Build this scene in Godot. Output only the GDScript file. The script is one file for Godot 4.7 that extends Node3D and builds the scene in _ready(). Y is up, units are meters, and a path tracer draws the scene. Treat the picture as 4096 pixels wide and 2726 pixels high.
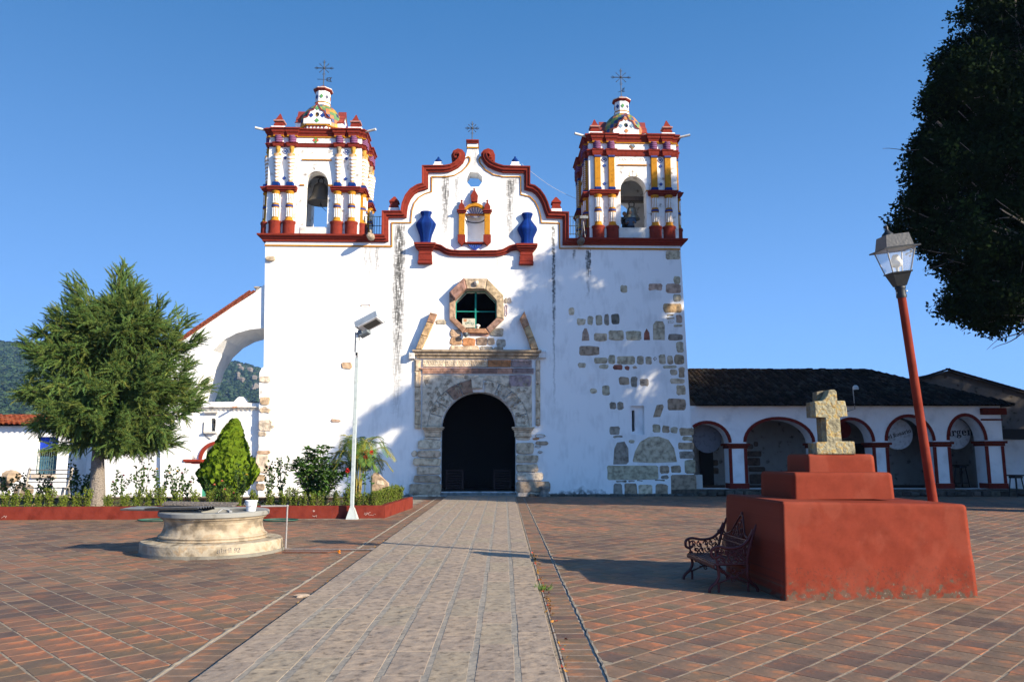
extends Node3D
# Camera as measured from the photograph: 3077 px focal length on a 4096 x 2726 picture, 1.65 m above the ground, tilted up 8.45 degrees.
const FOC := 3077.0
const CPX := 2048.0
const CPY := 1363.0
const PITCH := 0.14744
const EYE := Vector3(0, 1.65, 0)
const SUN := Vector3(2.18, 1.12, 1.35)

var rng := RandomNumberGenerator.new()
var counts := {}
var church: Node3D
var M := {}

# ---------------------------------------------------------------- mesh builder
class MB:
	var v := PackedVector3Array()
	var n := PackedVector3Array()
	var c := PackedColorArray()
	var uv := PackedVector2Array()
	var col := Color(1, 1, 1)
	var xf := Transform3D()
	var rect := Rect2()
	func _p(p: Vector3, nn: Vector3) -> void:
		v.append(xf * p); n.append((xf.basis * nn).normalized()); c.append(col)
		if rect.size.x > 0.0: uv.append(Vector2((p.x - rect.position.x) / rect.size.x, 1.0 - (p.y - rect.position.y) / rect.size.y))
	func tri(a: Vector3, b: Vector3, d: Vector3) -> void:   # counter-clockwise from outside
		var nn := (b - a).cross(d - a)
		if nn.length_squared() < 1e-16: return
		nn = nn.normalized()
		_p(a, nn); _p(d, nn); _p(b, nn)
	func quad(a: Vector3, b: Vector3, d: Vector3, e: Vector3) -> void:
		tri(a, b, d); tri(a, d, e)
	func tri_n(a: Vector3, b: Vector3, d: Vector3, na: Vector3, nb: Vector3, nd: Vector3) -> void:
		_p(a, na); _p(d, nd); _p(b, nb)
	func box(mid: Vector3, s: Vector3, b := Basis(), bev := 0.0) -> void:
		var h := s * 0.5
		if bev <= 0.0:
			var q := []
			for i in 8: q.append(mid + b * Vector3(h.x * (1 if i & 1 else -1), h.y * (1 if i & 2 else -1), h.z * (1 if i & 4 else -1)))
			quad(q[4], q[5], q[7], q[6]); quad(q[1], q[0], q[2], q[3]); quad(q[5], q[1], q[3], q[7])
			quad(q[0], q[4], q[6], q[2]); quad(q[6], q[7], q[3], q[2]); quad(q[0], q[1], q[5], q[4])
			return
		# all edges chamfered: six faces, twelve chamfers, eight corners
		var sg := [-1.0, 1.0]
		var P := func(ax: int, x: float, y: float, z: float) -> Vector3:
			var w := Vector3(x * h.x, y * h.y, z * h.z)
			for k in 3:
				if k != ax: w[k] -= signf(w[k]) * bev
			return mid + b * w
		for ax in 3:
			var u := (ax + 1) % 3
			var w := (ax + 2) % 3
			for s1 in sg:
				var r := []
				for k in [[-1.0, -1.0], [1.0, -1.0], [1.0, 1.0], [-1.0, 1.0]]:
					var d := [0.0, 0.0, 0.0]
					d[ax] = s1; d[u] = k[0]; d[w] = k[1]
					r.append(P.call(ax, d[0], d[1], d[2]))
				if s1 > 0: quad(r[0], r[1], r[2], r[3])
				else: quad(r[3], r[2], r[1], r[0])
			# chamfers along axis w between faces ax and u
			for s1 in sg:
				for s2 in sg:
					var e := []
					for t in [[ax, -1.0], [ax, 1.0], [u, 1.0], [u, -1.0]]:
						var d := [0.0, 0.0, 0.0]
						d[ax] = s1; d[u] = s2; d[w] = t[1]
						e.append(P.call(t[0], d[0], d[1], d[2]))
					if s1 * s2 > 0: quad(e[3], e[2], e[1], e[0])
					else: quad(e[0], e[1], e[2], e[3])
		for a in sg:
			for bb in sg:
				for cc in sg:
					var p0 = P.call(0, a, bb, cc)
					var p1 = P.call(1, a, bb, cc)
					var p2 = P.call(2, a, bb, cc)
					if a * bb * cc > 0: tri(p0, p1, p2)
					else: tri(p0, p2, p1)
	func grid(rows: Array, closed := false, smooth := true) -> void:
		var nr := rows.size()
		var nc: int = rows[0].size()
		var cs := nc if closed else nc - 1
		if not smooth:
			for r in nr - 1:
				for i in cs:
					var j := (i + 1) % nc
					quad(rows[r][i], rows[r][j], rows[r + 1][j], rows[r + 1][i])
			return
		var nm := []
		for r in nr:
			var line := PackedVector3Array()
			for i in nc:
				var a: Vector3 = rows[r][(i + 1) % nc if closed else mini(i + 1, nc - 1)] - rows[r][(i + nc - 1) % nc if closed else maxi(i - 1, 0)]
				var b: Vector3 = rows[mini(r + 1, nr - 1)][i] - rows[maxi(r - 1, 0)][i]
				var q := a.cross(b)
				if q.length_squared() < 1e-14:
					b = rows[mini(r + 1, nr - 1)][(i + 1) % nc] - rows[maxi(r - 1, 0)][(i + 1) % nc]
					q = a.cross(b)
					if q.length_squared() < 1e-14: q = Vector3.UP if r > nr / 2 else Vector3.DOWN
				line.append(q.normalized())
			nm.append(line)
		for r in nr - 1:
			for i in cs:
				var j := (i + 1) % nc
				tri_n(rows[r][i], rows[r][j], rows[r + 1][j], nm[r][i], nm[r][j], nm[r + 1][j])
				tri_n(rows[r][i], rows[r + 1][j], rows[r + 1][i], nm[r][i], nm[r + 1][j], nm[r + 1][i])
	func lathe(prof: Array, seg := 16, at := Vector3.ZERO, smooth := true, a0 := 0.0, sx := 1.0, sz := 1.0) -> void:   # prof: Vector2(radius, y) upwards
		var rows := []
		for q in prof:
			var line := PackedVector3Array()
			for i in seg:
				var a: float = a0 + TAU * i / seg
				line.append(at + Vector3(cos(a) * q.x * sx, q.y, -sin(a) * q.x * sz))
			rows.append(line)
		grid(rows, true, smooth)
		fan(rows[rows.size() - 1], false)
		fan(rows[0], true)
	func fan(ring: PackedVector3Array, flip: bool) -> void:
		var m := Vector3.ZERO
		for q in ring: m += q
		m /= ring.size()
		for i in ring.size():
			var j := (i + 1) % ring.size()
			if flip: tri(m, ring[j], ring[i])
			else: tri(m, ring[i], ring[j])
	func tube(pts: Array, rad, seg := 8, caps := true) -> void:
		var rows := []
		var prev := Vector3.ZERO
		for i in pts.size():
			var t: Vector3 = (pts[mini(i + 1, pts.size() - 1)] - pts[maxi(i - 1, 0)]).normalized()
			var s: Vector3
			if prev == Vector3.ZERO:
				s = t.cross(Vector3(0, 1, 0) if absf(t.y) < 0.9 else Vector3(1, 0, 0)).normalized()
			else:
				s = (prev - t * prev.dot(t)).normalized()
			prev = s
			var w := s.cross(t)
			var line := PackedVector3Array()
			var r: float = rad[i] if rad is Array else rad
			for k in seg:
				var a := TAU * k / seg
				line.append(pts[i] + (s * cos(a) - w * sin(a)) * r)
			rows.append(line)
		grid(rows, true, true)
		if caps:
			fan(rows[rows.size() - 1], false); fan(rows[0], true)
	func ball(mid: Vector3, r: Vector3, seg := 10, ring := 6) -> void:
		var rows := []
		for k in ring + 1:
			var b := -PI / 2 + PI * k / ring
			var line := PackedVector3Array()
			for i in seg:
				var a := TAU * i / seg
				line.append(mid + Vector3(cos(a) * cos(b) * r.x, sin(b) * r.y, -sin(a) * cos(b) * r.z))
			rows.append(line)
		grid(rows, true, true)
	# a flat shape with holes, extruded from z0 to z1
	func plate(outer: PackedVector2Array, holes: Array, z0: float, z1: float, back := true, sides := true) -> void:
		if Geometry2D.is_polygon_clockwise(outer): outer = _rev(outer)
		var pieces := [outer]
		for h in holes:
			var cx := 0.0
			for q in h: cx += q.x
			cx /= h.size()
			var next := []
			for pc in pieces:
				for side in 2:
					var x0 := -1e3 if side == 0 else cx
					var x1 := cx if side == 0 else 1e3
					for g in Geometry2D.intersect_polygons(pc, PackedVector2Array([Vector2(x0, -1e3), Vector2(x1, -1e3), Vector2(x1, 1e3), Vector2(x0, 1e3)])): next.append(g)
			pieces = next
		for h in holes:
			var next := []
			for pc in pieces:
				for g in Geometry2D.clip_polygons(pc, h): next.append(g)
			pieces = next
		for pc in pieces:
			var id := Geometry2D.triangulate_polygon(pc)
			for k in range(0, id.size(), 3):
				var a: Vector2 = pc[id[k]]
				var b: Vector2 = pc[id[k + 1]]
				var d: Vector2 = pc[id[k + 2]]
				if (b - a).cross(d - a) < 0:
					var t := b
					b = d; d = t
				tri(Vector3(a.x, a.y, z1), Vector3(b.x, b.y, z1), Vector3(d.x, d.y, z1))
				if back: tri(Vector3(a.x, a.y, z0), Vector3(d.x, d.y, z0), Vector3(b.x, b.y, z0))
		if sides:
			_rim(outer, z0, z1, false)
			for h in holes: _rim(h if not Geometry2D.is_polygon_clockwise(h) else _rev(h), z0, z1, true)
	func _rev(p: PackedVector2Array) -> PackedVector2Array:
		var q := p.duplicate()
		q.reverse()
		return q
	func _rim(p: PackedVector2Array, z0: float, z1: float, hole: bool) -> void:
		for i in p.size():
			var a := p[i]
			var b := p[(i + 1) % p.size()]
			if hole: quad(Vector3(b.x, b.y, z0), Vector3(a.x, a.y, z0), Vector3(a.x, a.y, z1), Vector3(b.x, b.y, z1))
			else: quad(Vector3(a.x, a.y, z0), Vector3(b.x, b.y, z0), Vector3(b.x, b.y, z1), Vector3(a.x, a.y, z1))
	# stone-like plate: the front edge is chamfered inwards
	func slab2(outer: PackedVector2Array, z0: float, z1: float, bev: float) -> void:
		if Geometry2D.is_polygon_clockwise(outer): outer = _rev(outer)
		var inn := Geometry2D.offset_polygon(outer, -bev)
		if inn.size() != 1 or inn[0].size() < 3:
			plate(outer, [], z0, z1, false)
			return
		var m := Vector2.ZERO
		for q in outer: m += q
		m /= outer.size()
		var small := PackedVector2Array()
		for q in outer:
			var d := q.distance_to(m)
			small.append(m + (q - m) * maxf(0.3, 1.0 - bev / maxf(d, 0.01)))
		_rim(outer, z0, z1 - bev * 0.7, false)
		for i in outer.size():
			var j := (i + 1) % outer.size()
			quad(Vector3(outer[i].x, outer[i].y, z1 - bev * 0.7), Vector3(outer[j].x, outer[j].y, z1 - bev * 0.7), Vector3(small[j].x, small[j].y, z1), Vector3(small[i].x, small[i].y, z1))
		plate(small, [], z0, z1, false, false)
	# a moulding: prof is [Vector2(offset to the left of the path, height above the plane)], laid along a path in the plane
	func sweep(path: PackedVector2Array, prof: Array, closed := false, frame := Transform3D(), smooth := false) -> void:
		var rows := []
		var np := path.size()
		for i in np:
			var a := path[(i + np - 1) % np if closed else maxi(i - 1, 0)]
			var b := path[(i + 1) % np if closed else mini(i + 1, np - 1)]
			var d0 := (path[i] - a).normalized()
			var d1 := (b - path[i]).normalized()
			if d0 == Vector2.ZERO: d0 = d1
			if d1 == Vector2.ZERO: d1 = d0
			var n0 := Vector2(-d0.y, d0.x)
			var n1 := Vector2(-d1.y, d1.x)
			var m := (n0 + n1).normalized()
			var k := 1.0 / maxf(0.35, m.dot(n0))
			var line := PackedVector3Array()
			for q in prof: line.append(frame * Vector3(path[i].x + m.x * q.x * k, path[i].y + m.y * q.x * k, q.y))
			rows.append(line)
		if closed: rows.append(rows[0])
		grid(rows, false, smooth)
		if not closed:
			_cap(rows[0], true)
			_cap(rows[rows.size() - 1], false)
	func _cap(line: PackedVector3Array, first: bool) -> void:
		for i in range(1, line.size() - 1):
			if first: tri(line[0], line[i + 1], line[i])
			else: tri(line[0], line[i], line[i + 1])
	func mesh(m: Material) -> ArrayMesh:
		var a := []
		a.resize(Mesh.ARRAY_MAX)
		a[Mesh.ARRAY_VERTEX] = v; a[Mesh.ARRAY_NORMAL] = n; a[Mesh.ARRAY_COLOR] = c
		if uv.size() == v.size(): a[Mesh.ARRAY_TEX_UV] = uv
		var am := ArrayMesh.new()
		am.add_surface_from_arrays(Mesh.PRIMITIVE_TRIANGLES, a)
		am.surface_set_material(0, m)
		return am

# ---------------------------------------------------------------- scene helpers
func mb(col := Color(1, 1, 1), xf := Transform3D()) -> MB:
	var b := MB.new()
	b.col = col
	b.xf = xf
	return b

func numbered(parent: Node, called: String) -> String:
	var k := str(parent.get_instance_id()) + called
	var i: int = counts.get(k, 0)
	counts[k] = i + 1
	return called if i == 0 else "%s_%03d" % [called, i]

func inst(called: String, mesh: Mesh, parent: Node = self, at := Transform3D()) -> MeshInstance3D:
	var o := MeshInstance3D.new()
	o.name = numbered(parent, called)
	o.mesh = mesh
	parent.add_child(o, true)
	o.transform = at
	return o

func obj(called: String, b: MB, m: Material, parent: Node = self) -> MeshInstance3D:
	return inst(called, b.mesh(m), parent)

func tag(o: Node, label: String, category: String, group := "") -> Node:
	o.set_meta("label", label)
	o.set_meta("category", category)
	if group: o.set_meta("group", group)
	return o

func thing(called: String, label: String, category: String, at := Vector3.ZERO, turn := 0.0, group := "") -> Node3D:
	var o := Node3D.new()
	o.name = numbered(self, called)
	add_child(o, true)
	o.position = at
	o.rotation.y = turn
	tag(o, label, category, group)
	return o

func struct(o: Node) -> Node:
	o.set_meta("kind", "structure")
	return o

func stuff(called: String, mesh: Mesh, xfs: Array, cols: Array, parent: Node = self) -> MultiMeshInstance3D:
	var mm := MultiMesh.new()
	mm.transform_format = MultiMesh.TRANSFORM_3D
	mm.use_colors = true
	mm.mesh = mesh
	mm.instance_count = xfs.size()
	for i in xfs.size():
		mm.set_instance_transform(i, xfs[i])
		mm.set_instance_color(i, cols[i])
	var o := MultiMeshInstance3D.new()
	o.name = numbered(parent, called)
	o.multimesh = mm
	o.set_meta("kind", "stuff")
	parent.add_child(o, true)
	return o

func dup(o: Node3D, at: Vector3, turn: float, label: String, group := "") -> Node3D:
	var base := str(o.name)
	if base.length() > 4 and base[base.length() - 4] == "_" and base.substr(base.length() - 3).is_valid_int(): base = base.substr(0, base.length() - 4)
	var r: Node3D = o.duplicate()
	r.name = numbered(self, base)
	add_child(r, true)
	r.position = at
	r.rotation.y = turn
	r.set_meta("label", label)
	if group: r.set_meta("group", group)
	return r

func lin(r: float, g: float, b: float) -> Color:
	return Color(r, g, b)

func vary(c: Color, amt: float) -> Color:
	var k := 1.0 + rng.randf_range(-amt, amt)
	return Color(c.r * k * (1 + rng.randf_range(-amt, amt) * 0.25), c.g * k, c.b * k * (1 + rng.randf_range(-amt, amt) * 0.25))

func ray(px: float, py: float) -> Vector3:
	var dx := (px - CPX) / FOC
	var dy := -(py - CPY) / FOC
	return Vector3(dx, dy * cos(PITCH) + sin(PITCH), -cos(PITCH) + dy * sin(PITCH))

func on_z(px: float, py: float, z: float) -> Vector3:
	var r := ray(px, py)
	return EYE + r * (z / r.z)

func on_y(px: float, py: float, y := 0.0) -> Vector3:
	var r := ray(px, py)
	return EYE + r * ((y - EYE.y) / r.y)

# the measured point on the church front (its own axes: x along the front, y up, z outwards)
func W(px: float, py: float, z := 0.0) -> Vector3:
	var inv := church.transform.affine_inverse()
	var o := inv * EYE
	var d := inv.basis * ray(px, py)
	return o + d * ((z - o.z) / d.z)

func W2(px: float, py: float, z := 0.0) -> Vector2:
	var q := W(px, py, z)
	return Vector2(q.x, q.y)

func poly(pts: Array, ox: float, oy: float, s: float, z := 0.0) -> PackedVector2Array:
	var r := PackedVector2Array()
	for i in range(0, pts.size(), 2): r.append(W2(ox + pts[i] * s, oy + pts[i + 1] * s, z))
	return r

func arch(cx: float, half: float, y0: float, spring: float, rise: float, seg := 14) -> PackedVector2Array:
	var p := PackedVector2Array([Vector2(cx - half, y0), Vector2(cx + half, y0)])
	for i in seg + 1:
		var a := PI * i / seg
		p.append(Vector2(cx + cos(a) * half, spring + sin(a) * rise))
	return p

func smooth_path(ctrl: Array, n := 8) -> Array:
	var out := []
	for i in ctrl.size() - 1:
		var p0: Vector3 = ctrl[maxi(i - 1, 0)]
		var p1: Vector3 = ctrl[i]
		var p2: Vector3 = ctrl[i + 1]
		var p3: Vector3 = ctrl[mini(i + 2, ctrl.size() - 1)]
		for k in n: out.append(p1.cubic_interpolate(p2, p0, p3, float(k) / n))
	out.append(ctrl[ctrl.size() - 1])
	return out

# ---------------------------------------------------------------- materials
func noise_tex(freq: float, ramp: Array, seed_ := 1, oct := 4, type := FastNoiseLite.TYPE_SIMPLEX_SMOOTH, size := 512, bump := 0.0) -> NoiseTexture2D:
	var f := FastNoiseLite.new()
	f.noise_type = type
	f.seed = seed_
	f.frequency = freq
	f.fractal_octaves = oct
	var t := NoiseTexture2D.new()
	t.width = size
	t.height = size
	t.seamless = true
	t.noise = f
	if bump > 0.0:
		t.as_normal_map = true
		t.bump_strength = bump
	elif ramp.size():
		var g := Gradient.new()
		var off := PackedFloat32Array()
		var cs := PackedColorArray()
		for q in ramp:
			off.append(q[0])
			cs.append(q[1])
		g.offsets = off
		g.colors = cs
		t.color_ramp = g
	return t

func mat(called: String, rough := 0.85, tex: Texture2D = null, scale := 1.0, bump: Texture2D = null, bump_amt := 1.0, tint := Color(1, 1, 1), metal := 0.0) -> StandardMaterial3D:
	var m := StandardMaterial3D.new()
	m.resource_name = called
	m.vertex_color_use_as_albedo = true
	m.albedo_color = tint
	m.roughness = rough
	m.metallic = metal
	m.cull_mode = BaseMaterial3D.CULL_DISABLED
	if tex or bump:
		m.uv1_triplanar = true
		m.uv1_world_triplanar = true
		m.uv1_scale = Vector3.ONE * scale
	if tex: m.albedo_texture = tex
	if bump:
		m.normal_enabled = true
		m.normal_texture = bump
		m.normal_scale = bump_amt
	M[called] = m
	return m

func g(x: float) -> Color:
	return Color(x, x, x)

const WHITE := Color(0.85, 0.86, 0.86)
const RED := Color(0.21, 0.034, 0.020)
const BRICKRED := Color(0.180, 0.035, 0.020)
const OCHRE := Color(0.46, 0.21, 0.022)
const BLUE := Color(0.007, 0.032, 0.175)
const PURPLE := Color(0.11, 0.032, 0.075)

func materials() -> void:
	var fine := noise_tex(0.02, [], 3, 5, FastNoiseLite.TYPE_SIMPLEX_SMOOTH, 512, 5.0)
	var rough := noise_tex(0.012, [], 7, 6, FastNoiseLite.TYPE_SIMPLEX_SMOOTH, 512, 9.0)
	var soft := noise_tex(0.006, [[0.0, g(0.9)], [0.45, g(0.985)], [1.0, g(1.0)]], 11, 5)
	var blotch := noise_tex(0.010, [[0.0, g(0.7)], [0.2, g(0.88)], [0.45, g(0.98)], [1.0, g(1.0)]], 5, 6)
	mat("paint", 0.8, blotch, 0.9, fine, 0.35)
	mat("plaster", 0.9, soft, 0.35, rough, 0.5)
	mat("old_plaster", 0.92, noise_tex(0.009, [[0.0, Color(0.5, 0.48, 0.45)], [0.16, Color(0.8, 0.78, 0.75)], [0.32, Color(0.96, 0.95, 0.93)], [1.0, g(1.0)]], 17, 6), 0.45, rough, 0.35)
	mat("stone", 0.9, noise_tex(0.014, [[0.0, Color(0.56, 0.53, 0.5)], [0.3, Color(0.8, 0.77, 0.73)], [0.6, Color(0.95, 0.92, 0.88)], [1.0, Color(1.0, 0.98, 0.95)]], 23, 6), 0.5, rough, 0.7)
	mat("redwall", 0.75, noise_tex(0.008, [[0.0, Color(0.72, 0.7, 0.7)], [0.4, Color(0.93, 0.9, 0.9)], [0.7, g(1.0)], [1.0, Color(1.0, 0.97, 0.95)]], 29, 6), 0.5, fine, 0.35)
	mat("brick", 0.8, noise_tex(0.009, [[0.0, Color(0.66, 0.61, 0.58)], [0.4, Color(0.74, 0.67, 0.63)], [0.62, Color(0.78, 0.69, 0.64)], [0.74, Color(0.84, 0.69, 0.60)], [0.84, Color(0.96, 0.75, 0.62)], [1.0, Color(0.98, 0.77, 0.64)]], 31, 5), 0.45, rough, 0.3)
	for k in 6:
		var bm: StandardMaterial3D = M["brick"].duplicate()
		bm.uv1_world_triplanar = false
		bm.uv1_offset = Vector3(0.17 * k, 0.31 * k, 0.23 * k)
		bm.uv1_scale = Vector3.ONE * 0.8
		M["brick%d" % k] = bm
	mat("slab", 0.85, noise_tex(0.03, [[0.0, Color(0.5, 0.48, 0.46)], [0.2, Color(0.76, 0.72, 0.69)], [0.34, Color(0.9, 0.86, 0.83)], [0.65, Color(0.96, 0.92, 0.89)], [1.0, Color(1.0, 0.97, 0.94)]], 37, 6), 0.5, rough, 0.4)
	mat("mortar", 0.95, noise_tex(0.02, [[0.0, g(0.6)], [0.3, g(0.9)], [1.0, g(1.0)]], 41, 6), 0.7, rough, 0.5)
	mat("earth", 0.95, noise_tex(0.02, [[0.0, Color(0.5, 0.45, 0.4)], [1.0, g(1.0)]], 43, 6), 0.5, rough, 1.5)
	mat("lichen", 0.95, noise_tex(0.011, [[0.0, Color(0.5, 0.48, 0.43)], [0.3, Color(0.74, 0.72, 0.64)], [0.52, Color(0.88, 0.87, 0.8)], [0.6, Color(0.92, 0.83, 0.56)], [0.66, Color(0.84, 0.7, 0.5)], [0.72, Color(0.86, 0.85, 0.77)], [1.0, Color(0.72, 0.72, 0.66)]], 47, 6), 0.8, noise_tex(0.03, [], 48, 5, FastNoiseLite.TYPE_SIMPLEX_SMOOTH, 512, 10.0), 0.7)
	mat("well", 0.9, noise_tex(0.007, [[0.0, Color(0.44, 0.43, 0.41)], [0.28, Color(0.72, 0.68, 0.62)], [0.42, Color(0.92, 0.89, 0.84)], [0.62, Color(1.0, 0.98, 0.94)], [0.76, Color(0.92, 0.83, 0.72)], [1.0, Color(0.98, 0.96, 0.92)]], 53, 6), 0.75, rough, 0.6)
	mat("bark", 0.95, noise_tex(0.03, [[0.0, g(0.35)], [0.5, g(0.85)], [1.0, g(1.0)]], 59, 6), 1.6, rough, 2.0)
	mat("iron", 0.5, blotch, 2.0, fine, 0.4, Color(1, 1, 1), 0.3)
	mat("metal", 0.35, blotch, 1.5, null, 1.0, Color(1, 1, 1), 0.85)
	mat("wood", 0.8, noise_tex(0.02, [[0.0, g(0.5)], [1.0, g(1.0)]], 61, 6), 2.0, rough, 1.0)
	mat("tile", 0.55, blotch, 3.0)
	mat("rooftile", 0.9, noise_tex(0.02, [[0.0, g(0.4)], [0.5, g(0.85)], [1.0, g(1.0)]], 67, 6), 1.0, rough, 1.0)
	M["rooftile"].metallic_specular = 0.1
	for q in ["paint", "plaster", "old_plaster", "redwall"]: M[q].metallic_specular = 0.2
	mat("hill", 1.0, noise_tex(0.01, [[0.0, Color(0.4, 0.5, 0.42)], [0.4, Color(0.75, 0.8, 0.7)], [0.75, g(1.0)], [1.0, Color(1.0, 0.98, 0.85)]], 71, 6, FastNoiseLite.TYPE_SIMPLEX_SMOOTH, 1024), 0.008)
	var leaf := mat("leaf", 0.6)
	leaf.backlight_enabled = true
	leaf.backlight = Color(0.22, 0.28, 0.05)
	leaf.metallic_specular = 0.25
	var dl := mat("dark_leaf", 0.9)
	dl.metallic_specular = 0.08
	mat("petal", 0.6)
	mat("skin", 0.6)
	mat("cloth", 0.95)
	var gl := StandardMaterial3D.new()
	gl.resource_name = "lamp_glass"
	gl.transparency = BaseMaterial3D.TRANSPARENCY_ALPHA
	gl.albedo_color = Color(0.9, 0.93, 0.95, 0.22)
	gl.roughness = 0.08
	M["glass"] = gl
	var wg := gl.duplicate()
	wg.resource_name = "window_glass"
	wg.albedo_color = Color(0.5, 0.62, 0.66, 0.35)
	M["window_glass"] = wg

# ---------------------------------------------------------------- build
func _ready() -> void:
	rng.seed = 20240
	# camera, sky, sun and exposure
	var cam := Camera3D.new()
	cam.name = "camera"
	cam.position = EYE
	cam.rotation.x = PITCH
	cam.fov = rad_to_deg(2.0 * atan(1363.0 / FOC))
	cam.near = 0.1
	cam.far = 6000.0
	add_child(cam)
	cam.current = true
	var we := WorldEnvironment.new()
	we.name = "daylight"
	var env := Environment.new()
	env.background_mode = Environment.BG_SKY
	env.tonemap_mode = Environment.TONE_MAPPER_LINEAR
	env.tonemap_exposure = 2.05
	env.sdfgi_enabled = true
	env.ssao_enabled = true
	env.ssil_enabled = true
	var sm := PanoramaSkyMaterial.new()
	sm.panorama = clear_sky()
	var sky := Sky.new()
	sky.sky_material = sm
	env.sky = sky
	env.fog_enabled = true
	env.fog_density = 0.00016
	env.fog_light_color = Color(0.45, 0.62, 0.85)
	we.environment = env
	add_child(we)
	var sun := DirectionalLight3D.new()
	sun.name = "sun"
	sun.basis = Basis.looking_at(-SUN.normalized())
	sun.light_energy = 1.6
	sun.light_color = Color(1.0, 0.93, 0.82)
	sun.light_angular_distance = 0.5
	sun.shadow_enabled = true
	add_child(sun)
	materials()
	ground()
	build_path()
	hills()
	build_church()
	tower(true)
	tower(false)
	portal()
	facade_stones()
	left_buildings()
	arcade()
	planter()
	big_trees()
	plants()
	pedestal()
	lamps()
	well()
	small_things()

# a clear sky: deep blue above, paler towards the horizon and brighter round the sun
func clear_sky() -> ImageTexture:
	var w := 512
	var h := 256
	var im := Image.create(w, h, false, Image.FORMAT_RGBF)
	var top := Vector3(0.0078, 0.071, 0.193)
	var low := Vector3(0.168, 0.345, 0.70)
	var sd := SUN.normalized()
	for y in h:
		var el := PI / 2 - PI * (y + 0.5) / h
		for x in w:
			var az := TAU * (x + 0.5) / w     # the left edge of the picture looks along -z
			var d := Vector3(sin(az) * cos(el), sin(el), -cos(az) * cos(el))
			var c: Vector3
			if d.y >= 0.0:
				c = top.lerp(low, pow(1.0 - d.y, 2.5))
				var k := maxf(0.0, d.dot(sd))
				c = c * (1.0 + 1.5 * k * k) + Vector3(1.0, 0.93, 0.82) * (0.12 * pow(k, 4.0) + 0.55 * pow(k, 30.0))
			else:
				c = Vector3(0.20, 0.17, 0.14)
			im.set_pixel(x, y, Color(c.x, c.y, c.z))
	return ImageTexture.create_from_image(im)

# ---------------------------------------------------------------- ground
func in_view(x: float, z: float, margin := 0.6) -> bool:
	return z < -4.6 and absf(x) < 0.69 * -z + margin

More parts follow.
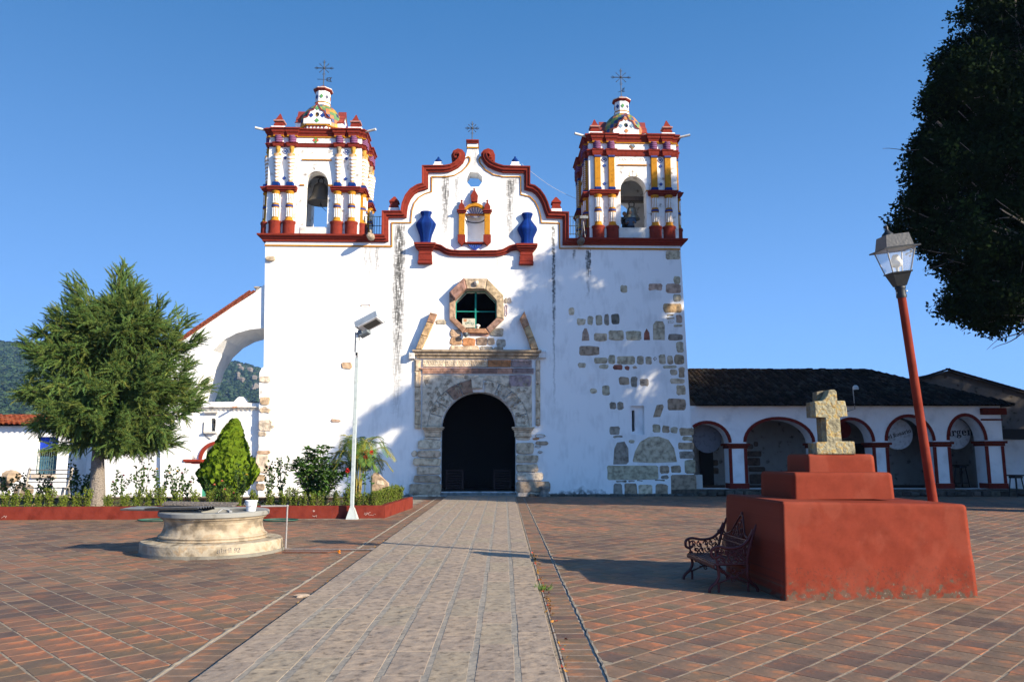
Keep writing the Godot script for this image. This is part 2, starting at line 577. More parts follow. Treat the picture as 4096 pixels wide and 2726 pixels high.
func ground() -> void:
	var b := mb(lin(0.22, 0.17, 0.13))
	b.quad(Vector3(-4000, -0.06, 400), Vector3(4000, -0.06, 400), Vector3(4000, -0.06, -4000), Vector3(-4000, -0.06, -4000))
	struct(obj("ground", b, M["earth"]))
	var pz := Node3D.new()
	pz.name = "plaza"
	add_child(pz)
	struct(pz)
	b = mb(lin(0.285, 0.232, 0.17))
	b.quad(Vector3(-30, -0.002, 6), Vector3(40, -0.002, 6), Vector3(40, -0.002, -33), Vector3(-30, -0.002, -33))
	obj("mortar_bed", b, M["mortar"], pz)
	# terracotta pavers: courses at 45 degrees to the path, mirrored about it
	var tones := []
	for i in 14: tones.append(vary(lin(0.29, 0.236, 0.168), 0.13))
	tones[3] = lin(0.37, 0.23, 0.145)
	tones[9] = lin(0.25, 0.21, 0.14)
	tones[11] = lin(0.31, 0.215, 0.15)
	tones[5] = lin(0.205, 0.16, 0.13)
	var shapes := []
	var edging := []
	for t in tones:
		var q := mb(t)
		q.box(Vector3(0, -0.02, 0), Vector3(0.273, 0.04, 0.260), Basis(), 0.004)
		shapes.append(q.mesh(M["brick%d" % (shapes.size() % 6)]))
		q = mb(t)
		q.box(Vector3(0, -0.02, 0), Vector3(0.272, 0.04, 0.186), Basis(), 0.004)
		edging.append(q.mesh(M["brick%d" % (edging.size() % 6)]))
	var plain := mb()
	plain.box(Vector3(0, -0.02, 0), Vector3(0.273, 0.04, 0.260), Basis(), 0.004)
	var spots := []
	for side in [-1, 1]:
		var u := Vector2(side * 0.7071, 0.7071)      # along a course: away from the path and away from the camera
		var w := Vector2(-side * 0.7071, 0.7071)
		var th := atan2(-(-u.y), u.x)
		for i in range(-70, 150):
			var shift := rng.randf_range(-0.03, 0.03) + (0.0 if i % 3 else 0.1)
			for j in range(-30, 170):
				# courses are 0.29 wide (the long side of a paver), pavers 0.27 apart along the course
				var p := w * (i * 0.289) + u * (j * 0.2695 + shift)
				var x := p.x - 0.98
				var z := -p.y
				if z > -4.6 or z < -32.3 or not in_view(x, z): continue
				var pc := -0.975 + 0.0104 * (z + 5.98)
				var dx = (x - pc) * side
				if dx < 1.36 + 0.26: continue
				if x < -3.3 and z < -20.55: continue
				if Vector2(x + 5.25, z + 13.85).length() < 1.2: continue
				spots.append([x * x + z * z, x, z, th + PI / 2])
	spots.sort_custom(func(a, c): return a[0] < c[0])
	var xfs := []
	var cols := []
	var wear := FastNoiseLite.new()
	wear.seed = 14
	wear.frequency = 0.22
	wear.fractal_octaves = 3
	for k in spots.size():
		var s = spots[k]
		# worn, redder pavers lie together, most of all along the left edge of the path
		var wn := wear.get_noise_2d(s[1], s[2])
		var ti := rng.randi() % 14
		if wn > 0.18 or (s[1] < -2.3 and s[1] > -3.6 and rng.randf() < 0.6): ti = [3, 11, 3, 9][rng.randi() % 4]
		elif wn < -0.22: ti = [5, 0, 1, 5][rng.randi() % 4]
		var ba := Basis(Vector3.UP, s[3] + rng.randf_range(-0.022, 0.022)) * Basis(Vector3.RIGHT, rng.randf_range(-0.008, 0.008)) * Basis(Vector3.BACK, rng.randf_range(-0.004, 0.004))
		var xf := Transform3D(ba, Vector3(s[1] + rng.randf_range(-0.005, 0.005), rng.randf_range(0.0, 0.002), s[2] + rng.randf_range(-0.004, 0.004)))
		if k < 300: inst("paver", shapes[ti], pz, xf)
		else:
			xfs.append(xf)
			cols.append(tones[ti] * (1.0 + 0.25 * wn))
	stuff("far_pavers", plain.mesh(M["brick"]), xfs, cols, pz)
	# edging courses along the path
	xfs = []
	cols = []
	for side in [-1, 1]:
		var z := -5.2
		while z > -31.2:
			var pc := -0.975 + 0.0104 * (z + 5.98)
			var x: float = pc + side * (1.36 + 0.03 + 0.14)
			var xf := Transform3D(Basis(Vector3.UP, 0.0104 + rng.randf_range(-0.02, 0.02)), Vector3(x, rng.randf_range(0.006, 0.009), z))
			if not (x < -2.9 and z < -31):
				if z > -20.0: inst("edging_brick", edging[rng.randi() % 14], pz, xf)
				else:
					xfs.append(xf)
					cols.append(tones[rng.randi() % 14])
			z -= 0.2
	plain = mb()
	plain.box(Vector3(0, -0.02, 0), Vector3(0.272, 0.04, 0.186), Basis(), 0.004)
	stuff("far_edging_bricks", plain.mesh(M["brick"]), xfs, cols, pz)
	# raised ragged mortar strip between edging and pavers
	for side in [-1, 1]:
		b = mb(lin(0.36, 0.31, 0.26))
		b.box(Vector3(-0.975 + side * 1.53 - 0.0104 * 12.2, -0.02, -18.2), Vector3(0.30, 0.05, 26.2), Basis(Vector3.UP, 0.0104))
		obj("edging_bed", b, M["mortar"], pz)
		b = mb(lin(0.235, 0.205, 0.165))
		var rows := []
		var z := -4.8
		while z > -31.0:
			var pc: float = -0.975 + 0.0104 * (z + 5.98) + side * (1.36 + 0.335)
			var wd := 0.017 + rng.randf_range(-0.008, 0.008)
			var jx := rng.randf_range(-0.008, 0.008)
			rows.append(PackedVector3Array([Vector3(pc - wd + jx, -0.01, z), Vector3(pc - wd * 0.5 + jx, 0.012 + rng.randf() * 0.006, z), Vector3(pc + wd * 0.5 + jx, 0.012 + rng.randf() * 0.006, z), Vector3(pc + wd + jx, -0.01, z)]))
			z -= 0.09
		b.grid(rows, false, false)
		obj("mortar_strip", b, M["mortar"], pz)

func build_path() -> void:
	var p := Node3D.new()
	p.name = "stone_path"
	add_child(p)
	struct(p)
	p.position = Vector3(-0.975, 0, -5.98)
	p.rotation.y = 0.0104
	var b := mb(lin(0.285, 0.258, 0.212))
	b.box(Vector3(0, 0.0145, -11.9), Vector3(2.66, 0.063, 27.8))
	obj("mortar_bed", b, M["mortar"], p)
	var tones := [lin(0.335, 0.288, 0.227), lin(0.318, 0.278, 0.225), lin(0.345, 0.297, 0.236), lin(0.302, 0.266, 0.216), lin(0.325, 0.293, 0.227)]
	var shapes := {}
	for li in 4:
		for t in tones.size():
			var q := mb(tones[t])
			q.box(Vector3(0, 0, 0), Vector3(0.295 if t != 4 else 0.285, 0.06, 0.56 + 0.13 * li), Basis(), 0.006)
			shapes[li * 5 + t] = q.mesh(M["slab"])
	for c in 8:
		var z := 1.9 - rng.randf() * 0.7
		while z > -25.2:
			var li := rng.randi() % 4
			var ln := 0.56 + 0.13 * li
			if z - ln < -25.8: break
			var x := (c - 3.5) * 0.3385 + rng.randf_range(-0.006, 0.006)
			inst("paving_slab", shapes[li * 5 + rng.randi() % 5], p, Transform3D(Basis(Vector3.UP, rng.randf_range(-0.006, 0.006)), Vector3(x, 0.018 + rng.randf_range(-0.001, 0.002), z - ln * 0.5)))
			z -= ln + 0.007

func hills() -> void:
	var ns := FastNoiseLite.new()
	ns.seed = 5
	ns.frequency = 0.006
	ns.fractal_octaves = 5
	var b := mb(lin(0.040, 0.062, 0.032))
	var rows := []
	var na := 150
	var nd := 46
	# ridge height by bearing (degrees left of straight ahead are negative): measured from the skyline
	var brg := [-75.0, -45.0, -34.0, -32.0, -28.0, -24.0, -21.5, -20.0, -18.3, -14.0, -8.0, 0.0, 15.0, 40.0, 70.0]
	var elv := [5.0, 6.4, 7.05, 7.15, 7.4, 7.2, 6.85, 6.7, 6.1, 4.6, 3.6, 3.0, 2.4, 2.2, 2.0]
	var pts := []
	for r in nd:
		var line := PackedVector3Array()
		var d := 320.0 + 1200.0 * pow(float(r) / (nd - 1), 1.1)
		for i in na:
			var a := -75.0 + 145.0 * i / (na - 1)
			var k := 0
			while k < brg.size() - 2 and brg[k + 1] < a: k += 1
			var e: float = lerpf(elv[k], elv[k + 1], clampf((a - brg[k]) / (brg[k + 1] - brg[k]), 0, 1))
			var top := 1050.0 * tan(deg_to_rad(e))
			var t := clampf((d - 330.0) / 720.0, 0, 1)
			var back := clampf((d - 1050.0) / 500.0, 0, 1)
			var spur := 0.5 + 0.5 * sin(deg_to_rad(a) * 16.0 + 1.2)
			var h := top * (pow(t, 1.25) * (1.0 - 0.22 * spur * (1.0 - t) * 2.0) - back * back * 0.7)
			var x := sin(deg_to_rad(a)) * d
			var z := -cos(deg_to_rad(a)) * d
			h += ns.get_noise_2d(x, z) * 26.0 * t * (1.0 - t * 0.75)
			line.append(Vector3(x, maxf(h, -0.5) - 1.0 + 1.0 * t, z))
		rows.append(line)
		pts.append(line)
	b.grid(rows, false, true)
	struct(obj("hills", b, M["hill"]))
	# scrub woodland that reads as one mass
	var q := mb()
	var r0 := RandomNumberGenerator.new()
	r0.seed = 4
	for k in 26:
		var d := Vector3(r0.randfn(), r0.randfn(), r0.randfn()).normalized()
		if d.y < -0.3: d.y = -d.y
		var c := d * Vector3(1, 0.8, 1) * r0.randf_range(0.6, 1.0)
		var s := Vector3(r0.randfn(), r0.randfn(), r0.randfn()).normalized()
		var t := d.cross(s).normalized()
		s = t.cross(d)
		q.quad(c - s * 0.42 - t * 0.3, c + s * 0.42 - t * 0.36, c + s * 0.36 + t * 0.36, c - s * 0.33 + t * 0.42)
	var xfs := []
	var cols := []
	for k in 42000:
		var i := rng.randi_range(28, 104)
		var r := rng.randi_range(6, 40)
		if rng.randf() < 0.3: i = rng.randi_range(30, 62)
		var f := rng.randf()
		var e := rng.randf()
		var p: Vector3 = pts[r][i].lerp(pts[r][i + 1], f).lerp(pts[r + 1][i].lerp(pts[r + 1][i + 1], f), e)
		var s := rng.randf_range(1.2, 3.0)
		if ns.get_noise_2d(p.x * 2.0, p.z * 2.0) > 0.32: s *= 0.45
		xfs.append(Transform3D(Basis(Vector3.UP, rng.randf() * TAU).scaled(Vector3(s, s * rng.randf_range(0.8, 1.2), s)), p + Vector3(0, s * 0.35, 0)))
		cols.append(vary(lin(0.028, 0.052, 0.022), 0.4))
	var o := stuff("hill_woodland", q.mesh(M["leaf"]), xfs, cols)
	o.set_meta("label", "dark green woodland covering the hills behind the church")
	o.set_meta("category", "woodland")
	# pale rock outcrops
	q = mb(lin(0.22, 0.21, 0.19))
	for k in 46:
		var i := 77 - rng.randi_range(0, 22)
		var r := rng.randi_range(18, 25)
		if k < 40:
			i = rng.randi_range(56, 60)
			r = rng.randi_range(22, 26)
		var p: Vector3 = pts[r][i].lerp(pts[r + 1][i + 1], rng.randf())
		p += Vector3(rng.randf_range(-12, 12), 2.0, rng.randf_range(-12, 12))
		q.lathe([Vector2(rng.randf_range(2, 4), -3), Vector2(rng.randf_range(2, 4), 1.0), Vector2(rng.randf_range(0.8, 2), 2.6)], 5, p, false, rng.randf() * TAU)
	o = null
	var rk := obj("rock_outcrop", q, M["stone"])
	rk.set_meta("kind", "stuff")
	tag(rk, "pale rock outcrops showing through the woodland on the hill", "rocks")

# ---------------------------------------------------------------- church
const C3 := [1500.0, 440.0, 0.40816]
const LEFT_PATH := [0, 1265, 105, 1265, 105, 1032, 285, 1032, 288, 995, 298, 935, 326, 865, 370, 810, 425, 775, 495, 755, 495, 590, 690, 588, 745, 578, 800, 550, 842, 508]
const LEFT_CURL := [858, 470, 856, 440, 840, 420, 815, 413, 788, 425, 776, 452, 786, 476, 804, 476]
const RIGHT_PATH := [1990, 1300, 1865, 1300, 1865, 1042, 1700, 1036, 1682, 990, 1664, 930, 1636, 870, 1596, 815, 1550, 780, 1488, 765, 1488, 597, 1260, 592, 1190, 572, 1130, 545, 1088, 508]
const RIGHT_CURL := [1068, 470, 1066, 440, 1082, 420, 1108, 411, 1136, 422, 1148, 450, 1138, 476, 1118, 476]
const LEFT_LINE := [0, 1335, 165, 1335, 165, 1105, 352, 1105, 355, 1050, 362, 980, 385, 910, 430, 855, 490, 820, 555, 800, 555, 655, 700, 655, 780, 640, 850, 600, 900, 550, 928, 505, 930, 472, 912, 456, 896, 470]
const RIGHT_LINE := [2009, 1355, 1810, 1355, 1808, 1110, 1630, 1105, 1622, 1040, 1605, 970, 1570, 900, 1520, 850, 1430, 828, 1428, 655, 1260, 655, 1160, 635, 1080, 585, 1030, 520, 1018, 485, 1034, 460, 1052, 472]

func c3(a: Array, z := 0.0) -> PackedVector2Array:
	return poly(a, C3[0], C3[1], C3[2], z)

func rev(p: PackedVector2Array) -> PackedVector2Array:
	var q := p.duplicate()
	q.reverse()
	return q

func box_uvz(b: MB, x0: float, y0: float, x1: float, y1: float, z0: float, z1: float, bev := 0.0) -> void:
	b.box(Vector3((x0 + x1) / 2, (y0 + y1) / 2, (z0 + z1) / 2), Vector3(absf(x1 - x0), absf(y1 - y0), absf(z1 - z0)), Basis(), bev)

# a box traced in crop pixels on the church front
func cbox(b: MB, cr: Array, x0: float, y0: float, x1: float, y1: float, z0: float, z1: float, bev := 0.0) -> void:
	var a := W2(cr[0] + x0 * cr[2], cr[1] + y0 * cr[2])
	var e := W2(cr[0] + x1 * cr[2], cr[1] + y1 * cr[2])
	box_uvz(b, a.x, a.y, e.x, e.y, z0, z1, bev)

func facade_texture(r: Rect2) -> ImageTexture:
	var n := 1024
	var im := Image.create(n, n, false, Image.FORMAT_RGB8)
	im.fill(Color(0.99, 0.99, 0.985))
	var f := FastNoiseLite.new()
	f.frequency = 0.045
	f.fractal_octaves = 4
	f.seed = 9
	# x, y from, y to, width (photograph pixels), strength
	var st := [[1592, 888, 1700, 26, 0.85], [1594, 900, 1330, 34, 0.6], [1782, 700, 990, 20, 0.7], [1776, 700, 830, 34, 0.45], [1826, 705, 830, 16, 0.5], [2040, 715, 990, 26, 0.7], [2046, 710, 800, 46, 0.55], [2215, 900, 1360, 12, 0.95], [2216, 1000, 1700, 8, 0.4], [2353, 998, 1125, 17, 1.0], [2360, 998, 1100, 8, 0.9], [2352, 1120, 1200, 10, 0.3], [2297, 998, 1040, 8, 0.6], [1508, 988, 1120, 13, 0.55], [1480, 990, 1150, 10, 0.35], [1462, 990, 1080, 8, 0.45], [1910, 600, 680, 26, 0.3], [1890, 590, 690, 40, 0.3], [1735, 700, 760, 14, 0.3], [1750, 560, 640, 20, 0.3], [2070, 705, 745, 20, 0.4], [1700, 990, 1050, 6, 0.25], [1990, 1020, 1080, 5, 0.3]]
	for s in st:
		var a := W2(s[0] - s[3] / 2.0, s[1])
		var e := W2(s[0] + s[3] / 2.0, s[2])
		var x0 := int((a.x - r.position.x) / r.size.x * n) - 2
		var x1 := int((e.x - r.position.x) / r.size.x * n) + 2
		var y0 := int((1.0 - (a.y - r.position.y) / r.size.y) * n)
		var y1 := int((1.0 - (e.y - r.position.y) / r.size.y) * n)
		for y in range(maxi(y0, 0), mini(y1, n)):
			var t := float(y - y0) / maxf(1.0, y1 - y0)
			for x in range(maxi(x0, 0), mini(x1, n)):
				var q := 1.12 * absf((x - (x0 + x1) * 0.5 + f.get_noise_2d(x * 0.3, y * 1.5) * 4.0) / ((x1 - x0) * 0.5))
				var k: float = clampf(1.25 - q, 0, 1) * clampf(0.72 + f.get_noise_2d(x * 7.0, y * 0.55) * 1.3 + f.get_noise_2d(x * 2.0, y * 4.0) * 0.7, 0, 1) * s[4] * minf(1.0, (1.0 - t) * 2.2) * minf(1.0, t * 30.0 + 0.2)
				var o := im.get_pixel(x, y)
				im.set_pixel(x, y, o.lerp(Color(0.24, 0.24, 0.235), clampf(k * 0.9, 0, 0.9)))
	# uneven coats of limewash
	for y in n:
		for x in n:
			var k := f.get_noise_2d(x * 0.35, y * 0.25) * 0.09 + f.get_noise_2d(x * 2.2, y * 0.5 + 99.0) * 0.05
			if k < 0.0:
				var o := im.get_pixel(x, y)
				im.set_pixel(x, y, o * (1.0 + k))
	# mould and bare render along the foot of the wall
	for x in n:
		var u := r.position.x + r.size.x * x / n
		var up := 0.05 + 0.16 * clampf(f.get_noise_2d(x * 0.5, 4.0) + 0.15, 0, 1)
		if u > 1.9 and u < 5.2: up += 0.14 * clampf(1.0 - absf(u - 4.2) / 1.6, 0, 1)
		var hpx := int(up / r.size.y * n * 1.6)
		for k in hpx:
			var y := n - 1 - int((0.0 - r.position.y) / r.size.y * n) - k
			if y < 0 or y >= n: continue
			var a := clampf(pow(1.0 - float(k) / hpx, 0.7) * clampf(0.55 + f.get_noise_2d(x * 1.6, k * 1.6) * 1.4, 0, 1), 0, 0.85)
			im.set_pixel(x, y, im.get_pixel(x, y).lerp(Color(0.28, 0.29, 0.27), a))
	return ImageTexture.create_from_image(im)

func build_church() -> void:
	church = thing("church", "white two-towered church with a stepped red-edged gable and bare stones on its wall", "church", Vector3(-1.37, 0, -31.9), deg_to_rad(1.9))
	# front wall
	var out := PackedVector2Array()
	out.append(W2(1048, 1990)); out.append(W2(2782, 1990))
	out[0].y = -0.1; out[1].y = -0.1
	out.append(W2(2722, 985)); out.append(W2(2720, 962)); out.append(W2(2312, 962))
	out.append_array(c3(RIGHT_PATH))
	out.append_array(c3([1050, 470, 1022, 445, 1012, 378, 1010, 305, 904, 305, 906, 378, 893, 445, 868, 470]))
	out.append_array(rev(c3(LEFT_PATH)))
	out.append(W2(1500, 955)); out.append(W2(1062, 955)); out.append(W2(1060, 1000))
	var holes := []
	holes.append(c3([930, 608, 1010, 612, 1048, 650, 1052, 700, 1018, 750, 940, 752, 900, 705, 900, 650]))
	var c4 := [1620.0, 1080.0, 0.5994]
	var dl := W2(c4[0] + 240 * c4[2], c4[1] + 1060 * c4[2])
	var dr := W2(c4[0] + 740 * c4[2], c4[1] + 1060 * c4[2])
	var dt := W2(c4[0] + 490 * c4[2], c4[1] + 812 * c4[2])
	var dsill := 0.16
	holes.append(arch((dl.x + dr.x) / 2, (dr.x - dl.x) / 2, dsill, dl.y, dt.y - dl.y, 20))
	holes.append(poly([335, 205, 410, 130, 535, 130, 610, 205, 610, 322, 538, 392, 408, 392, 335, 322], c4[0], c4[1], c4[2]))
	var c5 := [2100.0, 960.0, 0.67633]
	holes.append(poly([623, 980, 705, 980, 708, 1150, 628, 1148], c5[0], c5[1], c5[2]))
	# niche
	var nl := W2(C3[0] + 880 * C3[2], C3[1] + 1300 * C3[2])
	var nr := W2(C3[0] + 1072 * C3[2], C3[1] + 1300 * C3[2])
	var nt := W2(C3[0] + 975 * C3[2], C3[1] + 945 * C3[2])
	var nhalf := (nr.x - nl.x) / 2
	var ncx := (nr.x + nl.x) / 2
	holes.append(arch(ncx, nhalf, nl.y, nt.y - nhalf * 0.85, nhalf * 0.85, 14))
	var r := Rect2(-9.6, -0.2, 19.2, 17.4)
	var fm := StandardMaterial3D.new()
	fm.resource_name = "front_plaster"
	fm.vertex_color_use_as_albedo = true
	fm.albedo_texture = facade_texture(r)
	fm.roughness = 0.9
	var b := mb(WHITE)
	b.rect = r
	b.plate(out, holes, -0.75, 0.0)
	obj("front_wall", b, fm, church)
	# niche back, slit window, and the dark interior
	b = mb(WHITE)
	var rows := []
	for k in 9:
		var a := PI * k / 8
		rows.append(PackedVector3Array([Vector3(ncx + cos(a) * nhalf * 1.01, nl.y - 0.02, -0.05 - sin(a) * 0.5), Vector3(ncx + cos(a) * nhalf * 1.01, nt.y + 0.02, -0.05 - sin(a) * 0.5)]))
	b.grid(rows, false, true)
	obj("niche_wall", b, M["plaster"], church)
	b = mb(WHITE)
	b.plate(poly([610, 970, 715, 970, 715, 1160, 615, 1160], c5[0], c5[1], c5[2]), [poly([638, 1005, 655, 1003, 657, 1128, 640, 1130], c5[0], c5[1], c5[2])], -0.5, -0.22)
	obj("slit_window", b, M["plaster"], church)
	var xl := out[0].x
	var xr := out[1].x
	b = mb(lin(0.5, 0.48, 0.45))
	box_uvz(b, xl, -0.1, xl + 0.8, 10.2, -26, -0.76)
	obj("side_wall", b, M["plaster"], church)
	b = mb(lin(0.5, 0.48, 0.45))
	box_uvz(b, xr - 1.3, -0.1, xr - 0.5, 10.2, -26, -0.76)
	obj("side_wall", b, M["plaster"], church)
	b = mb(lin(0.5, 0.48, 0.45))
	box_uvz(b, xl, -0.1, xr - 0.5, 10.2, -26.8, -26.01)
	obj("rear_wall", b, M["plaster"], church)
	b = mb(lin(0.4, 0.36, 0.32))
	box_uvz(b, xl, 10.21, xr - 0.5, 10.5, -26.8, -0.76)
	obj("roof", b, M["plaster"], church)
	b = mb(lin(0.12, 0.09, 0.07))
	box_uvz(b, xl + 0.8, -0.05, xr - 1.3, 0.12, -26, -0.76)
	obj("floor", b, M["wood"], church)
	# dark timber porch inside the door and below the octagonal window
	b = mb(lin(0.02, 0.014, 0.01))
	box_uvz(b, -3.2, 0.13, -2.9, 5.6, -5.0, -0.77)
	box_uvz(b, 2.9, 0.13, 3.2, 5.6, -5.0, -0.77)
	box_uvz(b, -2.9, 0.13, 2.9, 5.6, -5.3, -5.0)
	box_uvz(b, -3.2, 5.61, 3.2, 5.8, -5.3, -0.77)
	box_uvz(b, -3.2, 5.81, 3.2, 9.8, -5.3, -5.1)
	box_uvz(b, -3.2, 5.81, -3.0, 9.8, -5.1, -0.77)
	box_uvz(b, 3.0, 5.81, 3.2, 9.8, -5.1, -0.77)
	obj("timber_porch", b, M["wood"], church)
	for s in [-1, 1]:
		var g0 := mb(lin(0.045, 0.018, 0.012))
		var cx = (dl.x + dr.x) / 2 + s * 1.0
		for k in 7: g0.box(Vector3(cx, 0.3 + 0.1 * k, -0.9), Vector3(0.62, 0.05, 0.03), Basis(Vector3.RIGHT, 0.5))
		for k in [-1, 1]: g0.box(Vector3(cx + k * 0.34, 0.6, -0.9), Vector3(0.07, 0.8, 0.06))
		g0.box(Vector3(cx, 1.02, -0.9), Vector3(0.75, 0.06, 0.06))
		obj("slatted_gate", g0, M["wood"], church)
	b = mb(lin(0.25, 0.28, 0.30))
	box_uvz(b, dl.x - 0.06, -0.03, dr.x + 0.06, 0.075, -0.7, 0.16, 0.015)
	box_uvz(b, dl.x - 0.02, 0.08, dr.x + 0.02, 0.155, -0.7, 0.05, 0.012)
	obj("door_step", b, M["stone"], church)
	# gable mouldings
	var prof := [Vector2(-0.12, -0.78), Vector2(-0.12, 0.12), Vector2(-0.04, 0.13), Vector2(-0.03, 0.2), Vector2(0.06, 0.21), Vector2(0.09, 0.26), Vector2(0.14, 0.27), Vector2(0.14, -0.78)]
	var lp := c3(LEFT_PATH)
	var lc := c3(LEFT_CURL)
	lp.append_array(lc)
	b = mb(RED)
	b.sweep(lp, prof)
	obj("gable_moulding", b, M["paint"], church)
	var rp := c3(RIGHT_PATH)
	rp.append_array(c3(RIGHT_CURL))
	b = mb(RED)
	b.sweep(rev(rp), prof)
	obj("gable_moulding", b, M["paint"], church)
	for side in 2:
		b = mb(WHITE)
		var pc := PackedVector2Array()
		var m := c3([815, 462])[0] if side == 0 else c3([1112, 462])[0]
		for k in 14: pc.append(m + Vector2(cos(TAU * k / 14), sin(TAU * k / 14)) * 0.21)
		b.plate(pc, [], -0.7, -0.06)
		b.plate(c3([770, 490, 850, 470, 835, 530, 780, 545]) if side == 0 else c3([1158, 490, 1076, 470, 1090, 530, 1150, 545]), [], -0.7, -0.08)
		obj("volute_core", b, M["old_plaster"], church)
	var yl := [Vector2(-0.025, -0.02), Vector2(-0.02, 0.045), Vector2(0.02, 0.045), Vector2(0.025, -0.02)]
	b = mb(OCHRE)
	b.sweep(c3(LEFT_LINE), yl)
	obj("ochre_line", b, M["paint"], church)
	b = mb(OCHRE)
	b.sweep(c3(RIGHT_LINE), yl)
	obj("ochre_line", b, M["paint"], church)
	# cap of the gable
	b = mb(RED)
	cbox(b, C3, 893, 296, 1018, 312, -0.8, 0.12, 0.01)
	cbox(b, C3, 898, 313, 1013, 328, -0.76, 0.07, 0.01)
	obj("gable_cap", b, M["paint"], church)
	b = mb(OCHRE)
	cbox(b, C3, 900, 362, 1014, 376, -0.74, 0.05)
	obj("gable_band", b, M["paint"], church)
	iron_cross(c3([950, 296])[0], c3([943, 80])[0].y - c3([950, 296])[0].y, 0.30, -0.35, "gable_cross", church)
	# finials on the steps of the gable
	for f in [[178, 820, 1005, 0], [1782, 825, 1014, 0], [615, 425, 560, 1], [1376, 420, 566, 1]]:
		var p0 := c3([f[0], f[2]])[0]
		var p1 := c3([f[0], f[1]])[0]
		var h := p1.y - p0.y
		var fb := mb(WHITE)
		var nm := Vector3(p0.x, p0.y, -0.35)
		fb.box(nm + Vector3(0, h * 0.16, 0), Vector3(0.46, h * 0.32, 0.46), Basis(), 0.015)
		var o := obj("finial", fb, M["old_plaster"], church)
		if f[3] == 0:
			var t := mb(RED)
			t.box(nm + Vector3(0, h * 0.39, 0), Vector3(0.40, h * 0.12, 0.40), Basis(), 0.01)
			t.box(nm + Vector3(0, h * 0.53, 0), Vector3(0.33, h * 0.16, 0.33))
			t.box(nm + Vector3(0, h * 0.67, 0), Vector3(0.42, h * 0.08, 0.42), Basis(), 0.01)
			t.lathe([Vector2(0.27, h * 0.71), Vector2(0.2, h * 0.8), Vector2(0.05, h * 0.98), Vector2(0.0, h)], 4, nm, false, PI / 4)
			obj("pinnacle", t, M["paint"], o)
		else:
			var s := mb(WHITE)
			s.box(nm + Vector3(0, h * 0.43, 0), Vector3(0.34, h * 0.2, 0.34), Basis(), 0.01)
			obj("neck", s, M["old_plaster"], o)
			var t := mb(BLUE)
			t.lathe([Vector2(0.09, h * 0.53), Vector2(0.14, h * 0.6), Vector2(0.15, h * 0.68), Vector2(0.1, h * 0.79), Vector2(0.04, h * 0.86), Vector2(0.05, h * 0.93), Vector2(0.0, h)], 10, nm)
			obj("urn", t, M["paint"], o)
	# niche surround
	var nf := mb(OCHRE)
	for xx in [[822, 878], [1072, 1127]]: cbox(nf, C3, xx[0], 1022, xx[1], 1229, -0.03, 0.16, 0.01)
	var oc := arch(ncx, nhalf * 1.18, nt.y - nhalf * 0.85, nt.y - nhalf * 0.85, nhalf * 1.17, 16)
	nf.plate(oc, [arch(ncx, nhalf * 0.98, nt.y - nhalf * 0.85 - 0.05, nt.y - nhalf * 0.85, nhalf * 0.83, 14)], -0.03, 0.12)
	var no := obj("niche_surround", nf, M["paint"], church)
	var rp2: MB
	for xx in [850, 1100]:
		rp2 = mb(RED)
		cbox(rp2, C3, xx - 46, 990, xx + 46, 1004, -0.03, 0.28, 0.01)
		cbox(rp2, C3, xx - 36, 1005, xx + 36, 1021, -0.03, 0.22, 0.01)
		cbox(rp2, C3, xx - 29, 958, xx + 29, 989, -0.03, 0.2)
		rp2.plate(c3([xx - 30, 957, xx + 30, 957, xx, 905]), [], -0.03, 0.2)
		rp2.ball(Vector3(c3([xx, 896])[0].x, c3([xx, 896])[0].y, 0.1), Vector3.ONE * 0.05, 8, 5)
		obj("niche_pinnacle", rp2, M["paint"], no)
		rp2 = mb(RED)
		rp2.plate(c3([xx - 38, 1232, xx + 36, 1232, xx + 36, 1298, xx, 1336, xx - 38, 1298]), [], -0.03, 0.2)
		obj("niche_pendant", rp2, M["paint"], no)
	rp2 = mb(RED)
	cbox(rp2, C3, 880, 1299, 1072, 1316, -0.1, 0.16, 0.01)
	obj("niche_sill", rp2, M["paint"], no)
	rp2 = mb(RED)
	rp2.plate(c3([940, 852, 1008, 852, 1004, 905, 975, 913, 944, 905]), [], -0.03, 0.22)
	rp2.plate(c3([936, 850, 1010, 850, 973, 786]), [], -0.03, 0.18)
	rp2.ball(Vector3(c3([972, 780])[0].x, c3([972, 780])[0].y, 0.08), Vector3.ONE * 0.045, 8, 5)
	obj("niche_pinnacle", rp2, M["paint"], no)
	var sh := mb(lin(0.12, 0.22, 0.55))
	var hub := Vector3(ncx + 0.02, nt.y - 0.40, -0.36)
	for k in 9:
		var a := PI * (0.06 + 0.88 * k / 8.0)
		sh.tube([hub + Vector3(cos(a) * 0.06, sin(a) * 0.06, 0.01), Vector3(ncx + cos(a) * nhalf * 0.93, nt.y - nhalf * 0.85 + sin(a) * nhalf * 0.78, -0.04)], [0.01, 0.028], 5)
	obj("shell_ribs", sh, M["paint"], no)
	sh = mb(WHITE)
	rows = []
	for k in 13:
		var a := PI * k / 12.0
		rows.append(PackedVector3Array([hub, hub.lerp(Vector3(ncx + cos(a) * nhalf, nt.y - nhalf * 0.85 + sin(a) * nhalf * 0.85, -0.02), 0.6) + Vector3(0, 0, -0.06), Vector3(ncx + cos(a) * nhalf, nt.y - nhalf * 0.85 + sin(a) * nhalf * 0.85, -0.02)]))
	sh.grid(rows, false, true)
	obj("shell", sh, M["plaster"], no)
	sh = mb(lin(0.03, 0.03, 0.04))
	var bl := []
	for k in 9: bl.append(Vector3(ncx + cos(PI * k / 8) * nhalf * 0.98, nt.y - 0.56, -0.05 - sin(PI * k / 8) * 0.49))
	sh.tube(bl, 0.022, 5)
	obj("niche_band", sh, M["paint"], no)
	sh = mb(lin(0.06, 0.13, 0.5))
	var fx := c3([980, 1380])[0]
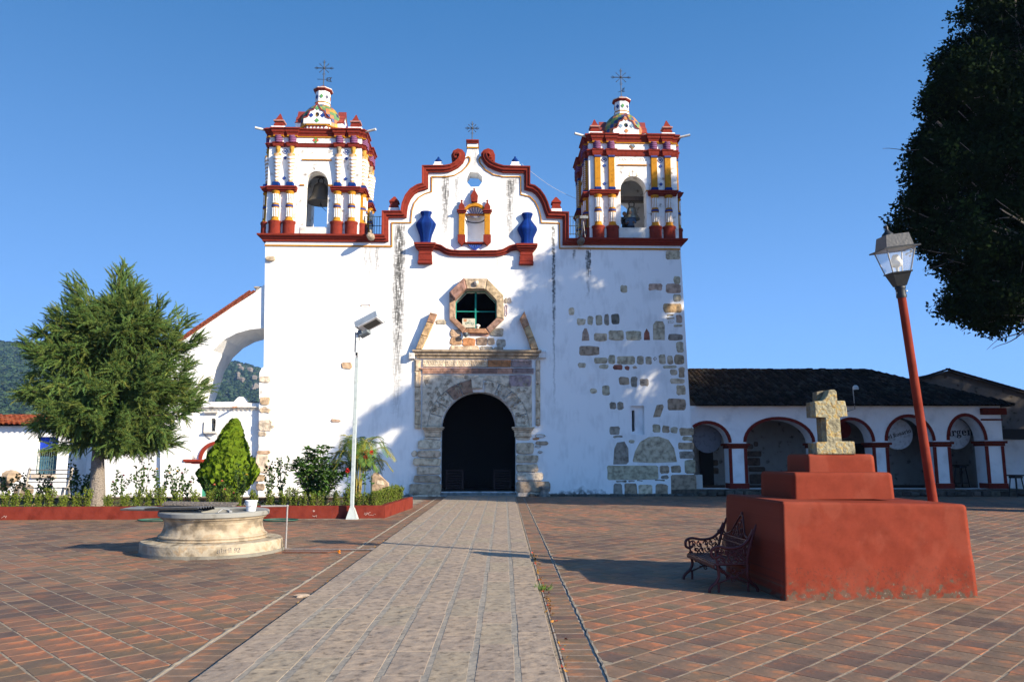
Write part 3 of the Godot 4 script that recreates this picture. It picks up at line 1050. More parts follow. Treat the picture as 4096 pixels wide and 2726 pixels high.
	for k in 7:
		var t := c3([915 + k * 22, 1322])[0]
		sh.tube([Vector3(fx.x, fx.y, 0.02), Vector3(t.x, t.y, 0.06)], [0.008, 0.036], 5)
	obj("lower_shell", sh, M["paint"], no)
	# blue vases on red brackets, and the swag between them
	var vs := [[497, 1003, 1048, 1130, 1315, 115, 90, 197, 112], [1492, 1018, 1075, 1178, 1326, 110, 74, 196, 135]]
	for q in vs:
		var yb := c3([q[0], q[4]])[0]
		var ym := c3([q[0], q[3]])[0].y - yb.y
		var yn := c3([q[0], q[2]])[0].y - yb.y
		var yt := c3([q[0], q[1]])[0].y - yb.y
		var k := 0.0044 / 2
		var vb := mb(BLUE)
		var vp := [Vector2(q[8] * k, 0), Vector2(q[8] * k * 0.88, ym * 0.12), Vector2(q[7] * k * 0.62, ym * 0.45), Vector2(q[7] * k * 0.95, ym * 0.9), Vector2(q[7] * k, ym), Vector2(q[7] * k * 0.96, ym + (yn - ym) * 0.2), Vector2(q[6] * k * 1.05, yn * 0.97), Vector2(q[6] * k, yn), Vector2(q[5] * k * 0.85, yn + (yt - yn) * 0.5), Vector2(q[5] * k, yt * 0.96), Vector2(q[5] * k * 0.95, yt), Vector2(0.05, yt)]
		for e in 26:
			# brushed coats of blue, streaked by the rain
			vb.col = vary(BLUE, 0.3)
			var st := []
			for pt in vp: st.append(PackedVector3Array([Vector3(yb.x + cos(TAU * e / 26) * pt.x, yb.y + pt.y, 0.08 - sin(TAU * e / 26) * pt.x * 0.8), Vector3(yb.x + cos(TAU * (e + 1) / 26) * pt.x, yb.y + pt.y, 0.08 - sin(TAU * (e + 1) / 26) * pt.x * 0.8)]))
			vb.grid(st, false, true)
		var vo := obj("blue_vase", vb, M["paint"], church)
		var left: bool = q[0] < 900
		vo.set_meta("label", "blue vase in relief on the left bracket" if left else "blue vase in relief on the right bracket")
		var x0 := 390 if left else 1378
		var y0 := 1318 if left else 1328
		var bb := mb(RED)
		var pf := [[0, 210, 0, 24, 0.42], [8, 200, 26, 40, 0.36], [16, 190, 42, 52, 0.3], [30, 178, 54, 66, 0.25], [42, 166, 68, 105, 0.2], [38, 170, 107, 165, 0.22], [32, 172, 167, 195, 0.25]]
		for e in pf: cbox(bb, C3, x0 + e[0], y0 + e[2], x0 + e[1], y0 + e[3], -0.03, e[4], 0.012)
		obj("bracket", bb, M["paint"], church)
	b = mb(RED)
	b.sweep(c3([575, 1340, 640, 1356, 690, 1388, 745, 1405, 840, 1410, 1060, 1411, 1200, 1409, 1262, 1396, 1325, 1362, 1395, 1345]), [Vector2(-0.11, -0.02), Vector2(-0.11, 0.1), Vector2(-0.04, 0.11), Vector2(-0.03, 0.17), Vector2(0.05, 0.18), Vector2(0.07, 0.24), Vector2(0.11, 0.24), Vector2(0.11, -0.02)])
	obj("swag_moulding", b, M["paint"], church)
	# cornices under the towers, returning along the sides
	var plan := Transform3D(Basis(Vector3(1, 0, 0), Vector3(0, 0, 1), Vector3(0, 1, 0)), Vector3.ZERO)
	for side in 2:
		var top := W2(1300, 941).y if side == 0 else W2(2500, 957).y
		var low := W2(1300, 967).y if side == 0 else W2(2500, 981).y
		var x0 := W2(1058, 950).x if side == 0 else W2(2310, 960).x
		var x1 := c3([100, 1265])[0].x if side == 0 else W2(2722, 960).x
		var h := top - low
		var pr := [Vector2(-0.05, low), Vector2(0.07, low), Vector2(0.09, low + h * 0.3), Vector2(0.15, low + h * 0.42), Vector2(0.18, low + h * 0.65), Vector2(0.26, low + h * 0.75), Vector2(0.27, top), Vector2(-0.05, top + 0.02)]
		b = mb(RED)
		if side == 0: b.sweep(PackedVector2Array([Vector2(x0, -6), Vector2(x0, 0.0), Vector2(x1, 0.0)]), pr, false, plan)
		else: b.sweep(PackedVector2Array([Vector2(x0, 0.0), Vector2(x1, 0.0), Vector2(x1, -6)]), pr, false, plan)
		obj("cornice", b, M["paint"], church)
		b = mb(OCHRE)
		var yy := W2(1300, 983).y if side == 0 else W2(2500, 995).y
		box_uvz(b, x0 + 0.02, yy - 0.03, x1 + (0.3 if side == 0 else -0.02), yy + 0.03, -0.02, 0.05)
		obj("ochre_line", b, M["paint"], church)
	# railings between gable and towers
	for side in 2:
		var p0 := W(1456 if side == 0 else 2272, 940, -0.3)
		var p1 := W(1528 if side == 0 else 2345, 866, -0.3)
		b = mb(lin(0.04, 0.06, 0.055))
		for yy in [p0.y + 0.05, (p0.y + p1.y) / 2, p1.y]: b.tube([Vector3(p0.x, yy, -0.3), Vector3(p1.x, yy, -0.3)], 0.016, 5)
		for k in 8:
			var x := lerpf(p0.x, p1.x, k / 7.0)
			b.tube([Vector3(x, p0.y, -0.3), Vector3(x, p1.y, -0.3)], 0.012 if k % 7 else 0.02, 5)
		obj("railing", b, M["iron"], church)
	# gargoyle spouts at the feet of the towers
	for q in [[1487, 953, 0.28], [2320, 972, 0.3]]:
		var p := W(q[0], q[1])
		b = mb(lin(0.42, 0.38, 0.32) if q[0] < 2000 else lin(0.16, 0.14, 0.12))
		var rr := []
		for k in 7: rr.append(p + Vector3(0, -0.02 * k + 0.03, 0.05 + 0.13 * k))
		b.tube(rr, [0.16, 0.17, 0.15, 0.13, 0.14, 0.13, 0.06], 9)
		b.ball(p + Vector3(0.0, 0.16, 0.45), Vector3(0.06, 0.1, 0.08), 7, 4)
		obj("gargoyle", b, M["stone"], church)
	# flying buttress on the left
	var zb := -0.12
	var zc := -2.7
	var o2 := PackedVector2Array()
	for q in [[1066, 1130], [1015, 1172], [900, 1245], [800, 1312], [720, 1368], [660, 1412], [640, 1450], [640, 1985], [760, 1985], [770, 1590]]: o2.append(W2(q[0], q[1], zb))
	for q in [[790, 1530], [815, 1455], [850, 1400], [895, 1358], [945, 1332], [1000, 1317], [1066, 1310]]: o2.append(W2(q[0], q[1], zb))
	b = mb(WHITE)
	b.plate(o2, [], zc, zb)
	var fb2 := obj("flying_buttress", b, M["plaster"], church)
	# brick coping
	var t0 := W2(1020, 1166, zb)
	var t1 := W2(655, 1414, zb)
	var dirv := (t1 - t0).normalized()
	var nrm := Vector2(dirv.y, -dirv.x)
	if nrm.y < 0: nrm = -nrm
	var len := t0.distance_to(t1)
	var k2 := 0
	var d2 := 0.0
	var bm := mb(lin(0.33, 0.10, 0.06))
	bm.box(Vector3.ZERO, Vector3(0.30, 0.085, 0.30), Basis(), 0.008)
	var brick := bm.mesh(M["rooftile"])
	while d2 < len:
		for row in 2:
			for zz in 2:
				var p := t0 + dirv * (d2 + 0.15 + (0.15 if row else 0.0)) + nrm * (0.05 + row * 0.1)
				inst("coping_brick", brick, fb2, Transform3D(Basis(Vector3.BACK, atan2(dirv.y, dirv.x)), Vector3(p.x, p.y, zb - 0.11 - zz * 0.33)))
		d2 += 0.315
	b = mb(lin(0.3, 0.12, 0.08))
	b.box(Vector3((t0.x + t1.x) / 2 + nrm.x * 0.1, (t0.y + t1.y) / 2 + nrm.y * 0.1, zb - 1.3), Vector3(len, 0.2, 1.0), Basis(Vector3.BACK, atan2(dirv.y, dirv.x)))
	obj("coping", b, M["rooftile"], fb2)
	# scrolled spout where the buttress meets the wall
	var sp := W(1030, 1160, zb)
	b = mb(lin(0.40, 0.38, 0.34))
	b.box(sp + Vector3(0.0, 0.14, -0.3), Vector3(0.36, 0.07, 0.5), Basis(), 0.01)
	var cu := []
	for k in 10:
		var a := -0.6 + 4.6 * k / 9
		cu.append(sp + Vector3(0.04 + cos(a) * 0.13, -0.03 + sin(a) * 0.13, -0.1))
	b.tube(cu, 0.05, 6)
	obj("water_spout", b, M["stone"], fb2)

func iron_cross(foot: Vector2, h: float, arm: float, z: float, called: String, parent: Node) -> void:
	var b := mb(lin(0.05, 0.05, 0.05))
	var o := Vector3(foot.x, foot.y, z)
	b.tube([o + Vector3(0, -0.05, 0), o + Vector3(0, h, 0)], 0.020, 6)
	var c := o + Vector3(0, h * 0.70, 0)
	b.tube([c - Vector3(h * arm, 0, 0), c + Vector3(h * arm, 0, 0)], 0.020, 6)
	for k in 4:
		var d := Vector3(cos(PI / 4 + k * PI / 2), sin(PI / 4 + k * PI / 2), 0)
		b.tube([c, c + d * h * 0.21], 0.012, 5)
		b.ball(c + d * h * 0.215, Vector3.ONE * 0.025, 6, 4)
	for e in [c + Vector3(h * arm, 0, 0), c - Vector3(h * arm, 0, 0), o + Vector3(0, h, 0)]:
		var dd: Vector3 = (e - c).normalized()
		var s := Vector3(-dd.y, dd.x, 0)
		for k in [-1, 1]:
			var q := []
			for j in 7: q.append(e - dd * 0.16 + dd * 0.13 * sin(PI * j / 6.0) * 0.8 + s * k * (0.015 + 0.06 * sin(PI * j / 6.0)))
			b.tube(q, 0.010, 4)
	b.ball(c, Vector3.ONE * 0.045, 8, 5)
	for k in [-1, 1]: b.tube([o + Vector3(0, h * 0.42, 0), o + Vector3(k * 0.07, h * 0.47, 0), o + Vector3(0, h * 0.52, 0)], 0.009, 4)
	obj(called, b, M["iron"], parent)

# ---------------------------------------------------------------- towers
func zigzag(b: MB, at: Vector3, prof: Array, bands: Array, c0: Color, c1: Color, zig: float, seg := 12, front_only := true) -> void:
	# a turned shaft with chevron bands: rows follow prof, colour alternates along the height
	var h: float = prof[prof.size() - 1].y
	for k in bands.size() - 1:
		b.col = c0 if k % 2 == 0 else c1
		var rows := []
		for e in 2:
			var t: float = bands[k + e]
			var line := PackedVector3Array()
			for i in seg:
				var a := TAU * i / seg
				var y := clampf(t * h + zig * (absf(fposmod(a / TAU * 4.0, 2.0) - 1.0) - 0.5), prof[0].y, h)
				var r := 0.0
				for m in prof.size() - 1:
					if y >= prof[m].y and y <= prof[m + 1].y:
						r = lerpf(prof[m].x, prof[m + 1].x, (y - prof[m].y) / maxf(0.001, prof[m + 1].y - prof[m].y))
				line.append(at + Vector3(cos(a) * r, y, -sin(a) * r))
			rows.append(line)
		b.grid(rows, true, true)

func tower(left: bool) -> void:
	var ys: Array = [940, 885, 765, 747, 730, 585, 570, 542, 513] if left else [956.6, 904, 780, 762, 750, 621, 596, 566, 536]
	var xm := 1250.0 if left else 2540.0
	var v := []
	for y in ys: v.append(W2(xm, y).y)
	var x0 := W2(1063 if left else 2359, 800).x
	var x1 := W2(1437 if left else 2714, 800).x
	var w := x1 - x0
	var cols := []
	for x in ([1101, 1157, 1348, 1406] if left else [2393, 2449.5, 2621, 2676]): cols.append(W2(x, 800).x - x0)
	var ax0 := W2(1212 if left else 2485, 800).x - x0
	var ax1 := W2(1308 if left else 2588, 800).x - x0
	var sill := W2(xm, 906 if left else 909).y
	var spring := W2(xm, 735 if left else 757).y
	var rise := W2(xm, 679 if left else 700).y - spring
	var zf := -0.12
	var dp := 2.85 if left else w
	var th := 0.55
	var base: float = v[0]
	var top: float = v[8]
	var ah := (ax1 - ax0) / 2
	var acx0: float = (ax0 + ax1) / 2
	var side_cols := []
	for c in cols: side_cols.append(c * dp / w)
	# walls: one mesh, four sides with an arch in each
	var frames := [Transform3D(Basis(), Vector3(x0, 0, zf)), Transform3D(Basis(Vector3(0, 0, -1), Vector3(0, 1, 0), Vector3(1, 0, 0)), Vector3(x1, 0, zf)), Transform3D(Basis(Vector3(-1, 0, 0), Vector3(0, 1, 0), Vector3(0, 0, -1)), Vector3(x1, 0, zf - dp)), Transform3D(Basis(Vector3(0, 0, 1), Vector3(0, 1, 0), Vector3(-1, 0, 0)), Vector3(x0, 0, zf - dp))]
	var b := mb(WHITE)
	for k in 4:
		b.xf = frames[k]
		var s0 := 0.0 if k % 2 == 0 else th
		var s1 := w if k % 2 == 0 else dp - th
		var acx := acx0 if k % 2 == 0 else dp / 2
		b.plate(PackedVector2Array([Vector2(s0, base - 0.05), Vector2(s1, base - 0.05), Vector2(s1, top - 0.1), Vector2(s0, top - 0.1)]), [arch(acx, ah, sill, spring, rise)], -th, 0.0)
	var t := obj("bell_tower", b, M["old_plaster"], church)
	t.set_meta("label", "left bell tower with figure columns" if left else "right bell tower with flat ochre pilasters")
	# ceiling
	b = mb(WHITE)
	box_uvz(b, x0 + 0.02, top - 0.4, x1 - 0.02, top - 0.12, zf - dp + 0.02, zf - 0.02)
	obj("belfry_ceiling", b, M["old_plaster"], t)
	# cornices with breaks over the columns
	var plan := Transform3D(Basis(Vector3(1, 0, 0), Vector3(0, 0, 1), Vector3(0, 1, 0)), Vector3(x0, 0, zf))
	var ring := func(out: float, brk: float, halfw: float, pairs: bool) -> PackedVector2Array:
		# runs counter to the clock seen from above so that the left of the path is outside
		var p := PackedVector2Array()
		for k in 4:
			# side order: left, front, right, back
			var line := [Vector2(0, 0)]
			for c in (cols if k % 2 == 1 else side_cols):
				line.append(Vector2(c - halfw, 0)); line.append(Vector2(c - halfw, brk)); line.append(Vector2(c + halfw, brk)); line.append(Vector2(c + halfw, 0))
			for q in line:
				var s: float = q.x
				var d: float = q.y + out
				if k == 0: p.append(Vector2(-d, -dp + s))
				elif k == 1: p.append(Vector2(s, d))
				elif k == 2: p.append(Vector2(w + d, -s))
				else: p.append(Vector2(w - s, -dp - d))
		return p
	var bands := [[v[3], v[2] + 0.0, 0.09, 0.11, 0.17], [v[6], v[5], 0.09, 0.10, 0.17], [v[8], v[7], 0.16, 0.10, 0.18]]
	for q in bands:
		var hi: float = q[0]
		var lo: float = minf(q[1], q[0])
		hi = maxf(q[1], q[0])
		var h := hi - lo
		b = mb(RED)
		b.sweep(ring.call(0.0, q[3], q[4], true), [Vector2(-0.2, lo), Vector2(0.03, lo), Vector2(0.05, lo + h * 0.3), Vector2(q[2] * 0.6, lo + h * 0.45), Vector2(q[2] * 0.7, lo + h * 0.7), Vector2(q[2], lo + h * 0.8), Vector2(q[2], hi - 0.01), Vector2(-0.2, hi)], true, plan)
		if q[0] == v[3]:
			# the lowest cornice stops at the arches: pieces over each pair of columns
			for k in 4:
				for pr in 2:
					b = mb(RED, frames[k])
					var cols2: Array = cols if k % 2 == 0 else side_cols
					var c0: float = cols2[pr * 2] - (0.3 if pr == 0 else 0.22)
					var c1: float = cols2[pr * 2 + 1] + (0.22 if pr == 0 else 0.3)
					for e in [[0.0, 0.3, 0.16], [0.3, 0.7, 0.22], [0.7, 1.0, 0.27]]: box_uvz(b, c0 - e[2] * 0.3, lo + h * e[0], c1 + e[2] * 0.3, lo + h * e[1] - 0.003, -0.05, e[2])
					obj("cornice", b, M["paint"], t)
		else: obj("cornice", b, M["paint"], t)
	b = mb(OCHRE)
	b.sweep(ring.call(0.0, 0.12, 0.17, true), [Vector2(-0.1, v[7] - 0.05), Vector2(0.04, v[7] - 0.05), Vector2(0.05, v[7] - 0.003), Vector2(-0.1, v[7] - 0.003)], true, plan)
	obj("ochre_line", b, M["paint"], t)
	# ornament on the front and on both flanks
	var yw := lin(0.62, 0.58, 0.50)
	for k in [0, 1, 3]:
		var cols2: Array = cols if k == 0 else side_cols
		var acx: float = acx0 if k == 0 else dp / 2
		var fw: float = w if k == 0 else dp
		for ci in 4:
			var c: float = cols2[ci]
			b = mb(RED, frames[k])
			# plinth: half round, projecting
			b.lathe([Vector2(0.26, v[0]), Vector2(0.26, v[1] - 0.1), Vector2(0.29, v[1] - 0.08), Vector2(0.29, v[1])], 14, Vector3(c, 0, 0.05), true, 0.0, 1.0, 0.8)
			obj("plinth", b, M["paint"], t)
			b = mb(OCHRE, frames[k])
			var h0: float = v[1]
			var h1: float = v[2]
			var hh := h1 - h0
			b.lathe([Vector2(0.19, h0), Vector2(0.19, h0 + 0.06), Vector2(0.15, h0 + 0.1), Vector2(0.14, h0 + hh * 0.46), Vector2(0.165, h0 + hh * 0.47)], 14, Vector3(c, 0, 0.06))
			b.lathe([Vector2(0.165, h0 + hh * 0.54), Vector2(0.14, h0 + hh * 0.55), Vector2(0.14, h1 - 0.08), Vector2(0.18, h1 - 0.05), Vector2(0.18, h1)], 14, Vector3(c, 0, 0.06))
			b.col = lin(0.04, 0.06, 0.22)
			b.lathe([Vector2(0.15, h0 + hh * 0.471), Vector2(0.17, h0 + hh * 0.505), Vector2(0.15, h0 + hh * 0.539)], 14, Vector3(c, 0, 0.06))
			b.col = WHITE
			for e in 5:
				var a := -1.0 + 0.5 * e
				for hv in 2:
					var y0 := h0 + 0.18 if hv == 0 else h0 + hh * 0.59
					var y1 := h0 + hh * 0.43 if hv == 0 else h1 - 0.14
					b.tube([Vector3(c + sin(a) * 0.142, y0, 0.06 + cos(a) * 0.142), Vector3(c + sin(a) * 0.142, y1, 0.06 + cos(a) * 0.142)], 0.024, 5)
			obj("fluted_column", b, M["paint"], t)
			b = mb(BLUE, frames[k])
			b.box(Vector3(c, (v[3] + v[4]) / 2 + 0.004, 0.1), Vector3(0.30, absf(v[4] - v[3]), 0.26), Basis(), 0.03)
			obj("blue_base", b, M["paint"], t)
			if left:
				b = mb(WHITE, frames[k])
				var H: float = v[5] - v[4] - 0.02
				zigzag(b, Vector3(c, v[4], 0.08), [Vector2(0.085, 0), Vector2(0.09, H * 0.1), Vector2(0.12, H * 0.4), Vector2(0.17, H * 0.68), Vector2(0.19, H * 0.76), Vector2(0.13, H * 0.81)], [0.0, 0.10, 0.16, 0.21, 0.28, 0.33, 0.4, 0.45, 0.52, 0.57, 0.64, 0.69, 0.76, 0.81, 0.88, 1.0], OCHRE.lerp(WHITE, 0.2), WHITE, 0.07)
				b.col = lin(0.50, 0.28, 0.06) if ci != 2 else lin(0.32, 0.24, 0.15)
				b.lathe([Vector2(0.07, H * 0.8), Vector2(0.06, H * 0.85), Vector2(0.085, H * 0.87), Vector2(0.10, H * 0.92), Vector2(0.09, H * 0.97), Vector2(0.11, H * 0.98), Vector2(0.11, H)], 10, Vector3(c, v[4], 0.08))
				b.ball(Vector3(c, v[4] + H * 0.905, 0.175), Vector3(0.015, 0.03, 0.03), 6, 4)
				for sd in [-1, 1]: b.ball(Vector3(c + sd * 0.11, v[4] + H * 0.76, 0.14), Vector3(0.05, 0.07, 0.06), 7, 4)
				obj("figure_column", b, M["paint"], t)
			else:
				b = mb(OCHRE, frames[k])
				box_uvz(b, c - 0.13, v[4] + 0.01, c + 0.13, v[5] - 0.1, -0.03, 0.13, 0.012)
				b.col = lin(0.05, 0.06, 0.2)
				box_uvz(b, c - 0.15, v[5] - 0.095, c + 0.15, v[5] - 0.005, -0.03, 0.16, 0.012)
				if k == 3:
					b.col = WHITE
					for e in 18: b.plate(PackedVector2Array([Vector2(c - 0.13, v[4] + 0.12 + e * 0.1), Vector2(c, v[4] + 0.2 + e * 0.1), Vector2(c + 0.13, v[4] + 0.12 + e * 0.1), Vector2(c + 0.13, v[4] + 0.15 + e * 0.1), Vector2(c, v[4] + 0.23 + e * 0.1), Vector2(c - 0.13, v[4] + 0.15 + e * 0.1)]), [], 0.1, 0.145)
				obj("pilaster", b, M["paint"], t)
			b = mb(PURPLE, frames[k])
			var hp: float = v[7] - v[6]
			zigzag(b, Vector3(c, v[6] - 0.02, 0.05), [Vector2(0.17, 0), Vector2(0.17, hp + 0.02)], [0.0, 0.18, 0.26, 0.42, 0.5, 0.66, 0.74, 0.9, 1.0], PURPLE, lin(0.24, 0.12, 0.24), 0.07)
			obj("purple_column", b, M["paint"], t)
		# blue tiles between the columns
		for pr in 2:
			var c: float = (cols2[pr * 2] + cols2[pr * 2 + 1]) / 2
			for f in [0.14, 0.62]:
				b = mb(BLUE * 1.4, frames[k])
				var y: float = lerpf(v[4], v[5], f) if f < 0.3 else lerpf(v[4], v[5], 0.70)
				var rr := 0.085
				b.slab2(PackedVector2Array([Vector2(c - rr, y), Vector2(c, y - rr), Vector2(c + rr, y), Vector2(c, y + rr)]), -0.01, 0.025, 0.008)
				obj("diamond_tile", b, M["tile"], t)
			b = mb(BLUE * 1.4, frames[k])
			var y2: float = lerpf(v[4], v[5], 0.885)
			for e in 4:
				var cc := Vector3(c + cos(PI / 2 * e) * 0.065, y2 + sin(PI / 2 * e) * 0.065, 0.015)
				var q := []
				for j in 9: q.append(cc + Vector3(cos(TAU * j / 8), sin(TAU * j / 8), 0) * 0.05)
				b.tube(q, 0.013, 4)
			obj("flower_tile", b, M["tile"], t)
		# tile lozenge in the frieze, ochre lintel line and impost blocks
		var yl: float = (v[6] + v[7]) / 2
		b = mb(WHITE, frames[k])
		for e in 4:
			var o := Vector2(fw / 2, yl) + Vector2([-0.075, 0.075, 0.0, 0.0][e], [0.0, 0.0, 0.075, -0.075][e])
			if left: b.col = [lin(0.55, 0.12, 0.05), lin(0.5, 0.12, 0.05), lin(0.1, 0.32, 0.06), lin(0.1, 0.3, 0.08)][e]
			else: b.col = [lin(0.13, 0.08, 0.05), lin(0.12, 0.16, 0.2), lin(0.22, 0.28, 0.34), lin(0.25, 0.14, 0.05)][e]
			b.slab2(PackedVector2Array([o + Vector2(-0.072, 0), o + Vector2(0, -0.072), o + Vector2(0.072, 0), o + Vector2(0, 0.072)]), -0.01, 0.02, 0.006)
		obj("tile_lozenge", b, M["tile"], t)
		b = mb(OCHRE, frames[k])
		var ly := W2(xm, 635 if left else 656).y
		box_uvz(b, acx - 0.66, ly - 0.03, acx + 0.62, ly + 0.02, -0.02, 0.05)
		obj("ochre_line", b, M["paint"], t)
		for sd in [-1, 1]:
			b = mb(OCHRE, frames[k])
			box_uvz(b, acx + sd * ah + (0.0 if sd > 0 else -0.2), spring - 0.05, acx + sd * ah + (0.2 if sd > 0 else 0.0), spring + 0.01, -th + 0.05, 0.04)
			obj("ochre_impost", b, M["paint"], t)
		# weathered parapet block
		b = mb(lin(0.66, 0.66, 0.63), frames[k])
		box_uvz(b, acx - ah - 0.12, v[0] + 0.005, acx + ah + 0.1, sill + 0.02, -0.3, 0.03, 0.02)
		obj("parapet", b, M["old_plaster"], t)
	# corner pinnacles and water spouts
	for q in [[0.32, -0.32], [w - 0.32, -0.32], [0.32, -dp + 0.32], [w - 0.32, -dp + 0.32]]:
		var p := Vector3(x0 + q[0], top - 0.02, zf + q[1])
		b = mb(WHITE)
		b.box(p + Vector3(0, 0.09, 0), Vector3(0.62, 0.18, 0.62), Basis(), 0.02)
		b.col = RED
		b.box(p + Vector3(0, 0.25, 0), Vector3(0.42, 0.15, 0.42))
		b.box(p + Vector3(0, 0.38, 0), Vector3(0.34, 0.12, 0.34))
		b.col = lin(0.4, 0.2, 0.17)
		b.box(p + Vector3(0, 0.47, 0), Vector3(0.46, 0.07, 0.46), Basis(), 0.01)
		b.col = RED
		b.lathe([Vector2(0.25, 0.505), Vector2(0.14, 0.66), Vector2(0.04, 0.84), Vector2(0, 0.88)], 4, p, false, PI / 4)
		obj("pinnacle", b, M["paint"], t)
	for sd in [0, 1]:
		b = mb(lin(0.6, 0.6, 0.58))
		var px := x0 if sd == 0 else x1
		var dx := -1.0 if sd == 0 else 1.0
		b.tube([Vector3(px - dx * 0.1, top - 0.1, zf - 0.1), Vector3(px + dx * 0.62, top + 0.0, zf + 0.12)], 0.055, 8)
		obj("roof_spout", b, M["old_plaster"], t)
	# drum, dormers, tiled dome, lantern and cross
	var cx := x0 + w / 2
	var cz := zf - dp / 2
	var cxp: Vector3
	var lan0 := W2(1290 if left else 2487, 433 if left else 466, cz).y
	var lan1 := W2(1290 if left else 2487, 372 if left else 413, cz).y
	var lan2 := W2(1290 if left else 2487, 357 if left else 395, cz).y
	var crt := W2(1290 if left else 2487, 240 if left else 275, cz).y
	cx = W2(1290 if left else 2487, 433 if left else 466, cz).x
	var ctr := Vector3(cx, 0, cz)
	b = mb(WHITE)
	b.lathe([Vector2(1.10, top - 0.1), Vector2(1.10, top + 0.36)], 8, ctr, false, PI / 8)
	b.col = OCHRE
	b.lathe([Vector2(1.16, top + 0.362), Vector2(1.18, top + 0.40), Vector2(1.12, top + 0.44), Vector2(1.0, top + 0.45)], 8, ctr, false, PI / 8)
	obj("drum", b, M["paint"], t)
	b = mb(RED)
	for k in 8:
		var a := TAU * k / 8 + PI / 4 * 0.0
		var fr := Transform3D(Basis(Vector3.UP, a), ctr + Basis(Vector3.UP, a) * Vector3(0, 0, 1.10 * cos(PI / 8)))
		b.xf = fr
		for e in 5:
			b.col = [lin(0.1, 0.3, 0.1), RED, BLUE * 1.3, lin(0.1, 0.3, 0.1), OCHRE][e] if left else RED
			var x := -0.32 + 0.16 * e
			if left: b.slab2(PackedVector2Array([Vector2(x - 0.075, top + 0.08), Vector2(x + 0.075, top + 0.08), Vector2(x, top + 0.19)]), -0.01, 0.02, 0.005)
			b.col = RED
			b.slab2(PackedVector2Array([Vector2(x - 0.075, top + 0.35), Vector2(x, top + 0.24), Vector2(x + 0.075, top + 0.35)]), -0.01, 0.02, 0.005)
	obj("drum_tiles", b, M["tile"], t)
	b = mb()
	var y0: float = top + 0.42
	var dh: float = lan0 - y0 + 0.12
	var nr := 9
	var ns := 32
	var pal := [lin(0.42, 0.25, 0.04), lin(0.10, 0.20, 0.07), lin(0.03, 0.05, 0.15), lin(0.40, 0.15, 0.05), lin(0.16, 0.25, 0.09), lin(0.45, 0.30, 0.07)]
	for r in nr:
		for s in ns:
			b.col = vary(pal[rng.randi() % 6] if rng.randf() < 0.35 else pal[(s + r * 3) % 4], 0.25)
			var q := []
			for e in [[0, 0], [1, 0], [1, 1], [0, 1]]:
				var th2 = (PI / 2 - 0.22) * (r + e[1] * 0.96 + 0.02) / nr
				var a = TAU * (s + e[0] * 0.95 + 0.025) / ns
				q.append(ctr + Vector3(cos(a) * cos(th2) * 1.02, y0 + sin(th2) * dh, -sin(a) * cos(th2) * 1.02))
			b.quad(q[0], q[1], q[2], q[3])
	obj("dome_tiles", b, M["tile"], t)
	b = mb(lin(0.5, 0.45, 0.38))
	var dprof := []
	for r in 9: dprof.append(Vector2(cos((PI / 2 - 0.1) * r / 8.0) * 1.01, y0 - 0.01 + sin((PI / 2 - 0.1) * r / 8.0) * dh * 0.99))
	b.lathe(dprof, 24, ctr)
	obj("dome", b, M["old_plaster"], t)
	for k in 4:
		var a := TAU * k / 4
		var fr := Transform3D(Basis(Vector3.UP, a), ctr + Basis(Vector3.UP, a) * Vector3(0, top + 0.45, 1.03))
		b = mb(WHITE, fr)
		var gab := PackedVector2Array([Vector2(-0.58, 0), Vector2(0.58, 0), Vector2(0.58, 0.22), Vector2(0.40, 0.28), Vector2(0.28, 0.58), Vector2(0.14, 0.62), Vector2(0, 0.92), Vector2(-0.14, 0.62), Vector2(-0.28, 0.58), Vector2(-0.40, 0.28), Vector2(-0.58, 0.22)])
		var hole := PackedVector2Array()
		for e in 14: hole.append(Vector2(cos(TAU * e / 14) * 0.1, 0.42 + sin(TAU * e / 14) * 0.12))
		b.plate(gab, [hole], -0.4, 0.02)
		b.col = lin(0.03, 0.03, 0.03)
		b.plate(hole, [], -0.4, -0.1)
		b.col = lin(0.30, 0.06, 0.04)
		b.quad(Vector3(-0.62, 0.24, 0.0), Vector3(0, 0.89, 0.0), Vector3(0, 0.9, -0.9), Vector3(-0.62, 0.2, -0.75))
		b.quad(Vector3(0, 0.89, 0.0), Vector3(0.62, 0.24, 0.0), Vector3(0.62, 0.2, -0.75), Vector3(0, 0.9, -0.9))
		obj("dormer", b, M["paint"], t)
		b = mb(RED, fr)
		b.sweep(PackedVector2Array([Vector2(0.58, 0.22), Vector2(0.40, 0.28), Vector2(0.28, 0.58), Vector2(0.14, 0.62), Vector2(0, 0.92), Vector2(-0.14, 0.62), Vector2(-0.28, 0.58), Vector2(-0.40, 0.28), Vector2(-0.58, 0.22)]), [Vector2(-0.045, -0.3), Vector2(-0.045, 0.06), Vector2(0.0, 0.06), Vector2(0.0, -0.3)])
		for e in [[-0.25, 0.38, BLUE * 1.4], [0.25, 0.38, BLUE * 1.4], [0.0, 0.72, lin(0.1, 0.3, 0.1)], [0.0, 0.14, lin(0.1, 0.3, 0.1)]]:
			b.col = e[2] if left else [lin(0.2, 0.3, 0.4), lin(0.5, 0.2, 0.06)][0 if absf(e[0]) > 0.1 else 1]
			b.slab2(PackedVector2Array([Vector2(e[0] - 0.11, e[1]), Vector2(e[0], e[1] - 0.11), Vector2(e[0] + 0.11, e[1]), Vector2(e[0], e[1] + 0.11)]), 0.01, 0.04, 0.008)
		obj("dormer_trim", b, M["tile"], t)
	b = mb(WHITE)
	var lh := lan1 - lan0
	b.lathe([Vector2(0.42, lan0 - 0.25), Vector2(0.36, lan0), Vector2(0.35, lan0 + lh * 0.2)], 8, ctr, false, PI / 8)
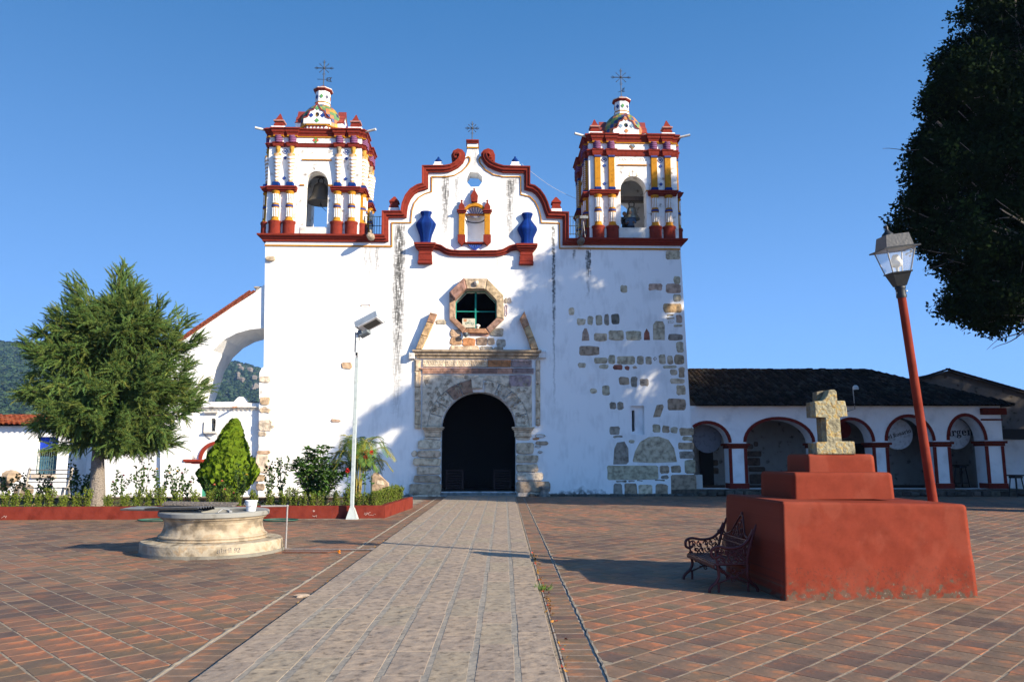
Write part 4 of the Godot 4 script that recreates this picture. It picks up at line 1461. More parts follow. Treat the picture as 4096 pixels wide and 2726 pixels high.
	b.lathe([Vector2(0.34, lan0 + lh * 0.27), Vector2(0.34, lan1 - 0.02)], 8, ctr, false, PI / 8)
	b.col = OCHRE
	b.lathe([Vector2(0.36, lan0 + lh * 0.2), Vector2(0.37, lan0 + lh * 0.27)], 8, ctr, false, PI / 8)
	b.col = RED
	b.lathe([Vector2(0.35, lan1 - 0.02), Vector2(0.44, lan1 + 0.04), Vector2(0.44, lan1 + 0.08)], 8, ctr, false, PI / 8)
	b.col = lin(0.62, 0.55, 0.5)
	b.lathe([Vector2(0.45, lan1 + 0.081), Vector2(0.45, lan1 + 0.12)], 8, ctr, false, PI / 8)
	b.col = RED * 1.2
	b.lathe([Vector2(0.30, lan1 + 0.12), Vector2(0.26, lan1 + 0.2), Vector2(0.12, lan1 + 0.3), Vector2(0.0, lan1 + 0.33)], 12, ctr)
	obj("lantern", b, M["paint"], t)
	b = mb()
	for k in 8:
		var a := TAU * k / 8
		b.xf = Transform3D(Basis(Vector3.UP, a), ctr + Basis(Vector3.UP, a) * Vector3(0, lan0 + lh * 0.6, 0.34 * cos(PI / 8)))
		b.col = [lin(0.1, 0.3, 0.1), lin(0.02, 0.03, 0.08), lin(0.5, 0.2, 0.05), BLUE][k % 4]
		b.slab2(PackedVector2Array([Vector2(-0.09, 0), Vector2(0, -0.11), Vector2(0.09, 0), Vector2(0, 0.11)]), -0.01, 0.025, 0.006)
	obj("lantern_tiles", b, M["tile"], t)
	iron_cross(Vector2(cx, lan1 + 0.3), crt - lan1 - 0.3, 0.33, cz, "tower_cross", t)
	b = mb(lin(0.05, 0.05, 0.05))
	var vy := lan1 + 0.3 + (crt - lan1 - 0.3) * (0.28 if left else 0.22)
	var vd := Vector3(1, -0.12, 0.2).normalized() if left else Vector3(0.25, -0.3, 1).normalized()
	b.tube([Vector3(cx, vy, cz) - vd * 0.32, Vector3(cx, vy, cz) + vd * 0.32], 0.012, 5)
	b.xf = Transform3D(Basis(vd, Vector3.UP, vd.cross(Vector3.UP).normalized()), Vector3(cx, vy, cz))
	b.plate(PackedVector2Array([Vector2(0.14, -0.08), Vector2(0.4, -0.11), Vector2(0.33, 0), Vector2(0.4, 0.11), Vector2(0.14, 0.08)]), [PackedVector2Array([Vector2(0.18, -0.05), Vector2(0.34, -0.075), Vector2(0.28, 0), Vector2(0.34, 0.075), Vector2(0.18, 0.05)])], -0.006, 0.006)
	obj("weather_vane", b, M["iron"], t)
	# bell (a thing of its own), its beam belongs to the tower
	var by: float = W2(1270 if left else 2519, 714 if left else 812, cz + 0.9).y
	var bxx: float = W2(1281 if left else 2526, 800, zf - 0.9).x
	var byl: float = W2(1281, 812 if left else 865, zf - 0.9).y
	by = W2(1281, 732 if left else 812, zf - 0.9).y
	var br: float = (by - byl) * 0.62
	b = mb(lin(0.12, 0.09, 0.07))
	var beam := by + 0.35
	b.box(Vector3((x0 + x1) / 2, beam, zf - 0.9), Vector3(w - th * 2, 0.2, 0.18), Basis(), 0.01)
	if not left:
		b.col = lin(0.3, 0.26, 0.2)
		b.box(Vector3((x0 + x1) / 2, beam + 0.05, zf - 1.3), Vector3(w - th * 2, 0.16, 0.2), Basis(), 0.01)
	obj("bell_beam", b, M["wood"], t)
	var bell := thing("bell", "large dark bronze bell hanging in the left tower" if left else "smaller grey bronze bell hanging in the right tower", "bell", church.transform * Vector3(bxx, byl, zf - 0.9), church.rotation.y)
	var bh := by - byl
	b = mb(lin(0.065, 0.055, 0.045) if left else lin(0.22, 0.23, 0.20))
	b.lathe([Vector2(br * 0.9, 0.02), Vector2(br, 0), Vector2(br * 0.92, bh * 0.12), Vector2(br * 0.68, bh * 0.35), Vector2(br * 0.55, bh * 0.7), Vector2(br * 0.5, bh * 0.85), Vector2(br * 0.3, bh * 0.97), Vector2(0.0, bh)], 20)
	obj("body", b, M["metal"] if not left else M["iron"], bell)
	b = mb(lin(0.05, 0.045, 0.04))
	b.tube([Vector3(-0.1, bh * 0.95, 0), Vector3(-0.12, bh + 0.14, 0), Vector3(0, bh + 0.26, 0), Vector3(0.12, bh + 0.14, 0), Vector3(0.1, bh * 0.95, 0)], 0.03, 6)
	obj("crown_loop", b, M["iron"], bell)
	b = mb(lin(0.04, 0.04, 0.04))
	b.tube([Vector3(0, bh * 0.7, 0), Vector3(0.02, -0.1, 0)], 0.025, 6)
	b.ball(Vector3(0.02, -0.1, 0), Vector3.ONE * 0.06, 8, 5)
	if left: b.tube([Vector3(0.02, -0.12, 0), Vector3(0.3, -0.4, 0.1)], 0.012, 4)
	obj("clapper", b, M["iron"], bell)
	if not left:
		# faint painted words over the arch
		var tm := TextMesh.new()
		var f := SystemFont.new()
		f.font_names = PackedStringArray(["Droid Serif"])
		tm.font = f
		tm.text = "SANCTVS DEVS"
		tm.font_size = 22
		tm.pixel_size = 0.0078
		tm.depth = 0.006
		tm.curve_step = 4.0
		var mt := StandardMaterial3D.new()
		mt.resource_name = "faded_letters"
		mt.albedo_color = lin(0.42, 0.38, 0.3).linear_to_srgb()
		mt.roughness = 0.9
		tm.material = mt
		inst("painted_words", tm, t, frames[0] * Transform3D(Basis(), Vector3(acx0 + 0.02, W2(xm, 634).y, 0.003)))
		b = mb(lin(0.62, 0.50, 0.28), frames[0])
		var ey := W2(xm, 690).y
		b.tube([Vector3(acx0, ey - 0.1, 0.004), Vector3(acx0, ey + 0.16, 0.004)], 0.012, 4)
		b.tube([Vector3(acx0 - 0.08, ey + 0.1, 0.004), Vector3(acx0 + 0.08, ey + 0.1, 0.004)], 0.012, 4)
		for sd in [-1, 1]:
			b.tube([Vector3(acx0 + sd * 0.14, ey + 0.05, 0.004), Vector3(acx0 + sd * 0.17, ey - 0.14, 0.004)], 0.011, 4)
			b.tube([Vector3(acx0 + sd * 0.05, ey - 0.13, 0.004), Vector3(acx0 + sd * 0.22, ey - 0.09, 0.004)], 0.011, 4)
		obj("painted_emblem", b, M["paint"], t)

# ---------------------------------------------------------------- portal
const C4 := [1620.0, 1080.0, 0.5994]
const C5 := [2100.0, 960.0, 0.67633]

func jitter(p: PackedVector2Array, amt: float) -> PackedVector2Array:
	var q := PackedVector2Array()
	for k in p.size():
		q.append(p[k] + Vector2(rng.randf_range(-amt, amt), rng.randf_range(-amt, amt)))
	return q

func rounded(x0: float, y0: float, x1: float, y1: float, r: float) -> PackedVector2Array:
	var p := PackedVector2Array()
	var rr := minf(r, minf(x1 - x0, y1 - y0) * 0.45)
	for q in [[x0 + rr, y0, x1 - rr, y0], [x1, y0 + rr, x1, y1 - rr], [x1 - rr, y1, x0 + rr, y1], [x0, y1 - rr, x0, y0 + rr]]:
		p.append(Vector2(q[0], q[1]))
		if Vector2(q[0], q[1]).distance_to(Vector2(q[2], q[3])) > rr * 3: p.append(Vector2((q[0] + q[2]) / 2, (q[1] + q[3]) / 2))
		p.append(Vector2(q[2], q[3]))
	return p

func stone_at(cr: Array, s: Array, parent: Node, z1: float, c: Color, called := "stone") -> void:
	var a := W2(cr[0] + s[0] * cr[2], cr[1] + s[3] * cr[2])
	var e := W2(cr[0] + s[2] * cr[2], cr[1] + s[1] * cr[2])
	var b := mb(c)
	b.slab2(jitter(rounded(a.x, a.y, e.x, e.y, 0.06), 0.019), -0.04, z1 + rng.randf_range(-0.008, 0.012), 0.022)
	obj(called, b, M["stone"], parent)

func portal() -> void:
	var sand := lin(0.708, 0.595, 0.453)
	var pale := lin(0.714, 0.649, 0.542)
	var pink := lin(0.649, 0.399, 0.310)
	var grey := lin(0.497, 0.469, 0.414)
	var brown := lin(0.501, 0.413, 0.317)
	var rust := lin(0.544, 0.266, 0.121)
	var mauve := lin(0.402, 0.331, 0.359)
	var root := Node3D.new()
	root.name = "doorway"
	church.add_child(root)
	# jamb stones
	for s in [[128, 1118, 240, 1130, pale], [90, 1133, 240, 1190, pale], [45, 1203, 80, 1240, pale], [84, 1202, 240, 1247, sand], [55, 1256, 240, 1302, sand], [78, 1311, 240, 1361, sand], [58, 1370, 240, 1413, brown], [32, 1422, 242, 1494, brown], [48, 1497, 243, 1541, pale], [740, 1112, 838, 1131, pale], [740, 1150, 860, 1222, sand], [740, 1232, 886, 1282, sand], [742, 1292, 886, 1342, sand], [742, 1350, 920, 1402, pale], [740, 1410, 968, 1477, brown], [746, 1482, 892, 1541, pale], [868, 1094, 936, 1116, pale], [850, 1120, 896, 1131, rust], [870, 1142, 956, 1166, brown], [866, 1170, 908, 1184, pale], [888, 1206, 920, 1220, brown]]:
		stone_at(C4, s, root, 0.16 if s[2] - s[0] > 100 else 0.06, vary(s[4], 0.12), "jamb_stone")
	# imposts
	for xx in [[116, 262], [712, 862]]:
		var b := mb(sand)
		cbox(b, C4, xx[0], 1046, xx[1], 1056, -0.05, 0.30, 0.012)
		cbox(b, C4, xx[0] + 6, 1057, xx[1] - 6, 1066, -0.05, 0.25, 0.012)
		cbox(b, C4, xx[0] + 14, 1067, xx[1] - 14, 1078, -0.05, 0.2, 0.01)
		cbox(b, C4, xx[0] + 18, 1079, xx[1] - 20, 1112, -0.05, 0.17, 0.01)
		obj("impost", b, M["stone"], root)
	# spandrels around the arch, with carved relief
	var dl := W2(C4[0] + 240 * C4[2], C4[1] + 1046 * C4[2])
	var dr := W2(C4[0] + 740 * C4[2], C4[1] + 1046 * C4[2])
	var dt := W2(C4[0] + 490 * C4[2], C4[1] + 812 * C4[2])
	var cx := (dl.x + dr.x) / 2
	var half := (dr.x - dl.x) / 2
	var sp := dl.y
	var rise := dt.y - sp
	var tl := W2(C4[0] + 120 * C4[2], C4[1] + 700 * C4[2])
	var tr := W2(C4[0] + 845 * C4[2], C4[1] + 700 * C4[2])
	for side in 2:
		var p := PackedVector2Array()
		for k in 13:
			var a := PI / 2 + (PI / 2) * k / 12 * (1 if side == 0 else -1)
			p.append(Vector2(cx + cos(a) * half * 1.36, sp + sin(a) * rise * 1.36 ))
		p.append(Vector2(tl.x if side == 0 else tr.x, sp))
		p.append(Vector2(tl.x if side == 0 else tr.x, tl.y))
		p.append(Vector2(cx, tl.y))
		for k in p.size(): p[k] = Vector2(clampf(p[k].x, tl.x, tr.x), minf(p[k].y, tl.y))
		var b := mb(pale)
		b.plate(p, [], -0.02, 0.09, false)
		obj("spandrel", b, M["stone"], root)
	# voussoirs
	var nv := 11
	for k in nv:
		var a0 := PI * k / nv + 0.012
		var a1 := PI * (k + 1) / nv - 0.012
		if k == 5: continue
		var p := PackedVector2Array()
		for e in 4: p.append(Vector2(cx + cos(lerpf(a0, a1, e / 3.0)) * half * 1.0, sp + sin(lerpf(a0, a1, e / 3.0)) * rise))
		for e in 4: p.append(Vector2(cx + cos(lerpf(a1, a0, e / 3.0)) * half * 1.345, minf(sp + sin(lerpf(a1, a0, e / 3.0)) * rise * 1.345, tl.y - 0.01)))
		var c: Color = pale
		if k in [6, 7]: c = lin(0.36, 0.24, 0.18)
		elif k == 3 or k == 2: c = grey
		var b := mb(vary(c, 0.08))
		b.slab2(p, -0.6 if k in [0, 10] else -0.1, 0.13, 0.015)
		obj("voussoir", b, M["stone"], root)
	var kb := mb(pale)
	kb.slab2(poly([442, 716, 520, 716, 518, 790, 446, 790], C4[0], C4[1], C4[2]), -0.1, 0.2, 0.02)
	obj("keystone", kb, M["stone"], root)
	# carved scrolls, flowers and leaves: relief on voussoirs and spandrels
	var b := mb(lin(0.46, 0.40, 0.32))
	for k in 120:
		var pt := Vector2(rng.randf_range(tl.x + 0.1, tr.x - 0.1), rng.randf_range(sp + 0.05, tl.y - 0.08))
		var q := Vector2((pt.x - cx) / half, (pt.y - sp) / rise)
		var rr := q.length()
		if rr < 1.06: continue
		if absf(rr - 1.345) < 0.05: continue
		if absf(pt.x - cx) < 0.26: continue
		var z := 0.135 if rr < 1.345 else 0.095
		var s := rng.randf_range(0.05, 0.10)
		var ph := rng.randf() * TAU
		var dirn := 1.0 if rng.randf() < 0.5 else -1.0
		var pts := []
		for e in 14:
			var a := ph + dirn * e * 0.62
			var rad := s * (1.0 - e / 16.0)
			pts.append(Vector3(pt.x + cos(a) * rad, pt.y + sin(a) * rad, z))
		b.tube(pts, 0.016, 4, false)
		var d := Vector2.from_angle(ph)
		b.tube([Vector3(pt.x + d.x * s, pt.y + d.y * s, z), Vector3(pt.x + d.x * s * 2.0 - d.y * s * 0.6, pt.y + d.y * s * 2.0 + d.x * s * 0.6, z)], [0.018, 0.008], 4)
		b.ball(Vector3(pt.x, pt.y, z), Vector3(0.025, 0.025, 0.025), 6, 4)
	obj("carved_scrolls", b, M["stone"], root)
	# carved frieze blocks and the fluted red band
	for s in [[120, 600, 270, 645, pale], [273, 600, 325, 645, pale], [328, 600, 440, 645, pale], [442, 600, 550, 645, sand], [553, 600, 706, 645, rust], [710, 600, 845, 645, mauve]]:
		var a := W2(C4[0] + s[0] * C4[2], C4[1] + s[3] * C4[2])
		var e := W2(C4[0] + s[2] * C4[2], C4[1] + s[1] * C4[2])
		b = mb(vary(s[4], 0.06))
		b.slab2(PackedVector2Array([a, Vector2(e.x, a.y), e, Vector2(a.x, e.y)]), -0.03, 0.10, 0.012)
		obj("frieze_block", b, M["stone"], root)
		b = mb(s[4] * 1.08)
		var n := int((e.x - a.x) / 0.12)
		for k in n:
			var x := a.x + 0.06 + k * (e.x - a.x - 0.06) / n
			var rad := 0.05 if k % 3 != 1 else 0.085
			var pts := []
			for j in 11: pts.append(Vector3(x + cos(TAU * j / 10) * rad, (a.y + e.y) / 2 + sin(TAU * j / 10) * rad * (1.0 if k % 3 == 1 else 1.5), 0.105))
			b.tube(pts, 0.013, 4, false)
			b.ball(Vector3(x, (a.y + e.y) / 2, 0.105), Vector3(0.025, 0.025, 0.02), 6, 4)
		obj("carving", b, M["stone"], root)
	for s in [[100, 655, 320, pink], [322, 655, 442, pink], [444, 655, 615, lin(0.37, 0.25, 0.22)], [617, 655, 715, pink], [718, 655, 858, mauve]]:
		b = mb(s[3])
		for k in 4: cbox(b, C4, s[0] + (18 if k and s[0] == 100 else 0), s[1] + k * 9, s[2], s[1] + k * 9 + 8, -0.02, 0.17 - k * 0.022, 0.006)
		obj("fluted_band", b, M["stone"], root)
	# cornice
	var plan := Transform3D(Basis(Vector3(1, 0, 0), Vector3(0, 0, 1), Vector3(0, 1, 0)), Vector3.ZERO)
	var c0 := W2(C4[0] + 88 * C4[2], C4[1] + 588 * C4[2])
	var c1 := W2(C4[0] + 872 * C4[2], C4[1] + 536 * C4[2])
	var h := c1.y - c0.y
	b = mb(lin(0.40, 0.34, 0.26))
	b.sweep(PackedVector2Array([Vector2(c0.x, -0.05), Vector2(c0.x, 0.1), Vector2(c1.x, 0.1), Vector2(c1.x, -0.05)]), [Vector2(-0.14, c0.y), Vector2(0.03, c0.y), Vector2(0.05, c0.y + h * 0.25), Vector2(0.12, c0.y + h * 0.35), Vector2(0.14, c0.y + h * 0.6), Vector2(0.22, c0.y + h * 0.72), Vector2(0.23, c1.y - 0.02), Vector2(-0.14, c1.y + 0.04)], false, plan)
	obj("door_cornice", b, M["stone"], root)
	b = mb(WHITE * 0.8)
	cbox(b, C4, 28, 552, 66, 595, -0.03, 0.25, 0.02)
	cbox(b, C4, 890, 540, 940, 590, -0.03, 0.2, 0.02)
	obj("cornice_end", b, M["old_plaster"], root)
	for xx in [[66, 104, 600, 1060], [872, 902, 600, 1040]]:
		var yy: float = xx[2]
		while yy < xx[3] - 20:
			var ln := minf(rng.randf_range(70, 120), xx[3] - yy)
			b = mb(vary(sand, 0.14))
			cbox(b, C4, xx[0], yy, xx[1], yy + ln - 3, -0.03, 0.10, 0.012)
			cbox(b, C4, xx[0] + 8, yy + 2, xx[1] - 8, yy + ln - 5, 0.1, 0.13, 0.008)
			obj("strip_stone", b, M["stone"], root)
			yy += ln
	# broken pediment: two raking pieces, each of three stones
	for q in [[[170, 290, 215, 300, 190, 362, 148, 352], [147, 354, 189, 364, 152, 450, 110, 440], [109, 442, 151, 452, 112, 532, 74, 532]], [[764, 330, 794, 282, 828, 372, 790, 392], [791, 394, 829, 374, 858, 450, 818, 462], [819, 464, 859, 452, 888, 530, 840, 534]]]:
		var cs := [lin(0.42, 0.26, 0.17), lin(0.52, 0.38, 0.22), lin(0.50, 0.37, 0.23)]
		for k in 3:
			b = mb(vary(cs[k], 0.1))
			b.slab2(poly(q[k], C4[0], C4[1], C4[2]), -0.03, 0.30, 0.03)
			obj("raking_stone", b, M["stone"], root)
	# ring of stones round the octagonal window, splayed inwards
	var inn := [335, 205, 410, 130, 535, 130, 610, 205, 610, 322, 538, 392, 408, 392, 335, 322]
	var outr := [296, 158, 395, 60, 548, 60, 656, 172, 660, 332, 562, 425, 385, 420, 298, 332]
	var rc := [lin(0.52, 0.44, 0.34), lin(0.54, 0.45, 0.31), lin(0.5, 0.42, 0.3), lin(0.38, 0.25, 0.2), lin(0.40, 0.22, 0.13), lin(0.36, 0.22, 0.16), lin(0.5, 0.36, 0.26), lin(0.56, 0.5, 0.42)]
	for k in 8:
		var j := (k + 1) % 8
		var p := poly([inn[k * 2], inn[k * 2 + 1], inn[j * 2], inn[j * 2 + 1], outr[j * 2], outr[j * 2 + 1], outr[k * 2], outr[k * 2 + 1]], C4[0], C4[1], C4[2])
		b = mb(rc[(k + 7) % 8] if k != 0 else lin(0.36, 0.22, 0.19))
		b.slab2(p, -0.5, 0.16 if k != 0 else 0.34, 0.05)
		obj("window_stone", b, M["stone"], root)
	b = mb(lin(0.02, 0.24, 0.20))
	cbox(b, C4, 466, 133, 475, 390, -0.42, -0.36)
	cbox(b, C4, 337, 261, 608, 269, -0.415, -0.365)
	for k in 8:
		var j := (k + 1) % 8
		var a := poly([inn[k * 2], inn[k * 2 + 1]], C4[0], C4[1], C4[2])[0]
		var e := poly([inn[j * 2], inn[j * 2 + 1]], C4[0], C4[1], C4[2])[0]
		b.tube([Vector3(a.x, a.y, -0.40), Vector3(e.x, e.y, -0.40)], 0.035, 4)
	obj("window_frame", b, M["paint"], root)
	# stones under and beside the window
	for s in [[300, 452, 380, 500, lin(0.52, 0.34, 0.2)], [384, 452, 470, 506, rust], [475, 449, 550, 502, lin(0.38, 0.28, 0.22)], [553, 453, 598, 500, brown], [610, 460, 672, 513, grey], [430, 396, 560, 442, pink], [300, 505, 495, 536, sand], [498, 508, 590, 536, grey], [592, 512, 655, 536, brown], [302, 395, 372, 448, lin(0.54, 0.40, 0.29)], [566, 385, 655, 440, grey], [664, 183, 684, 222, grey], [687, 183, 710, 224, lin(0.55, 0.52, 0.5)], [664, 228, 684, 312, pink], [205, 330, 274, 362, grey], [690, 700, 842, 775, mauve]]:
		stone_at(C4, s, root, 0.03 if s[1] < 600 else 0.1, vary(s[4], 0.12), "rubble_stone")

func facade_stones() -> void:
	var c := {"g": lin(0.548, 0.512, 0.400), "c": lin(0.663, 0.586, 0.450), "b": lin(0.447, 0.363, 0.269), "d": lin(0.333, 0.315, 0.275), "p": lin(0.520, 0.395, 0.325), "r": lin(0.360, 0.137, 0.100), "o": lin(0.577, 0.409, 0.237), "k": lin(0.174, 0.171, 0.144)}
	var s := "833 62 918 115 c,880 215 920 258 g,728 257 815 298 p,833 258 922 312 p,878 318 925 362 g,818 373 928 430 o,838 437 880 447 g,838 457 885 467 g,845 477 880 490 g,893 437 930 493 p,880 500 932 512 g,848 555 934 592 d,897 600 938 662 g,562 265 608 312 g,258 397 292 442 c,308 462 358 502 c,370 448 404 502 g,418 443 460 503 g,470 438 498 502 d,510 436 560 497 k,410 550 487 597 c,497 532 584 592 g,597 536 687 592 g,322 627 437 680 b,410 692 487 730 g,495 676 532 732 g,543 685 652 735 g,664 683 700 735 g,712 686 750 735 g,760 690 780 712 k,792 674 832 735 g,845 682 875 737 c,883 678 940 735 b,313 725 362 753 c,438 735 497 760 g,520 737 577 768 r,590 740 620 768 r,635 745 665 760 b,815 742 900 758 g,857 765 900 798 c,910 750 945 815 b,555 808 618 857 b,627 808 664 868 d,678 815 733 863 d,858 818 945 848 c,382 875 428 908 c,455 858 502 918 g,898 858 950 915 c,500 957 540 1000 d,548 955 582 1003 d,845 937 952 1005 b,500 1100 560 1150 d,520 1152 580 1170 d,755 1087 803 1140 g,812 1095 855 1140 b,862 1103 905 1142 g,915 1110 998 1155 b,930 1160 995 1188 g,903 1195 1000 1238 b,912 1248 1002 1292 d,948 1297 1008 1380 g,613 1178 650 1202 g,488 1333 788 1416 g,797 1333 855 1380 b,862 1330 925 1378 b,805 1390 850 1413 d,768 1412 830 1424 d,538 1420 600 1430 d,612 1420 650 1428 d,660 1418 700 1426 d,525 1440 575 1535 d,588 1435 662 1530 b,672 1443 755 1533 c,773 1440 847 1525 b,865 1385 1012 1517 b"
	for e in s.split(","):
		var q := e.split(" ")
		stone_at(C5, [float(q[0]), float(q[1]), float(q[2]), float(q[3])], church, 0.010, vary(c[q[4]], 0.14), "wall_stone")
	for e in [[[335, 595, 340, 545, 350, 520, 365, 520, 380, 560, 382, 594], "p"], [[703, 590, 704, 550, 720, 520, 736, 548, 740, 592], "r"], [[758, 590, 758, 500, 775, 476, 815, 478, 828, 505, 828, 590], "g"], [[757, 1048, 780, 975, 815, 970, 822, 985, 800, 1045], "b"], [[523, 1326, 528, 1230, 545, 1195, 590, 1190, 612, 1230, 615, 1310, 600, 1325], "d"], [[636, 1300, 650, 1250, 680, 1190, 730, 1163, 790, 1160, 850, 1180, 885, 1230, 900, 1312, 760, 1317, 640, 1312]  , "g"]]:
		var b := mb(vary(c[e[1]], 0.08))
		b.slab2(jitter(poly(e[0], C5[0], C5[1], C5[2]), 0.01), -0.04, 0.012, 0.02)
		obj("wall_stone", b, M["stone"], church)
	# whitewashed and bare stones at the left corner
	var pl := lin(0.68, 0.62, 0.54)
	for q in [[1040, 1505, 1085, 1530, pl], [1042, 1588, 1082, 1618, lin(0.6, 0.47, 0.34)], [1040, 1632, 1085, 1650, lin(0.62, 0.52, 0.4)], [1036, 1680, 1090, 1722, pl], [1034, 1726, 1070, 1745, pl], [1030, 1800, 1084, 1815, lin(0.6, 0.45, 0.34)], [1024, 1816, 1075, 1890, pl], [1020, 1898, 1061, 1924, lin(0.46, 0.36, 0.24)], [1026, 1932, 1062, 1960, lin(0.34, 0.28, 0.22)], [1066, 1026, 1100, 1044, lin(0.62, 0.53, 0.4)], [1440, 1216, 1482, 1226, lin(0.55, 0.42, 0.3)], [1365, 1448, 1408, 1474, lin(0.56, 0.42, 0.3)], [1322, 1676, 1362, 1688, lin(0.55, 0.42, 0.34)], [1052, 1700, 1100, 1712, pl]]:
		stone_at([0.0, 0.0, 1.0], q, church, 0.03 if q[0] > 1100 else 0.14, vary(q[4], 0.06), "corner_stone")
	# thickened foot of the left corner
	var b := mb(WHITE)
	b.plate(PackedVector2Array([W2(1034, 1990), W2(1100, 1990), W2(1098, 1490), W2(1088, 1470), W2(1050, 1470), W2(1040, 1490)]), [], -1.6, 0.1)
	obj("corner_buttress", b, M["old_plaster"], church)
	# low kerb of rough stones along the foot of the front
	for k in 24:
		var x := 2.2 + k * 0.3
		b = mb(vary(lin(0.10, 0.10, 0.095), 0.3))
		b.box(Vector3(x, 0.03, 0.16 + rng.randf_range(-0.03, 0.03)), Vector3(0.28, 0.10 + rng.randf() * 0.05, 0.3), Basis(Vector3.UP, rng.randf_range(-0.1, 0.1)), 0.03)
		obj("kerb_stone", b, M["stone"], church)

# ---------------------------------------------------------------- buildings on the left
func bxx(b: MB, x0: float, y0: float, z0: float, x1: float, y1: float, z1: float, bev := 0.0) -> void:
	b.box(Vector3((x0 + x1) / 2, (y0 + y1) / 2, (z0 + z1) / 2), Vector3(absf(x1 - x0), absf(y1 - y0), absf(z1 - z0)), Basis(), bev)

func barrel_tile(length: float, r: float, c: Color) -> ArrayMesh:
	var b := mb(c)
	var rows := []
	for e in 2:
		var line := PackedVector3Array()
		for k in 6:
			var a := PI * k / 5
			var rr := r * (1.0 if e == 0 else 0.86)
			line.append(Vector3(cos(a) * rr, sin(a) * rr * 0.75, length * (0.5 - e)))
		rows.append(line)
	b.grid(rows, false, true)
	var rim := []
	for e in 2:
		var line := PackedVector3Array()
		for k in 6:
			var a := PI * k / 5
			line.append(Vector3(cos(a) * r * (1.0 - e * 0.2), sin(a) * r * 0.75 * (1.0 - e * 0.25), length * 0.5))
		rim.append(line)
	b.grid(rim, false, false)
	return b.mesh(M["rooftile"])

# rows of half-round tiles from the eave up; the lowest rows are single pieces
func tile_roof(parent: Node, eave_a: Vector3, eave_b: Vector3, up: Vector3, tones: Array, pitch_w: float, exposure: float, singles: int, keep: Callable) -> void:
	var along := (eave_b - eave_a)
	var n := int(along.length() / pitch_w)
	var ud := up.normalized()
	var ad := along.normalized()
	var nrm := ad.cross(ud).normalized()
	if nrm.y < 0: nrm = -nrm
	var rows := int(up.length() / exposure)
	var meshes := []
	for t in tones: meshes.append(barrel_tile(exposure * 1.3, pitch_w * 0.5, t))
	var xfs := []
	var cols := []
	var white := barrel_tile(exposure * 1.3, pitch_w * 0.5, Color(1, 1, 1))
	var done := 0
	for r in rows:
		for k in n:
			var p: Vector3 = eave_a + ad * (k + 0.5) * pitch_w + ud * (r * exposure + 0.05)
			if not keep.call(p): continue
			p += nrm * (0.02 + rng.randf_range(-0.012, 0.02)) + ad * rng.randf_range(-0.01, 0.01)
			var bs := Basis(ad, nrm, -ud) * Basis(Vector3.UP, rng.randf_range(-0.05, 0.05)) * Basis(Vector3.RIGHT, -0.03)
			var t := Transform3D(bs, p)
			if done < singles:
				inst("roof_tile", meshes[rng.randi() % meshes.size()], parent, t)
				done += 1
			else:
				xfs.append(t)
				cols.append(vary(tones[rng.randi() % tones.size()], 0.25))
	if xfs.size(): stuff("upper_roof_tiles", white, xfs, cols, parent)

